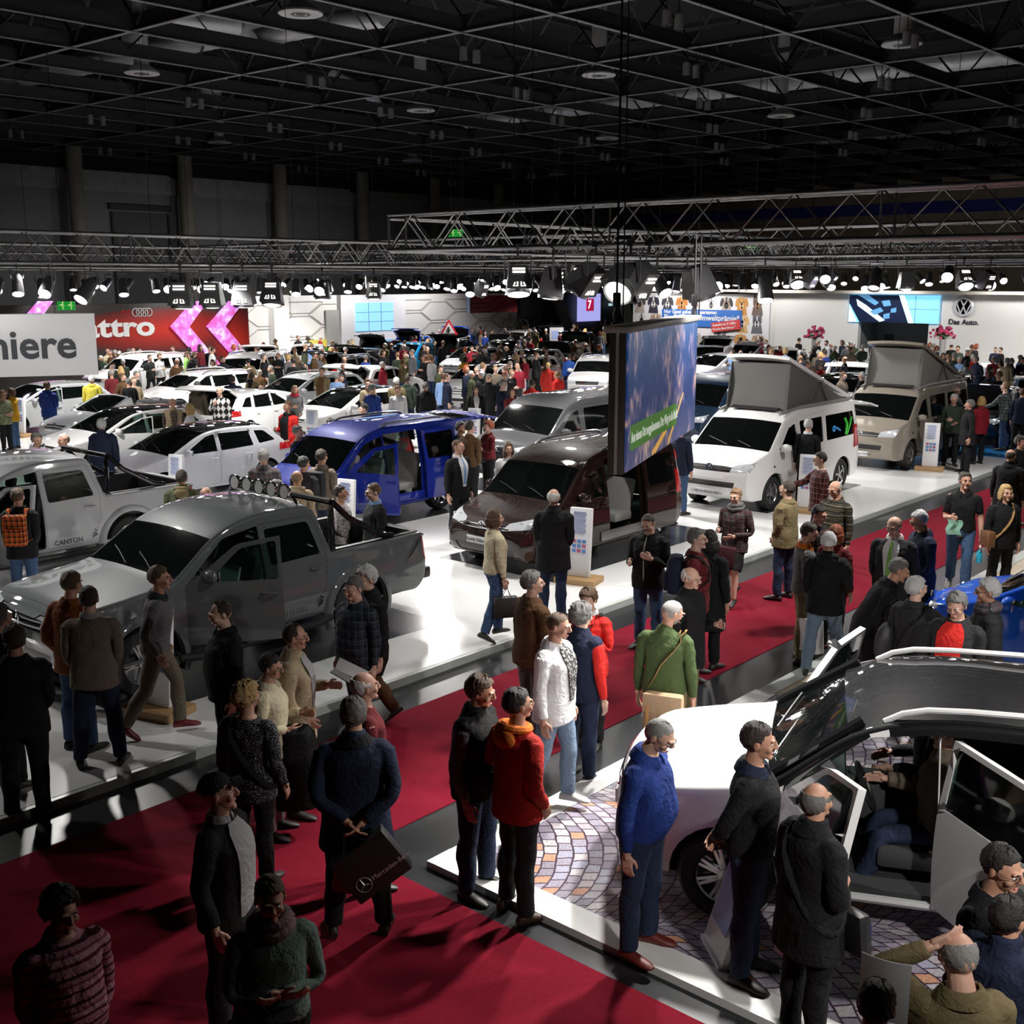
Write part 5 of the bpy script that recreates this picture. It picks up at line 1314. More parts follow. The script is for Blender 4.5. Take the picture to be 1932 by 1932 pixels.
def can(lens):
    t = thing('spotlight', '', 'stage lamp'); h = thing('head', None, None); adopt(h, t); h.location = (0, 0, -.10)
    G().lathe([(.05, .06), (.075, .03), (.085, -.10), (.10, -.30), (.092, -.30), (.08, -.24)], 14, cap=False).obj('housing', HOUS, h, 40)
    G().lathe([(0, -.28), (.09, -.27)], 14).obj('lens', lens, h)
    g = G(); g.tube([(-.10, 0, -.10), (-.11, 0, .05), (.11, 0, .05), (.10, 0, -.10)], .010, 5); g.tube([(0, 0, .05), (0, 0, .18)], .012, 5); g.obj('yoke', HOUS, t, True)
    return t
PROTO = {('f', 0): flood(LENS), ('f', 1): flood(LENSO), ('f', 2): flood(LENSV), ('c', 0): can(LENS), ('c', 2): can(LENSV), ('c', 1): can(LENSO)}
USED = set()
def lamp(kind, lens, loc, yaw, tilt, label, group=None, s=1):
    x, y, z = loc; up = (.205 if kind == 'f' else .165) * s
    for ty, zc in ((24.9, 5.02), (31.7, 5.0), (39.5, 5.0), (46.6, 5.0)):
        if abs(y - ty) < .02: loc = (x, y - .23, zc - up)
    for tx, zc in ((15.65, TZ + .03), (24.2, TZ), (31.5, TZ), (40, TZ), (48, TZ)):
        if abs(x - tx) < .02: loc = (x - .23, y, zc - up)
    t = PROTO[kind, lens]
    if (kind, lens) in USED: t = copy_tree(t)
    USED.add((kind, lens)); t.location = loc; t.rotation_euler = (0, 0, yaw); t.scale = (s, s, s); t['label'] = label
    if group: t['group'] = group
    for c in kids(t):
        if c.name.startswith('head'): c.rotation_euler = (tilt, 0, 0)
    return t
def onx(px, py, y): p = at_y(px, py, y); return p
TOC = -YAW + 0   # a head yawed by this faces across the view
CAMYAW = math.atan2(-.66, -.7513) + math.pi / 2
for i, (px, lens, tl) in enumerate([(330, 1, .0), (388, 1, .0), (447, 1, .05), (503, 1, -.25)]):
    p = at_y(px, 520, 24.9); lamp('f', lens, (p.x, 24.9, 4.86), CAMYAW, tl, ['leftmost', 'second', 'third', 'rightmost and tilted'][i] + ' of four large grey flood lamps under the long left truss', 'large flood lamps under the long left truss', 1.32)
for px, py, lens, yw, tl, s, la in [(993, 500, 0, .1, -.28, 1.05, 'large flood lamp shining brightly at the camera, left end of the nearest truss'), (1060, 496, 1, 1.5, .1, 1.1, 'dark flood lamp seen from the side beside the brightest lamp'), (1106, 498, 0, .2, .05, .95, 'flood lamp with glowing rim above the small lilac screen'),
        (1140, 490, 0, .9, .75, 1.1, 'flood lamp tipped to the right, left of the hanging cables'), (1205, 500, 1, 2.6, .9, 1.25, 'black lamp head seen from behind over the hanging screen'), (1240, 490, 1, .9, .75, 1.15, 'flood lamp tipped to the right, right of the hanging cables'), (1326, 488, 1, 1.9, -.3, 1.1, 'dark flood lamp hanging by the right end of the screen')]:
    p = at_x(px, py, 15.65); lamp('f', lens, (15.65, p.y, TZ - .22), CAMYAW + yw, tl, la, 'flood lamps under the nearest truss', s)
for px, py, lens, yw, tl, la in [(600, 530, 0, 0, -.1, 'lit flood lamp before the white wall, left of the light blue screen wall'), (697, 530, 0, 0, .0, 'lit flood lamp right above the light blue screen wall'), (905, 528, 0, 1, .5, 'lit flood lamp tilted sideways, left of the red hanging banner')]:
    p = at_y(px, py, 31.7); lamp('f', lens, (p.x, 31.7, 4.72), CAMYAW + yw, tl, la, 'lit flood lamps above the white patterned wall', 1.3)
for px, lens, yw, tl, la in [(1508, 0, 0, -.7, 'round lamp glaring at the camera above the white display wall'), (1545, 2, .8, .7, 'violet tinged lamp tilted down, right of the glaring lamp'), (1582, 2, 1.0, .8, 'narrow violet tinged lamp tilted down, third from the dog pictures'), (1716, 1, 3.1, .1, 'black lamp head from behind above the car picture screen'), (1823, 2, 0, -.6, 'bright violet lamp above the round emblem'), (1873, 2, .6, .5, 'violet lamp right of the one above the round emblem')]:
    p = at_x(px, 520, 31.5); lamp('f', lens, (31.5, p.y, TZ - .26), CAMYAW + yw, tl, la, 'lamps above the white display wall on the right', 1.0)
for nm, mk, rngs, gl in [('the long left truss', lambda s: (s, 24.9, 4.82), (5.5, 13.8, .72), 'small spotlights under the long left truss'), ('the truss before the red display wall', lambda s: (s, 39.5, 4.86), (14, 50, .85), 'small spotlights before the red display wall'), ('the truss before the patterned wall', lambda s: (s, 46.6, 4.86), (33, 62, .8), 'small spotlights before the white patterned wall'),
        ('the middle lengthwise truss', lambda s: (s, 31.7, 4.84), (11, 48, 1.25), 'small spotlights on the middle lengthwise truss'), ('the fourth crosswise truss', lambda s: (40, s, TZ - .16), (8, 42, .95), 'small spotlights on the fourth crosswise truss'), ('the farthest crosswise truss', lambda s: (48, s, TZ - .16), (10, 44, .85), 'small spotlights before the right display walls'), ('the second crosswise truss', lambda s: (24.2, s, TZ - .16), (6, 17, 1.5), 'small spotlights on the second crosswise truss')]:
    for s_ in np.arange(*rngs):
        k = rng.choice((0, 0, 0, 0, 2, 2, 1)); lamp('c', k, mk(s_ + rng.uniform(-.2, .2)), CAMYAW + rng.uniform(-.6, .6), rng.uniform(-1.15, -.25), 'small black spotlight in the row hanging from ' + nm, gl, rng.uniform(1.1, 1.9))
# chains, cables and hooks from the roof
WIRE = mat('steel_cable', (.06, .06, .06), .5)
for i, (px, y0, y1, X, la) in enumerate([(1163, 380, 610, 10.2, 'black cable bundle holding the near end of the hanging screen'), (1309, 500, 602, 13.5, 'black chain holding the far end of the hanging screen')]):
    p0, p1 = at_x(px, y0, X), at_x(px, y1, X); t = thing('suspension_cable', la, 'cable', (p1.x, p1.y, p1.z))
    top = 11.7 - p1.z if i == 0 else 1.1
    G().tube([(0, 0, 0), (.01, .01, top)], .012, 5).obj('wire', BLACK, t); G().tube([(.05, -.05, 0), (.05, -.05, top)], .008, 5).obj('wire', BLACK, t)
    g = G(); g.tube([(.05 * math.cos(a), 0, .09 + .08 * math.sin(a)) for a in np.linspace(0, 6.28, 13)], .012, 5, False); g.obj('shackle', BLACK, t, True); G().box((0, 0, .25), (.07, .07, .16), None, .02).obj('hook', BLACK, t, True)
for i, (px, y0, z1) in enumerate([(605, 390, 9.4), (276, 245, 10.5), (552, 165, 11), (863, 405, 8.5), (1018, 110, 10.8), (1310, 200, 10.4), (1505, 250, 9.6), (1075, 300, 9.6), (695, 340, 9.5)]):
    p = at(px, y0, z1); p.y = 13.9 + 3.56 * round((p.y - 13.9) / 3.56); g = G(); g.tube([(0, 0, 0), (.0, .0, 11.74 - z1)], .012, 4)
    t = thing('hanging_wire', 'thin wire with a hook dangling from the roof beams', 'wire', p, 0, 'thin hoist wires under the roof'); g.obj('wire', WIRE, t); G().tube([(0, 0, 0), (.03, 0, -.06), (0, 0, -.12), (-.03, 0, -.08)], .012, 5).obj('hook', WIRE, t, True)
# exit signs
EXG = mat('exit_green', (.02, .42, .05), .4, emit=.35); EXW = mat('exit_white', (.6, .75, .3), .4, emit=.5)
for px, py, Y_, la, s in [(860, 440, 45.94, 'green running man exit sign hanging left of the nearest truss end', 1), (1418, 467, 38.82, 'green exit sign half hidden behind the trusses at the right', 1), (125, 577, 42.38, 'small pale green exit sign above the hanging white sign', .8)]:
    p = at_y(px, py, Y_); t = thing('exit_sign', la, 'exit sign', p, CAMYAW)
    G().box((0, 0, 0), (.84 * s, .06, .42 * s)).obj('sign_box', EXG, t); G().tube([(0, 0, .21 * s), (0, 0, 11.8 - p.z)], .012, 5).obj('rod', BLACK, t)
    g = G()
    for dx in (-.2, .2): g.tube([(dx * s + a * s * .5, -.035, b * s * .5) for a, b in ((.1, .3), (0, .02), (.13, -.12), (.1, -.33))], .025 * s, 5); g.tube([(dx * s - .12 * s, -.035, .02 * s), (dx * s + .02, -.035, .08 * s), (dx * s + .12 * s, -.035, .0)], .02 * s, 5); g.ball((dx * s + .07 * s, -.035, .17 * s), .035 * s, 8)
    g.obj('pictogram', EXW, t)
# ---------------------------------------------------------------- display walls
def px_b(px, py, Y): p = at_y(px, py, Y); return (p.x, p.z)
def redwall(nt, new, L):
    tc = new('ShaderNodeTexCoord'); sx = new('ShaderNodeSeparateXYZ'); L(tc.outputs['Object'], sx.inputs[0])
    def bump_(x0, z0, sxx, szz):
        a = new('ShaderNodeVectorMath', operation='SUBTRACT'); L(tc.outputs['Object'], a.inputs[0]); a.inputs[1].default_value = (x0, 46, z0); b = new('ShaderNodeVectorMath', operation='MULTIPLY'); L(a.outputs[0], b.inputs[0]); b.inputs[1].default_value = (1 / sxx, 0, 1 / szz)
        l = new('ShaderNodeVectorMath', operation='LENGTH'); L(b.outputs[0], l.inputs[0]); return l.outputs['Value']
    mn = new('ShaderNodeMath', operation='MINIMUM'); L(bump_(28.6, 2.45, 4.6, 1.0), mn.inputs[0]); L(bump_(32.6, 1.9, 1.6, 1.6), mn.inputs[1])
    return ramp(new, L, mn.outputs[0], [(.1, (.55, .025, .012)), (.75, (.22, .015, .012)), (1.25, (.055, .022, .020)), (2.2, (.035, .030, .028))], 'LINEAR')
t = thing('display_wall', 'long red and dark display wall with white lettering and pink chevrons', 'display wall', (0, 0, 0))
G().box((23.1, 46.3, 1.81), (20.4, .6, 3.62)).obj('wall_panel', node_mat('red_print', redwall, .5), t)
LET = mat('white_lettering', (.85, .85, .85), .4); RINGM = mat('ring_silver', (.7, .7, .7), .3, .5); REDL = mat('red_lettering', (.5, .02, .02), .5); DKL = mat('dark_lettering', (.03, .035, .045), .5)
me = text_mesh('quattro', 1.18, .02, bold=.035, align='RIGHT'); me.transform(Matrix.Scale(1.42, 4, (1, 0, 0))); me.transform(face_M((28.25, 45.98, 2.60), (1, 0, 0), (0, 0, 1))); me.materials.append(LET); link('lettering', me, t)
text('Audi', 'small_lettering', .24, REDL, t, face_M((26.9, 45.98, 3.28), (1, 0, 0), (0, 0, 1)), .01)
for i in range(4): G().lathe([(.15, 0), (.19, 0), (.19, .03), (.15, .03)], 24, Matrix.Rotation(math.pi / 2, 3, 'X'), (27.35 + .21 * i, 45.99, 3.24), cap=False).obj('ring', RINGM, t, 40)
def chev(nt, new, L):
    tc = new('ShaderNodeTexCoord'); n = new('ShaderNodeTexNoise'); n.inputs['Scale'].default_value = 3.5; L(tc.outputs['Object'], n.inputs['Vector'])
    return ramp(new, L, n.outputs['Fac'], [(.35, (.62, .10, .42)), (.55, (.60, .22, .68)), (.68, (.85, .6, 1))], 'LINEAR')
CHV = node_mat('chevron_led', chev, .4); p_ = CHV.node_tree.nodes['Principled BSDF']; CHV.node_tree.links.new(p_.inputs['Base Color'].links[0].from_socket, p_.inputs['Emission Color']); p_.inputs['Emission Strength'].default_value = .55
for base in (0, 68, -292):
    A_ = [px_b(392 + base, 568, 45.9), px_b(357 + base, 616, 45.9), px_b(430 + base, 705, 45.9)]; B_ = [px_b(362 + base, 568, 45.9), px_b(320 + base, 616, 45.9), px_b(398 + base, 705, 45.9)]
    for k in range(9):
        f0, f1 = k / 9, (k + .72) / 9; P = [[(a[0] + (b[0] - a[0]) * f, 45.92, a[1] + (b[1] - a[1]) * f) for f in (f0, f1)] for a, b in zip(A_, B_)]
        G().grid(P, .05).obj('chevron_slat', CHV, t)
# white patterned wall with hexagon relief
t = thing('display_wall', 'white display wall with a pattern of flat hexagons and a light blue screen', 'display wall', (0, 0, 0))
G().box((46.6, 50.25, 1.9), (21.6, .5, 3.8)).obj('wall_panel', WHITEP, t)
HEX = mat('hexagon_groove', (.45, .43, .40), .6)
g = G()
for r in range(7):
    for c in range(6):
        cx, cz = 37.5 + 4.2 * c + (2.1 if r % 2 else 0), .3 + .62 * r
        pts = [(cx - .75, cz + .54), (cx + .75, cz + .54), (cx + 1.5, cz + .06), (cx + 1.5, cz - .06), (cx + .75, cz - .54), (cx - .75, cz - .54), (cx - 1.5, cz - .06), (cx - 1.5, cz + .06)]
        pts = [(min(max(x, 36), 57.2), min(z, 3.75)) for x, z in pts if z < 3.9]
        if not (41.7 < cx < 47.2 and cz > 1.2) and len(pts) > 5: g.tube([(x, 49.99, z) for x, z in pts + pts[:1]], .035, 4, False)
g.obj('relief', HEX, t)
G().box((38.0, 49.8, 1.9), (1.0, .5, 3.9)).obj('pillar', WHITEP, t); G().box((44.6, 49.85, 1.95), (4.9, .4, 3.7)).obj('screen_frame', WHITEB, t)
SCR = mat('screen_lightblue', (.22, .48, .80), .2, emit=.75); SCRL = mat('screen_seam', (.10, .20, .34), .4)
s_ = G().box((44.6, 49.62, 2.57), (2.85, .06, 1.58)).obj('screen', SCR, t)
g = G()
for k in (1, 2): g.box((43.175 + .95 * k, 49.58, 2.57), (.02, .02, 1.58)); g.box((44.6, 49.58, 1.78 + .527 * k), (2.85, .02, .02))
g.obj('screen_seam', SCRL, s_); G().box((40.6, 49.9, .95), (1.3, .06, .9)).obj('poster', mat('poster_yellow', (.68, .60, .10), .5), t)
G().box((42, 49.9, 1.5), (1.5, .1, 3.0)).obj('door_panel', mat('grey_door', (.36, .36, .35), .5), t)
g = G(); rr = random.Random(3)
for k in range(240):
    x, a = 39.3 + rr.random() * 2.3, rr.uniform(-.5, .5); g.tube([(x, 49.2 + rr.uniform(-.1, .1), .75), (x + a * .2, 49.2, .95 + rr.random() * .16)], .014, 3)
tag(g.obj('grass', mat('grass', (.06, .20, .02), .8)), 'strip of green grass on the white counter before the patterned wall', 'grass', kind='stuff')
tag(G().box((40.4, 49.2, .39), (2.9, .5, .76), None, .02).obj('counter', WHITEB, None, 40), 'low white counter with a grass strip before the patterned wall', 'counter')
tag(G().box((36.6, 47.4, .45), (3.6, .6, .9), None, .02).obj('counter', WHITEB, None, 40), 'white reception counter left of the grass strip', 'counter')
# red hanging banner
t = thing('hanging_banner', 'red banner with a white car outline hanging before the patterned wall', 'banner', (0, 0, 0))
BR = mat('banner_red', (.30, .010, .014), .5); G().box((50.7, 46.0, 3.25), (4.15, .12, 1.0)).obj('panel', BR, t); G().box((48.62, 46.0, 3.25), (.12, .2, 1.04)).obj('frame', ALUD, t)
for k, s_ in enumerate(('ELEKTROMOBILITÄT', 'GIBT GANZ IN', 'KURZEN AUFTRITT')): text(s_, 'lettering', .17, mat('banner_pale', (.55, .25, .25), .5), t, face_M((48.85, 45.93, 3.42 - .26 * k), (1, 0, 0), (0, 0, 1)), .004, 0, 'LEFT')
car = [(50.3, 2.9), (50.35, 3.1), (50.75, 3.25), (51.1, 3.5), (51.7, 3.55), (52.2, 3.3), (52.4, 3.2), (52.45, 2.95)]
g = G(); g.tube([(x, 45.92, z) for x, z in car], .018, 5); 
for cx in (50.72, 52.0): g.tube([(cx + .17 * math.cos(a), 45.92, 2.93 + .17 * math.sin(a)) for a in np.linspace(0, 6.28, 15)], .016, 5, False)
g.tube([(50.95, 45.92, 2.9), (51.75, 45.92, 2.92)], .014, 5); g.obj('car_outline', mat('banner_pale'), t)
for x in (49, 52.4): G().tube([(x, 46, 3.72), (x, 46.37, 5.01)], .012, 5).obj('rod', WIRE, t)
# dark stand with leaning pillars, lilac screen and oval emblem
DKS = mat('dark_stand', (.035, .036, .040), .6); GPL = mat('grey_pillar', (.42, .42, .41), .6)
t = thing('display_wall', 'dark display wall with leaning grey pillars and a lilac screen', 'display wall', (0, 0, 0))
G().box((65, 50.4, 2.3), (15.2, .4, 4.6)).obj('wall_panel', DKS, t); G().box((58.6, 49.9, 1.9), (2.2, .3, 3.8)).obj('grey_panel', mat('grey_panel', (.10, .10, .10), .6), t)
for x0, x1 in ((60.9, 62.9), (68.6, 70.0)):
    g = G(); g.add([(x0, 49.9, 3.9), (x0 + .95, 49.9, 3.9), (x1 + .95, 49.9, .4), (x1, 49.9, .4), (x0, 50.2, 3.9), (x0 + .95, 50.2, 3.9), (x1 + .95, 50.2, .4), (x1, 50.2, .4)], [(3, 2, 1, 0), (4, 5, 6, 7), (0, 1, 5, 4), (2, 3, 7, 6), (1, 2, 6, 5), (3, 0, 4, 7)]); g.obj('leaning_pillar', GPL, t)
SL = mat('screen_lilac', (.36, .36, .78), .2, emit=.8); s_ = G().box((65.0, 49.9, 2.72), (2.6, .08, 1.9)).obj('screen', SL, t)
G().box((65.05, 49.84, 2.9), (.85, .03, .85)).obj('screen_square', mat('screen_red', (.55, .015, .08), .3, emit=.5), s_); text('7', 'numeral', .8, mat('screen_white', (.9, .9, .95), .3, emit=.8), s_, face_M((64.95, 49.81, 2.9), (1, 0, 0), (0, 0, 1)), .005, .02)
g = G(); g.tube([(68 + .52 * math.cos(a), 49.85, 3.35 + .24 * math.sin(a)) for a in np.linspace(0, 6.28, 25)], .035, 5, False); g.obj('oval_emblem', mat('emblem_glow', (.55, .8, .9), .3, emit=.8), t); text('KIA', 'emblem_lettering', .30, mat('emblem_glow'), t, face_M((68, 49.85, 3.35), (1, 0, 0), (0, 0, 1)), .005, .02)
text('KIA MOTORS', 'lettering', .26, mat('emblem_glow'), t, face_M((68, 49.85, 2.88), (1, 0, 0), (0, 0, 1)), .005, .01)
# white wall with the emblem and the car film
t = thing('display_wall', 'white display wall with a round emblem and a wide blue screen', 'display wall', (0, 0, 0))
g = G(); g.box((54.2, 27.2, 2.0), (.4, 4.8, 4.0)); g.box((54.2, 14.2, 2.0), (.4, 14.2, 4.0)); g.box((54.2, 23.05, 3.33), (.4, 3.5, 1.34)); g.obj('wall_panel', WHITEP, t)
G().box((53.6, 15, 4.06), (1.2, 32, .14)).obj('wall_cap', mat('cap_beige', (.6, .56, .50), .6), t)
g = G(); g.box((56.2, 23.05, 1.33), (.1, 4.4, 2.66)); g.box((55.3, 21.25, 1.33), (1.9, .1, 2.66)); g.box((55.3, 24.85, 1.33), (1.9, .1, 2.66)); g.obj('niche', mat('niche_grey', (.20, .20, .20), .7), t); G().box((56.1, 24.1, 1.1), (.06, .45, 1.7)).obj('niche_door', BLACK, t)
SB = mat('screen_sky', (.20, .58, .92), .2, emit=.85); SD = mat('screen_navy', (.010, .018, .05), .2, emit=.3); SM = mat('screen_blue', (.10, .28, .50), .2, emit=.6); SW = mat('screen_ice', (.65, .85, 1), .2, emit=.85)
s_ = G().box((53.93, 23.05, 3.27), (.08, 4.45, 1.30)).obj('screen', SB, t)
def scr(poly, m, d=.05, nm='film_picture'):               # poly in (left-right 0..1, up 0..1)
    M = Matrix(((0, 0, -1), (-1, 0, 0), (0, 1, 0))); G().prism([(x * 4.45, y * 1.3) for x, y in poly], .004, M, (53.885 - d * .05, 25.275, 2.62)).obj(nm, m, s_)
scr([(.0, .62), (.10, .0), (.0, .0)], SW); scr([(0, 1), (.56, 1), (.72, 0), (.13, 0), (.0, .7)], SD, .1); scr([(.08, .85), (.2, .62), (.42, .08), (.36, .02), (.1, .6)], SW, .2); scr([(.10, .99), (.30, .62), (.34, .72), (.22, .99)], SM, .2)
scr([(.24, .40), (.36, .55), (.40, .42), (.30, .26)], SM, .25); scr([(.37, .78), (.46, .82), (.48, .62), (.40, .58)], SM, .25); scr([(.40, .30), (.47, .36), (.47, .16), (.40, .12)], SM, .25); scr([(.48, .50), (.54, .56), (.54, .38), (.48, .36)], SM, .25); scr([(.56, 1), (.62, 1), (.74, 0), (.68, 0)], SW, .15)
g = G(); g.box((53.88, 21.95, 3.27), (.01, .02, 1.3)); g.box((53.88, 21.6, 3.27), (.01, 1.5, .02)); g.obj('screen_seam', SCRL, s_)
EMB = mat('emblem_silver', (.72, .74, .80), .25, .25, .5); b = thing('emblem', None, None); adopt(b, t); b.location = (53.95, 19.7, 3.42)
MX = Matrix.Rotation(-math.pi / 2, 3, 'Y'); EB = mat('emblem_blue', (.03, .04, .16), .2, .2, 1)
G().lathe([(0, .05), (.40, .03), (.44, 0)], 36, MX).obj('disc', EB, b, True); G().lathe([(.37, .04), (.40, .08), (.46, .05), (.47, 0)], 36, MX, cap=False).obj('ring', EMB, b, True)
bm_ = badge_mesh(.40); bm_.v = [(-abs(x) - .05, -y, z) for x, y, z in bm_.v]; bm_.obj('letters', EMB, b, 40)
text('Das Auto.', 'slogan', .34, DKL, t, face_M((53.97, 19.68, 2.72), (0, -1, 0), (0, 0, 1)), .01, .006)
# poster wall with dog portraits
t = thing('poster_wall', 'white poster wall with rows of dog portraits and a blue text panel', 'poster wall', (0, 0, 0))
G().box((54.0, 33.9, 1.95), (.3, 8.6, 3.9)).obj('wall_panel', mat('poster_white', (.82, .82, .86), .5), t); G().box((53.3, 33.5, 4.08), (.5, 9, .12)).obj('light_box', mat('light_box', (.9, .88, .8), .4, emit=.6), t)
dogs = {'bc': ((.03, .03, .05), (.8, .78, .76), 'flop'), 'hs': ((.05, .05, .06), (.7, .68, .66), 'flop'), 'ri': ((.45, .17, .04), (.6, .3, .12), 'flop'), 'wh': ((.75, .70, .66), (.5, .4, .35), 'flop'), 'sp': ((.80, .79, .80), (.3, .28, .3), 'up'), 'pg': ((.48, .40, .34), (.06, .05, .05), 'flop'), 'gr': ((.62, .30, .09), (.75, .5, .25), 'flop'), 'sh': ((.18, .13, .11), (.35, .2, .12), 'up'), 'be': ((.42, .30, .22), (.7, .66, .6), 'flop'), 'la': ((.72, .45, .20), (.8, .7, .55), 'flop'), 'hu': ((.14, .14, .16), (.7, .7, .7), 'up'), 'da': ((.8, .8, .82), (.05, .05, .05), 'flop'), 'ye': ((.5, .46, .45), (.35, .25, .2), 'flop')}
MY = Matrix(((0, 0, -1), (-1, 0, 0), (0, 1, 0)))
def oval(cx, cz, rx, rz, a=0, n=18): return [(cx + rx * math.cos(t) * math.cos(a) - rz * math.sin(t) * math.sin(a), cz + rx * math.cos(t) * math.sin(a) + rz * math.sin(t) * math.cos(a)) for t in np.linspace(0, 2 * math.pi, n, endpoint=False)]
def dog(kd, y, z, s):
    c1, c2, ear = dogs[kd]; m1, m2, m3 = mat('dog_%s_coat' % kd, c1, .7), mat('dog_%s_muzzle' % kd, c2, .7), mat('dog_nose', (.015, .012, .012), .4)
    g = G(); add = lambda poly, mi, d: (setattr(g, 'mi', mi), g.prism([(p[0] * s, p[1] * s) for p in poly], .006 + d * .004, MY, (53.845, y, z)))
    add([(-.34, -.55), (-.26, -.1), (.26, -.1), (.34, -.55)], 0, 0); add(oval(0, .1, .27, .30), 0, 1)
    for q in (-1, 1):
        if ear == 'up': add([(q * .08, .30), (q * .24, .62), (q * .27, .18)][::q], 0, 2)
        else: add(oval(q * .28, .12, .10, .24, q * .25), 0 if kd not in ('pg',) else 1, 2)
    add(oval(0, -.05, .14, .18), 1, 3); add([(-.05, .02), (.05, .02), (.035, .38), (-.035, .38)], 1, 3); add(oval(0, 0, .055, .04), 2, 4); add(oval(0, -.15, .05, .07), 2, 4)
    for q in (-1, 1): add(oval(q * .12, .16, .032, .03), 2, 4)
    g.obj('dog_portrait', [m1, m2, m3], t)
for i, kd in enumerate(('pg', 'bc', 'hs', 'ri', 'wh', 'sp', 'pg', 'gr', 'sh')): dog(kd, 37.75 - .93 * i, 3.35, .98)
for kd, y in (('da', 37.6), ('be', 36.65), ('la', 31.15), ('hu', 30.3)): dog(kd, y, 2.42, .98)
for kd, y in (('ye', 34.0), ('hu', 32.4), ('gr', 31.25), ('be', 30.2)): dog(kd, y, 1.45, .98)
PB = mat('panel_blue', (.035, .16, .55), .5); p = G().box((53.80, 33.7, 2.60), (.06, 5.0, .92)).obj('text_panel', PB, t)
for s_, sz, z in (('Nur Gassi gehen ist sparsamer.', .27, 2.92), ('Bis € 5.000,- Umweltprämie*', .40, 2.62), ('für Ihren Alten. A', .22, 2.30)): text(s_, 'lettering', sz, LET, p, face_M((53.765, 36.05, z), (0, -1, 0), (0, 0, 1)), .004, .008, 'LEFT')
rp = G().box((0, 0, 0), (.04, 1.75, .50)).obj('red_panel', mat('panel_red', (.62, .06, .06), .5), t); rp.location = (53.74, 32.1, 2.23); rp.rotation_euler = (R_(-7), 0, 0)
for k, s_ in enumerate(('Zusätzlich bis € 3.000,-', 'Porsche Bank Bonus**')): text(s_, 'lettering', .155, LET, rp, face_M((-.025, .80, .10 - .21 * k), (0, -1, 0), (0, 0, 1)), .003, .004, 'LEFT')
# ---------------------------------------------------------------- hanging screen with the night city, white sign
A0, A1 = Vector((9.80, 7.02, 0)), Vector((13.53, 8.53, 0)); d = (A1 - A0).normalized(); nn = Vector((d.y, -d.x, 0)); L_ = (A1 - A0).length
t = thing('hanging_screen', 'large hanging screen box with a blue night city picture and a green text strip', 'screen', (A0.x, A0.y, 2.63), math.atan2(d.y, d.x))
FRM = mat('screen_box', (.055, .052, .045), .5)
g = G(); g.box((L_ / 2, .105, .75), (L_, .18, 1.52), None, .02); g.obj('housing', FRM, t, 40); G().box((L_ / 2, .1, 1.52), (L_ + .06, .30, .07), None, .02).obj('top_rail', mat('rail_grey', (.40, .39, .37), .4), t, 40); G().box((.005, .1, .75), (.03, .03, 1.5)).obj('edge_strip', mat('rail_grey'), t)
def night(nt, new, L):
    tc = new('ShaderNodeTexCoord'); sx = new('ShaderNodeSeparateXYZ'); L(tc.outputs['Object'], sx.inputs[0])
    gz = ramp(new, L, sx.outputs[2], [(.0, (.055, .075, .17)), (.35, (.018, .040, .14)), (.75, (.014, .050, .17)), (1.0, (.018, .075, .20))], 'LINEAR'); gz_n = gz.node
    mr = new('ShaderNodeMapRange'); mr.inputs['From Max'].default_value = 1.5; L(sx.outputs[2], mr.inputs['Value']); L(mr.outputs[0], gz_n.inputs['Fac'])
    mp = new('ShaderNodeMapping'); mp.inputs['Scale'].default_value = (26, 1, 5); L(tc.outputs['Object'], mp.inputs[0]); n = new('ShaderNodeTexNoise'); n.inputs['Scale'].default_value = 1; n.inputs['Detail'].default_value = 4; L(mp.outputs[0], n.inputs['Vector'])
    n2 = new('ShaderNodeTexNoise'); n2.inputs['Scale'].default_value = 1.6; L(tc.outputs['Object'], n2.inputs['Vector']); mu = new('ShaderNodeMath', operation='MULTIPLY'); L(n.outputs['Fac'], mu.inputs[0]); L(n2.outputs['Fac'], mu.inputs[1])
    lt = ramp(new, L, mu.outputs[0], [(.235, (0, 0, 0)), (.29, (.07, .05, .08)), (.36, (.50, .30, .14))], 'LINEAR'); ad = new('ShaderNodeMix', data_type='RGBA', blend_type='ADD'); ad.inputs[0].default_value = 1; L(gz, ad.inputs[6]); L(lt, ad.inputs[7])
    vz = new('ShaderNodeTexVoronoi'); vz.inputs['Scale'].default_value = 16; L(tc.outputs['Object'], vz.inputs['Vector']); st = ramp(new, L, vz.outputs['Distance'], [(0, (.5, .42, .28)), (.10, (.05, .05, .05)), (.16, (0, 0, 0))], 'LINEAR')
    a2 = new('ShaderNodeMix', data_type='RGBA', blend_type='ADD'); a2.inputs[0].default_value = .5; L(ad.outputs[2], a2.inputs[6]); L(st, a2.inputs[7]); return a2.outputs[2]
NG = node_mat('night_city', night, .35); p_ = NG.node_tree.nodes['Principled BSDF']; NG.node_tree.links.new(p_.inputs['Base Color'].links[0].from_socket, p_.inputs['Emission Color']); p_.inputs['Emission Strength'].default_value = .42
fc = G().box((L_ / 2 + .02, 0.005, .745), (L_ - .06, .03, 1.46)).obj('picture', NG, t)
GRS = mat('green_strip', (.10, .27, .05), .5, emit=.3); gs = G().box((1.42, -.015, .36), (2.45, .016, .27)).obj('text_strip', GRS, t)
me = text_mesh('Aus einem Ort weggekommen. Der Weg in die Stadt', .16, .002, bold=.002, align='CENTER'); me.transform(Matrix.Scale(.72, 4, (1, 0, 0))); me.transform(face_M((1.42, -.026, .36), (1, 0, 0), (0, 0, 1))); me.materials.append(mat('strip_lettering', (.8, .85, .75), .5, emit=.3)); link('lettering', me, gs)
LTR = mat('light_trail', (.75, .40, .08), .4, emit=.5)
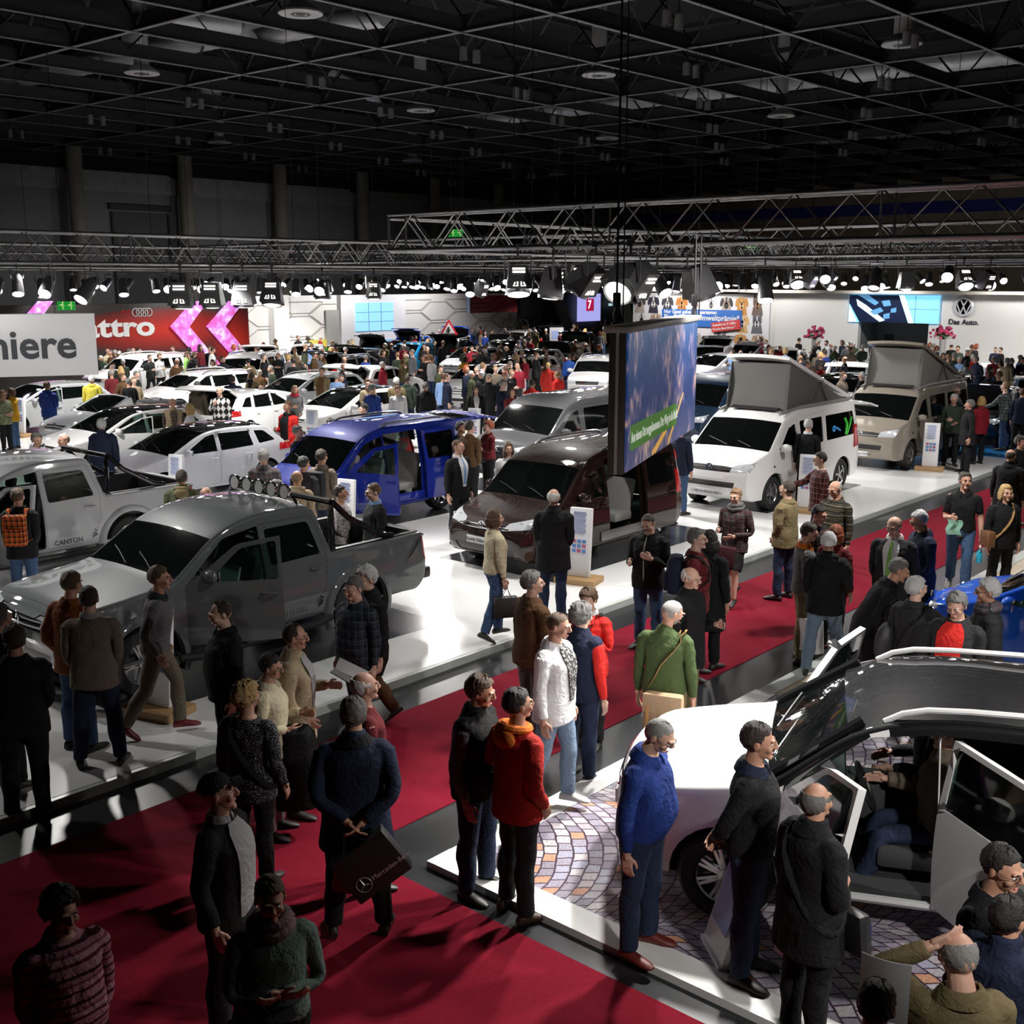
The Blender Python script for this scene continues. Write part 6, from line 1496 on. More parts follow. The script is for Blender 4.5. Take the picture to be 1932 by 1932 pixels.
for x0, x1, dz in ((1.3, 2.5, 0), (1.45, 2.6, .0), (2.2, 3.1, .1)): G().tube([(x0, -.012, .04), ((x0 + x1) / 2, -.012, .20 + dz), (x1, -.012, .48 + dz)], [.03, .022, .008], 6, ry=.006).obj('light_trail', LTR, t)
# white sign at the left
q0, q1 = ray(0, 654), ray(182, 648)
h0 = Vector((0, 0, CAM_H)) + q0 * (21.43 / (q0.x * .7513 + q0.y * .66)); h1 = Vector((0, 0, CAM_H)) + q1 * (22 / (q1.x * .7513 + q1.y * .66)); d = (h1 - h0); d.z = 0; d.normalize()
t = thing('hanging_sign', 'white hanging sign board with the dark word ending in miere', 'sign', (h1.x, h1.y, 0), math.atan2(d.y, d.x))
G().box((-2.6, .12, 3.45), (5.2, .22, 1.16), None, .01).obj('board', WHITEB, t, 40)
me = text_mesh('Weltpremiere', .745, .012, bold=.016, align='RIGHT'); me.transform(face_M((-.36, 0.0, 3.44), (1, 0, 0), (0, 0, 1))); me.materials.append(DKL); link('lettering', me, t)
for x in (-4, -.7): G().tube([(x, .12, 4.02), (x, .12, 5.1)], .01, 5).obj('rod', WIRE, t)
# ---------------------------------------------------------------- info stands, flowers, podium, counters
PRT, PRP = mat('print_blue', (.30, .36, .62), .5), mat('print_pictures', (.10, .22, .50), .5); PRR = mat('print_red', (.4, .1, .2), .5); OAK = mat('oak_base', (.42, .26, .12), .5)
def stand(px, py, z, label, s=1.0, rz=0, base=True):
    p = at(px, py, z); t = thing('info_stand', label, 'info stand', (p.x, p.y, z), CAMYAW + R_(-26) + rz, 'white info stands beside the cars')
    M = Matrix.Rotation(R_(-5), 3, 'X'); h = 1.06 * s
    if base: G().box((0, 0, .045), (.66, .44, .09), None, .01).obj('base', OAK, t, 40)
    G().box((0, h * .5 * math.sin(R_(5)), .09 + h / 2), (.36, .07, h), M, .012).obj('panel', WHITEB, t, 40)
    f = lambda x, z_: Vector((x, 0, 0)) + Vector((0, (z_ - .09) * math.tan(R_(5)) - .040, z_))
    g = G()
    for k in range(11): g.box(f(-.01, .09 + h * (.94 - .030 * k)), (.20 + .03 * math.sin(k * 2.3), .006, .014), M)
    g.obj('printed_text', PRT, t)
    for k in range(3):
        for j in range(3): G().box(f(-.085 + .08 * k, .09 + h * (.52 - .07 * j)), (.062, .006, .05), M).obj('printed_picture', PRP if (k + j) % 3 else PRR, t)
    return t
stand(1092, 1098, .1, 'white info stand on oak base beside the dark brown van'); stand(1520, 966, .1, 'white info stand beside the front wheel of the white camper van'); stand(1753, 887, .1, 'white info stand beside the beige camper van')
stand(300, 1345, .1, 'white info stand behind the walking man, by the grey pickup front wheel'); stand(652, 1027, .1, 'white info stand by the open door of the blue van'); stand(40, 824, .06, 'white info stand by the silver hatchback at the left edge'); stand(588, 853, .06, 'white info stand before the white hatchback with the dark roof, left of the blue van')
stand(333, 966, .1, 'white info stand by the front wheel of the light silver hatchback, above the fur hood'); 
p = at(1350, 1800, .055); t = thing('info_stand', 'leaning white info stand on the cobbled stage, before the white car wheel', 'info stand', p, CAMYAW + R_(-82), 'white info stands beside the cars')
M = Matrix.Rotation(R_(-17), 3, 'X'); G().box((0, .13, .46), (.40, .05, .92), M, .01).obj('panel', WHITEB, t, 40); G().box((0, .12, .02), (.40, .34, .04), None, .008).obj('foot', WHITEB, t, 40); G().box((0, .10, .50), (.30, .004, .6), M).obj('printed_text', PRT, t)
stand(893, 850, .1, 'white info stand behind the raised tailgate of the blue van')
# flower vases and podium before the white wall
VASE, PET, LEAF = mat('vase_grey', (.30, .29, .28), .4), mat('petals_pink', (.50, .05, .14), .6), mat('leaf', (.05, .12, .03), .7)
for px, py, X, la in ((1537, 640, 51.5, 'tall vase of pink flowers before the white wall, left of the blue screen'), (1779, 640, 51, 'tall vase of dark red flowers under the round emblem')):
    p = at_x(px, py, X); t = thing('flower_vase', la, 'vase', (X, p.y, .05)); zt = p.z - .05
    G().lathe([(.10, 0), (.13, .02), (.11, .3), (.14, zt), (.12, zt)], 16).obj('vase', VASE, t, 40); rr = random.Random(px); g = G(); gl = G()
    for k in range(46):
        a, e, r = rr.random() * 6.28, rr.uniform(.15, 1.35), rr.uniform(.35, .62); q = (r * math.cos(a) * math.cos(e), r * math.sin(a) * math.cos(e), zt + r * math.sin(e)); g.ball(q, rr.uniform(.05, .085), 7); gl.tube([(0, 0, zt - .02), q], .008, 4)
    for k in range(30): a = rr.random() * 6.28; gl.ball((.18 * math.cos(a), .18 * math.sin(a), zt + .12 + .08 * rr.random()), (.07, .07, .03), 6)
    g.obj('blossoms', PET, t, True); gl.obj('stems', LEAF, t, True)
p = at_x(1868, 668, 48); t = thing('podium', 'white speaking desk with a blue front before the white wall', 'podium', (48, p.y, .05), CAMYAW); G().box((0, 0, .55), (.5, .45, 1.1), None, .02).obj('desk', WHITEB, t, 40); G().box((0, -.08, 1.15), (.62, .5, .10), Matrix.Rotation(.3, 3, 'X'), .02).obj('desk_top', WHITEB, t, 40); G().box((0, -.235, .92), (.46, .02, .28)).obj('front_panel', mat('podium_blue', (.05, .25, .7), .4), t)
# warning triangle sign, light grey info board
p = at_y(847, 618, 44.5); t = thing('warning_sign', 'red and white triangular roadworks warning sign among the crowd', 'sign', (p.x, 44.5, 0), CAMYAW)
M = Matrix.Rotation(math.pi / 2, 3, 'X'); G().prism([(-.5, -.40), (.5, -.40), (0, .46)], .03, M, (0, 0, p.z)).obj('red_triangle', mat('sign_red', (.6, .02, .03), .4), t); G().prism([(-.34, -.31), (.34, -.31), (0, .27)], .04, M, (0, 0, p.z)).obj('white_field', WHITEB, t)
g = G(); g.ball((.0, -.05, p.z + .02), .05, 8); g.tube([(0, -.05, p.z - .03), (.05, -.05, p.z - .15), (-.02, -.05, p.z - .24)], .03, 5); g.obj('pictogram', BLACK, t); G().tube([(0, .02, 0), (0, .02, p.z)], .03, 6).obj('post', ALUD, t); G().box((0, -.03, p.z - .62), (.6, .04, .28)).obj('white_plate', WHITEB, t)
p = at_y(1050, 632, 44.6); t = thing('info_board', 'pale grey info board standing among the crowd, left of the red car', 'board', (p.x, 44.6, 0), CAMYAW); G().box((0, 0, p.z / 2 + .2), (.85, .12, p.z + .5)).obj('panel', mat('board_grey', (.50, .50, .52), .5), t); G().box((0, -.065, p.z), (.6, .01, .5)).obj('printed_text', PRT, t)
# ---------------------------------------------------------------- the cars on the stands
PW = paint('white', (.80, .80, .80), 0, .3); PSIL = paint('silver', (.44, .45, .47), .35, .3); PGRY = paint('grey', (.092, .100, .106), .5, .33); PBRN = paint('brown_black', (.016, .007, .006), .3, .25)
PBLU = paint('deep_blue', (.008, .022, .26), .35, .28); PDG = paint('graphite', (.060, .061, .066), .3, .3); PBEI = paint('beige_metal', (.26, .23, .19), .35, .32); PNAV = paint('navy', (.008, .022, .050), .4, .25)
PBK = paint('black', (.008, .008, .009), 0, .2); PLB = paint('light_blue', (.24, .36, .55), .25, .3); PRB = paint('royal_blue', (.01, .09, .55), .2, .25); PRED = paint('red', (.45, .008, .01), 0, .25); PSK = paint('sky_blue', (.02, .28, .60), .2, .25); PPEARL = paint('pearl', (.56, .57, .60), .25, .3)
def put_car(r, x, y, z=.1, rz=180): r.location = (x, y, z); r.rotation_euler = (0, 0, R_(rz)); return r
DOORMAT = [(21, -1), (22, -1)]
def door(r, slot, deg): return open_part(r, 'door', slot, rz=R_(deg) * (-1 if slot.endswith('L') else 1))
def sheet_text(root, s_, size, M, m, name='lettering', bold=0): return text(s_, name, size, m, root, M, .002, bold)
# grey pickup in front, silver pickup behind it
def pickup_extras(r, S, pm, sport=True):
    sp = S.sp; g = G(); g.box((-1.92, 0, .78), (1.56, 1.62, .05)); 
    for s_ in (-1, 1): g.box((-1.92, s_ * .80, .97), (1.58, .07, .40))
    g.box((-2.68, 0, .97), (.07, 1.62, .40)); g.box((-1.16, 0, .97), (.06, 1.62, .40)); g.obj('bed_liner', BLACK, r)
    for k in range(5): G().tube([(-1.25, -.62 + .31 * k, .815), (-2.62, -.62 + .31 * k, .815)], .018, 5).obj('bed_rib', TRIM, r)
    g = G()                                               # sports bar behind the cab
    for s_ in (-1, 1): g.tube([(-1.22, s_ * .80, 1.17), (-1.26, s_ * .74, 1.66), (-1.32, s_ * .70, 1.76), (-1.55, s_ * .74, 1.52), (-2.05, s_ * .80, 1.22), (-2.25, s_ * .82, 1.18)], .042, 8)
    g.tube([(-1.30, -.70, 1.76), (-1.30, .70, 1.76)], .042, 8); g.obj('sports_bar', PBK, r, True)
    for s_ in (-1, 1):
        g = G(); y = .975; g.tube([(1.2, s_ * (y + .03), .36), (.95, s_ * (y + .08), .34), (-.75, s_ * (y + .08), .34), (-1.0, s_ * (y + .02), .36)], .05, 8); g.obj('side_step', BLACK, r, True)
        for ax_ in (1.6, -1.5):
            P = []
            for t in np.linspace(-.35, math.pi + .35, 26):
                P.append([(ax_ + q * math.cos(t), s_ * w_, .385 + q * math.sin(t)) for q, w_ in ((.475, .90), (.475, 1.015), (.52, 1.02), (.565, .985), (.585, .955))])
            if s_ < 0: P = P[::-1]
            g = G(); g.grid(P, .012); g.obj('wheel_flare', pm, r, 50)
    G().box((-2.86, 0, .55), (.16, 1.7, .16), None, .04).obj('rear_bumper', BLACK, r, True)
r, S = build_car('pickup_truck', SPEC['pickup'], PGRY, 'grey metallic pickup truck with roof lamps and open front door, nearest the aisle', plate='Amarok Canyon', seatm=SEATG)
put_car(r, 8.0, 11.97); pickup_extras(r, S, PGRY); PICK = r
for k in range(5):
    y = -.52 + .26 * k; l = thing('roof_lamp', None, None); adopt(l, r); l.location = (-.72, y, 1.96); M = Matrix.Rotation(math.pi / 2, 3, 'Y')
    G().lathe([(0, -.06), (.075, -.05), (.10, .0), (.10, .03)], 18, M, cap=False).obj('shell', CHROME, l, 50); G().lathe([(0, .02), (.092, .025)], 18, M).obj('lens', mat('roof_lamp_glass', (.78, .79, .80), .25), l, True)
g = G(); g.tube([(-.75, -.72, 1.82), (-.75, -.66, 1.88), (-.75, .66, 1.88), (-.75, .72, 1.82)], .022, 8); g.obj('lamp_bar', CHROME, r, True)
for sg in (1, -1): sheet_text(r, 'CANYON', .11, face_M((-.42, sg * (S.Y(-.42, .52) + .004), .53), (-sg, 0, 0), (0, 0, 1)), PDG, 'lettering', .002)
door(r, '21L', 33)
G().box((.10, .42, 1.0), (.03, .40, .30), Matrix.Rotation(-.28, 3, 'Y')).obj('paper_sheet', PLATE, r)
c = copy_tree(PICK, None, ('roof_lamp', 'lamp_bar')); c['label'] = 'silver double cab pickup at the left edge with its front door open'; repaint(c, PGRY, PSIL); put_car(c, 8.15, 17.75); door(c, '21L', 66)
# vans: white, beige, graphite, navy
r, S = build_car('camper_van', SPEC['van'], PW, 'white camper van with raised grey canvas roof, nearest of the two campers', plate='California Beach Edition', lit=False)
VANP = r
def pop_top(r, pm, cm):
    t = thing('pop_up_roof', None, None); adopt(t, r)
    hx, hz, fx, fz = -2.05, 1.99, .72, 2.93
    P = [[(hx + (fx - hx) * f, y * .72, hz + (fz - hz) * f + .035 * (1 - y * y)) for y in np.linspace(-1, 1, 9)] for f in np.linspace(0, 1.02, 8)]
    g = G(); g.grid(P, -.07); g.obj('lid', pm, t, True)
    cv = []
    for y in (1, -1): cv.append([(hx + (fx - .06 - hx) * f, y * .68, hz - .02 + (fz - hz) * f) for f in np.linspace(0, 1, 6)])
    g = G()
    for k, y in enumerate((1, -1)):
        top = [(hx + .1 + (fx - .08 - hx) * f, y * (.68 - .03 * math.sin(f * 3.1)), hz - .03 + (fz - hz) * f) for f in np.linspace(.04, .96, 8)]; bot = [(hx + .1 + (fx - .0 - hx) * f, y * .70, 1.90) for f in np.linspace(.04, .98, 8)]
        P = [[tuple(np.array(a) * (1 - q) + np.array(b) * q) for a, b in zip(top, bot)] for q in np.linspace(0, 1, 5)]
        if y < 0: P = P[::-1]
        g.grid(P, .012)
    ft = [[(fx - .10 + .05 * math.sin(q * 3.1) * -1 + .10 * q, y * (.66 + .03 * q), (hz - .03 + (fz - hz) * .96) * (1 - q) + 1.90 * q) for y in np.linspace(-1, 1, 9)] for q in np.linspace(0, 1, 7)]
    g.grid(ft, .012); g.obj('canvas', cm, t, True)
    for y in (1, -1):
        G().tube([(-.3, y * .73, 1.95), (-.75, y * .73, 2.45)], .014, 6).obj('strut', ALU, t); G().tube([(-1.0, y * .73, 1.97), (-.62, y * .73, 2.42)], .012, 6).obj('strut', BLACK, t)
        G().tube([(1.0, y * .70, 1.88), (.3, y * .77, 1.97), (-2.2, y * .77, 1.97)], .035, 8).obj('roof_gutter', mat('gutter_grey', (.25, .25, .25), .4), r, True)
    G().box((.80, 0, 1.945), (.16, 1.1, .02), Matrix.Rotation(.18, 3, 'Y')).obj('roof_slot', BLACK, r)
CANV = mat('canvas_grey', (.105, .105, .10), .9, bump=.3, bscale=70)
c = copy_tree(r); c['label'] = 'beige metallic camper van with raised grey canvas roof, behind the white one'; repaint(c, PW, PBEI); put_car(c, 28.85, 11.9); pop_top(c, PBEI, mat('canvas_light', (.19, .185, .175), .9, bump=.3, bscale=70)); BEI = c
for ch in kids(c):
    if ch.name.startswith('headlight'):
        for b in kids(ch):
            b.material_slots[0].link = 'OBJECT'; b.material_slots[0].material = LAMPLIT
c = copy_tree(r); rename(c, 'van'); c['label'] = 'dark grey metallic van behind the brown one, left of the hanging screen'; repaint(c, PW, PDG); put_car(c, 21.0, 16.75)
c = copy_tree(r); rename(c, 'van'); c['label'] = 'navy blue van right behind the hanging screen with lit headlamps'; repaint(c, PW, PNAV); put_car(c, 28.3, 16.9)
for ch in kids(c):
    if ch.name.startswith('headlight'):
        for b in kids(ch): b.material_slots[0].link = 'OBJECT'; b.material_slots[0].material = LAMPLIT
pop_top(r, PW, CANV); put_car(r, 22.0, 11.9); open_part(r, 'tailgate', ry=1.25)
for dz, a in ((0, 0), (.16, .25)): 
    g = G(); g.tube([(-1.62 - dz * .4, S.Y(-1.6, 1.3) + .004, 1.22), (-1.70 - dz, S.Y(-1.6, 1.45) + .006, 1.45), (-1.62 - dz * 2, S.Y(-1.6, 1.6) + .006, 1.58)], .012 if dz else .02, 5); g.obj('window_decal', mat('decal_green', (.05, .55, .04), .5, emit=.25), r)
g = G(); g.lathe([(.03, 0), (.07, 0), (.07, .004), (.03, .004)], 14, Matrix.Rotation(-math.pi / 2, 3, 'X'), (-1.05, S.Y(-1.0, 1.42) + .008, 1.40), cap=False); g.tube([(-1.15, S.Y(-1.1, 1.4) + .008, 1.42), (-1.35, S.Y(-1.3, 1.4) + .008, 1.34)], .02, 5); g.obj('window_decal', mat('decal_blue', (.04, .25, .6), .5, emit=.2), r)
# small vans: dark brown, deep blue
r, S = build_car('small_van', SPEC['caddy'], PBRN, 'glossy dark brown van with an open sliding door, beneath the hanging screen', plate='Caddy Edition 30', seatm=SEATL); CAD = r
c = copy_tree(r); c['label'] = 'deep blue van with raised tailgate and open doors in the middle of the stage'; repaint(c, PBRN, PBLU); put_car(c, 14.75, 16.95); door(c, '21L', 62); open_part(c, 'door', '22L', slide=(-.93, .10, 0)); open_part(c, 'tailgate', ry=1.32)
STM = mat('decal_silver', (.55, .58, .65), .4)
def star(cx, cz, r1, r2, y): 
    p = [(cx + (r1 if k % 2 == 0 else r2) * math.sin(k * math.pi / 5), cz + (r1 if k % 2 == 0 else r2) * math.cos(k * math.pi / 5)) for k in range(10)]
    return G().prism([(x, z) for x, z in p], .003, Matrix(((1, 0, 0), (0, 0, 1), (0, 1, 0))), (0, y, 0))
star(-1.22, .86, .20, .09, S.Y(-1.22, .86) + .002).obj('star_decal', STM, c); star(-1.0, .80, .10, .045, S.Y(-1.0, .80) + .002).obj('star_decal', STM, c)
put_car(r, 15.1, 11.95); open_part(r, 'door', '22L', slide=(-.95, .10, 0))
for rr_, y_ in ((r, .004), (c, .004)):
    g = G(); 
for rr_ in (r, c):
    for sg in (1,): G().box((-.4, sg * (S.Y(-.4, .42) + .05) * 0 + sg * .905, .40), (1.4, .03, .16), None, .01).obj('sill_guard', ALUD if rr_ is r else PBLU, rr_, 40)
# white off-roader on the cobbles
sp = dict(SPEC['suv']); sp['handlem'] = CHROME; sp['roofz'] = 1.53; sp['railr'] = .032; sp['rails'] = (.20, -1.75, 1.66, mat('rail_white', (.70, .70, .70), .3))
r, S = build_car('off_roader', sp, PW, 'white compact off-roader with black roof and open doors on the cobbled stage', roofm=PBK, seatm=TRIM, lower=mat('grey_cladding', (.30, .30, .31), .5)); put_car(r, 8.08, 3.08, .058, 116)
door(r, '21L', 68); door(r, '22L', 60); door(r, '21R', 62); YETI = r
for sg in (1, -1): G().tube([(1.02, sg * .74, 1.14), (.40, sg * .66, 1.575)], .035, 6).obj('pillar_trim', PBK, r, True)
# hatchbacks, estates and others: built once, copied and repainted
H0, SH = build_car('hatchback', SPEC['hatch'], PW, 'white hatchback with black roof and open door, left of the yellow waistcoat man', roofm=PBK); put_car(H0, 15.0, 26.0, .06); door(H0, '21L', 35)
W0, _ = build_car('estate_car', SPEC['wagon'], PW, 'white estate car with long side windows before the pink chevrons'); put_car(W0, 22.7, 34.5, .06)
S0 = copy_tree(YETI, None, ('roof', 'pillar_trim', 'door')); rf = [o for o in kids(YETI) if o.name.startswith('roof') and not o.name.startswith('roof_rail')][0]
for ch in kids(YETI):
    if ch.name.startswith('door'): q = copy_tree(ch, S0); q.rotation_euler = (0, 0, 0)
q = copy_tree(rf, S0); q.material_slots[0].link = 'OBJECT'; q.material_slots[0].material = PW
S0['label'] = 'white off-roader facing the camera, left of the hanging screen'; put_car(S0, 36.0, 27.1, .06, 205)
M0, _ = build_car('city_car', SPEC['mini'], PRB, 'bright blue small car with black roof at the right edge, half hidden by visitors', roofm=PBK, lit=True); put_car(M0, 13.95, 3.25, .055, 92)
CB, _ = build_car('convertible', SPEC['cabrio'], PSIL, 'silver convertible with folded roof, between two white hatchbacks'); put_car(CB, 17.1, 29.8, .06, 186)
G().box((-1.35, 0, 1.02), (.75, 1.4, .22), None, .09).obj('folded_roof', TRIM, CB, True)
g = G(); 
for sg in (1, -1): g.tube([(1.08, sg * .74, .99), (.26, sg * .66, 1.36)], .032, 6)
g.tube([(.26, -.66, 1.36), (.22, 0, 1.40), (.26, .66, 1.36)], .032, 6); g.obj('screen_frame', PSIL, CB, True)
def car(src, newp, label, x, y, rz=180, z=.06, tail=0, hood=0, roof=None, name=None, skip=()):
    c = copy_tree(src, None, skip); c['label'] = label
    if name: rename(c, name)
    for ch in kids(c):
        if ch.name.split('.')[0] in ('door', 'tailgate', 'hood'): ch.rotation_euler = (0, 0, 0)
        if roof and ch.name.split('.')[0] == 'roof': ch.material_slots[0].link = 'OBJECT'; ch.material_slots[0].material = roof
    if newp: repaint(c, src_paint[src.name], newp)
    put_car(c, x, y, z, rz)
    if tail: open_part(c, 'tailgate', ry=tail)
    if hood: open_part(c, 'hood', ry=-hood)
    return c
src_paint = {H0.name: PW, W0.name: PW, S0.name: PW, M0.name: PRB, CB.name: PSIL}
car(H0, PPEARL, 'light silver hatchback with dark roof right above the silver pickup bed', 14.1, 21.7)
car(H0, PW, 'white hatchback with black roof behind the red and black hoodie man', 22.3, 25.9)
c = car(H0, PSIL, 'silver hatchback behind the blue hoodie man at the left edge', 17.1, 34.4, roof=PSIL); door(c, '21L', 30)
car(H0, PW, 'white hatchback seen from behind with raised tailgate, left of the red and black hoodie man', 20.3, 28.2, 20, tail=1.1, roof=PW)
car(W0, PPEARL, 'silver estate car with carriers on the roof, in the middle of the crowd', 24.4, 30.8)
car(H0, PW, 'white hatchback from behind with open boot, right of the green jacket man', 29.1, 32.3, 15, tail=1.0, roof=PW)
car(W0, PDG, 'dark grey estate car from behind with open boot, before the black hatchback', 32.6, 37.6, 15, tail=1.2)
car(H0, PW, 'white coupe shaped car with black roof in the middle of the crowd', 31.6, 29.2, 195)
car(M0, PW, 'white small car with dark roof behind the mustard coat woman', 36.5, 31.6, 170)
car(M0, PPEARL, 'pale grey rounded car with black roof, right of the dark coat group', 39.6, 37.2, 190)
car(M0, PW, 'small white car facing the camera before the white counter', 35.8, 44.8, 225, roof=PW)
car(S0, PW, 'white off-roader with dark windows before the red display wall, nearest the sign board', 24.6, 41.5, 190)
car(S0, PW, 'white off-roader facing the camera under the pink chevrons', 27.8, 38.6, 215)
car(H0, PW, 'white car with raised bonnet before the red display wall', 27.9, 43.9, 205, hood=1.0, roof=PW)
car(W0, PW, 'white estate with raised tailgate at the right end of the red wall', 32.0, 42.6, 40, tail=1.35)
car(H0, PBK, 'black hatchback with raised tailgate before the light blue screen', 42.2, 45.9, 20, tail=1.25, roof=PBK)
car(H0, PRB, 'blue hatchback whose raised tailgate stands before the light blue screen', 46.2, 47.9, 30, tail=1.45, roof=PRB)
car(M0, PSK, 'sky blue small car glowing in the crowd under the light blue screen', 40.4, 42.3, 200, roof=PSK)
car(H0, PBK, 'black hatchback with open boot behind the grey estate', 36.3, 40.9, 20, tail=1.1, roof=PBK)
car(W0, PBK, 'black estate with raised tailgate left of the warning sign', 45.4, 43.9, 25, tail=1.3)
car(H0, PRB, 'blue car with raised tailgate standing behind the black estate', 49.4, 47.4, 35, tail=1.5, roof=PRB)
car(H0, PBK, 'black car facing the camera behind the pale grey rounded car', 45.6, 40.6, 215, roof=PBK)
car(H0, PBK, 'black car with raised bonnet, right of the warning sign', 49.3, 43.6, 210, hood=1.0, roof=PBK)
c = car(W0, PW, 'white car with a bicycle on its roof below the red banner', 54.6, 47.6, 200, tail=0)
car(H0, PBK, 'black hatchback with open tailgate right below the red banner', 57.0, 46.4, 30, tail=1.3, roof=PBK)
car(H0, PDG, 'dark grey hatchback with silver roof line, left of the royal blue jumper man', 40.3, 34.3, 190, roof=PDG)
car(H0, PBK, 'black car with raised bonnet under the lilac screen', 46.2, 37.0, 200, hood=.9, roof=PBK)
car(S0, PBK, 'black off-roader with wide open tailgate under the lilac screen', 51.8, 40.4, 30, tail=1.35)
car(M0, PRED, 'red small car among the crowd, left of the hanging screen top', 50.2, 35.0, 200, roof=PRED)
car(H0, PW, 'white curved hatchback right of the hanging screen with raised tailgate', 43.4, 26.2, 170, tail=1.4, roof=PW)
car(H0, PPEARL, 'light grey car partly behind the white curved hatchback', 48.2, 29.6, 200, tail=1.3, roof=PBK)
car(H0, PW, 'white hatchback from behind with open boot, under the pink flowers', 48.4, 25.6, 20, tail=1.05, roof=PW)
car(W0, PW, 'white car from behind with a raised tailgate, left of the beige canvas roof', 42.4, 19.6, 20, tail=1.0)
car(H0, PW, 'white hatchback from behind, farther than the one left of the canvas roof', 48.0, 20.6, 20, tail=.5, roof=PW)
car(H0, PW, 'white car with raised tailgate in front of the grey wall niche', 52.0, 22.9, 35, tail=1.35, roof=PW)
car(H0, PW, 'white hatchback with black roof just behind the white camper van tail', 36.4, 17.2, 186, tail=0)
c = car(H0, PNAV, 'navy car with raised bonnet at the right edge on the blue floor', 34.2, 11.7, 190, .115, hood=1.05, roof=PNAV)
for ch in kids(c):
    if ch.name.startswith('headlight'):
        for b in kids(ch): b.material_slots[0].link = 'OBJECT'; b.material_slots[0].material = LAMPLIT
G().box((1.5, 0, .72), (.75, 1.25, .22), None, .05).obj('engine', TRIM, c, True)
car(H0, PLB, 'light blue hatchback at the right edge, behind the plaid shirt man', 40.6, 12.2, 20, .05, roof=PLB)
car(M0, PBK, 'dark small car with lit lamps behind the beige camper van', 38.6, 14.4, 200, .05, roof=PBK)
# bicycle on a roof
t = thing('bicycle', 'dark bicycle standing on the white car roof below the red banner', 'bicycle', (54.4, 47.5, 1.56), R_(110)); BKM = mat('bike_frame', (.02, .02, .02), .4)
for x in (-.5, .5):
    g = G(); g.tube([(x + .33 * math.cos(a), 0, .33 + .33 * math.sin(a)) for a in np.linspace(0, 6.28, 21)], .02, 5, False); g.obj('wheel', BKM, t, True)
g = G()
for a, b in (((-.5, .33), (-.05, .33)), ((-.5, .33), (-.15, .80)), ((-.05, .33), (-.15, .80)), ((-.05, .33), (.38, .75)), ((-.15, .78), (.38, .78)), ((.5, .33), (.36, .95))): g.tube([(a[0], 0, a[1]), (b[0], 0, b[1])], .022, 5)
g.tube([(.36, -.32, .98), (.36, .32, .98)], .018, 5); g.box((-.18, 0, .88), (.25, .12, .05), None, .02); g.obj('frame', BKM, t)
# ---------------------------------------------------------------- visitors in front, one by one
PP = {}
def V(key, label, x, y, h, face, hair, hc, top, tc, lc='djeans', arms=('down', 'down'), st='stand', fl=0.0, ex=(), legs='trousers', girth=1.0, belly=0.0, shoe=(.02, .018, .016), skin=None, **pz):
    PP[key] = make_person(label, (x, y), h, face, dict(arms=arms, legs=st, **pz), hair, hc, top, tc, legs, lc, shoe, skin, ex, girth, belly, fl)
S1 = .1
# front left, in the dark
V('stripe', 'person in pink and purple striped knit top at the bottom left corner', 110, 1676, 1.60, 18, 'curly', 'black', 'sweater', 'pinkstripe', 'black', ('front', 'front'), girth=1.12, belly=.04, nod=8, turn=8)
V('edge', 'person in black jacket at the left edge, seen from behind before the stage', 25, 1180, 1.76, 175, 'full', 'dark', 'jacket', 'black', 'black', ('front', 'front'), 'ease', girth=1.12)
V('edge2', 'person with dark curly hair cut off by the left edge, beside the grey pickup', -6, 1142, 1.70, 120, 'curly', 'salt', 'jacket', ('black'), 'black', ('front', 'front'))
V('flatcap', 'person in dark flat cap and open black jacket over a pale polo shirt', 402, 1458, 1.74, 62, 'cap', 'charcoal', 'jacket', 'black', 'black', ('down', 'loose'), 'ease', ex=(('shirt_wide', 'lgrey'), ('shirt_collar', 'lgrey')), turn=25, nod=-6)
V('snood', 'person in sage knit sweater and mauve loop scarf at the bottom, arms folded', 508, 1652, 1.62, 10, 'short', 'brown', 'sweater', 'sage', 'black', ('fold', 'fold'), ex=(('scarf', 'scarfknit'),), girth=1.04, nod=8, turn=-4)
V('speck', 'blond person in black and white speckled top, seen from behind', 463, 1287, 1.64, 150, 'curly', 'blond', 'blazer', 'speckle', 'black', ('down', 'loose'), girth=1.05, turn=-25, ex=(('strap', 'black'),))
V('coatarm', 'dark haired person in pale jacket carrying a black coat, beside the brochure reader', 508, 1232, 1.60, 72, 'short', 'black', 'jacket', 'cream', 'lgrey', ('hold', 'belly'), ex=('glasses',), nod=12)
V('trench', 'person in beige trench coat and glasses holding an open brochure', 552, 1174, 1.74, 75, 'reced', 'dark', 'midcoat', 'beige', 'charcoal', ('hold', 'front'), ex=('glasses', ('shirt_front', 'lgrey'), ('collar', 'beige')), nod=8, turn=8)
V('bald_l', 'balding person in black jacket facing left, before the pickup door', 416, 1132, 1.74, -72, 'reced', 'dark', 'jacket', 'black', 'black', ('down', 'down'), girth=1.08, belly=.03, nod=12)
V('walker', 'person walking to the right in grey knit sweater, grey trousers and dark red shoes', 298, 1067, 1.76, 80, 'short', 'brown', 'sweater', 'grey', 'taupe', ('pocket', 'pocket'), 'walk', S1, ex=(('collar', 'charcoal'),), shoe=(.16, .012, .018), lean=8, nod=2)
V('taupe', 'person in taupe jacket and navy trousers standing on the stage edge, seen from behind', 166, 1105, 1.76, 172, 'short', 'dark', 'jacket', 'taupe', 'navy', ('front', 'front'), 'wide', S1, girth=1.08, ex=(('shirt_collar', 'lgrey'),))
V('rust', 'person in rust brown leather jacket by the grey pickup grille', 131, 1077, 1.80, 140, 'short', 'brown', 'jacket', 'rust', 'jeans', ('pocket', 'front'), 'ease', S1, nod=10)
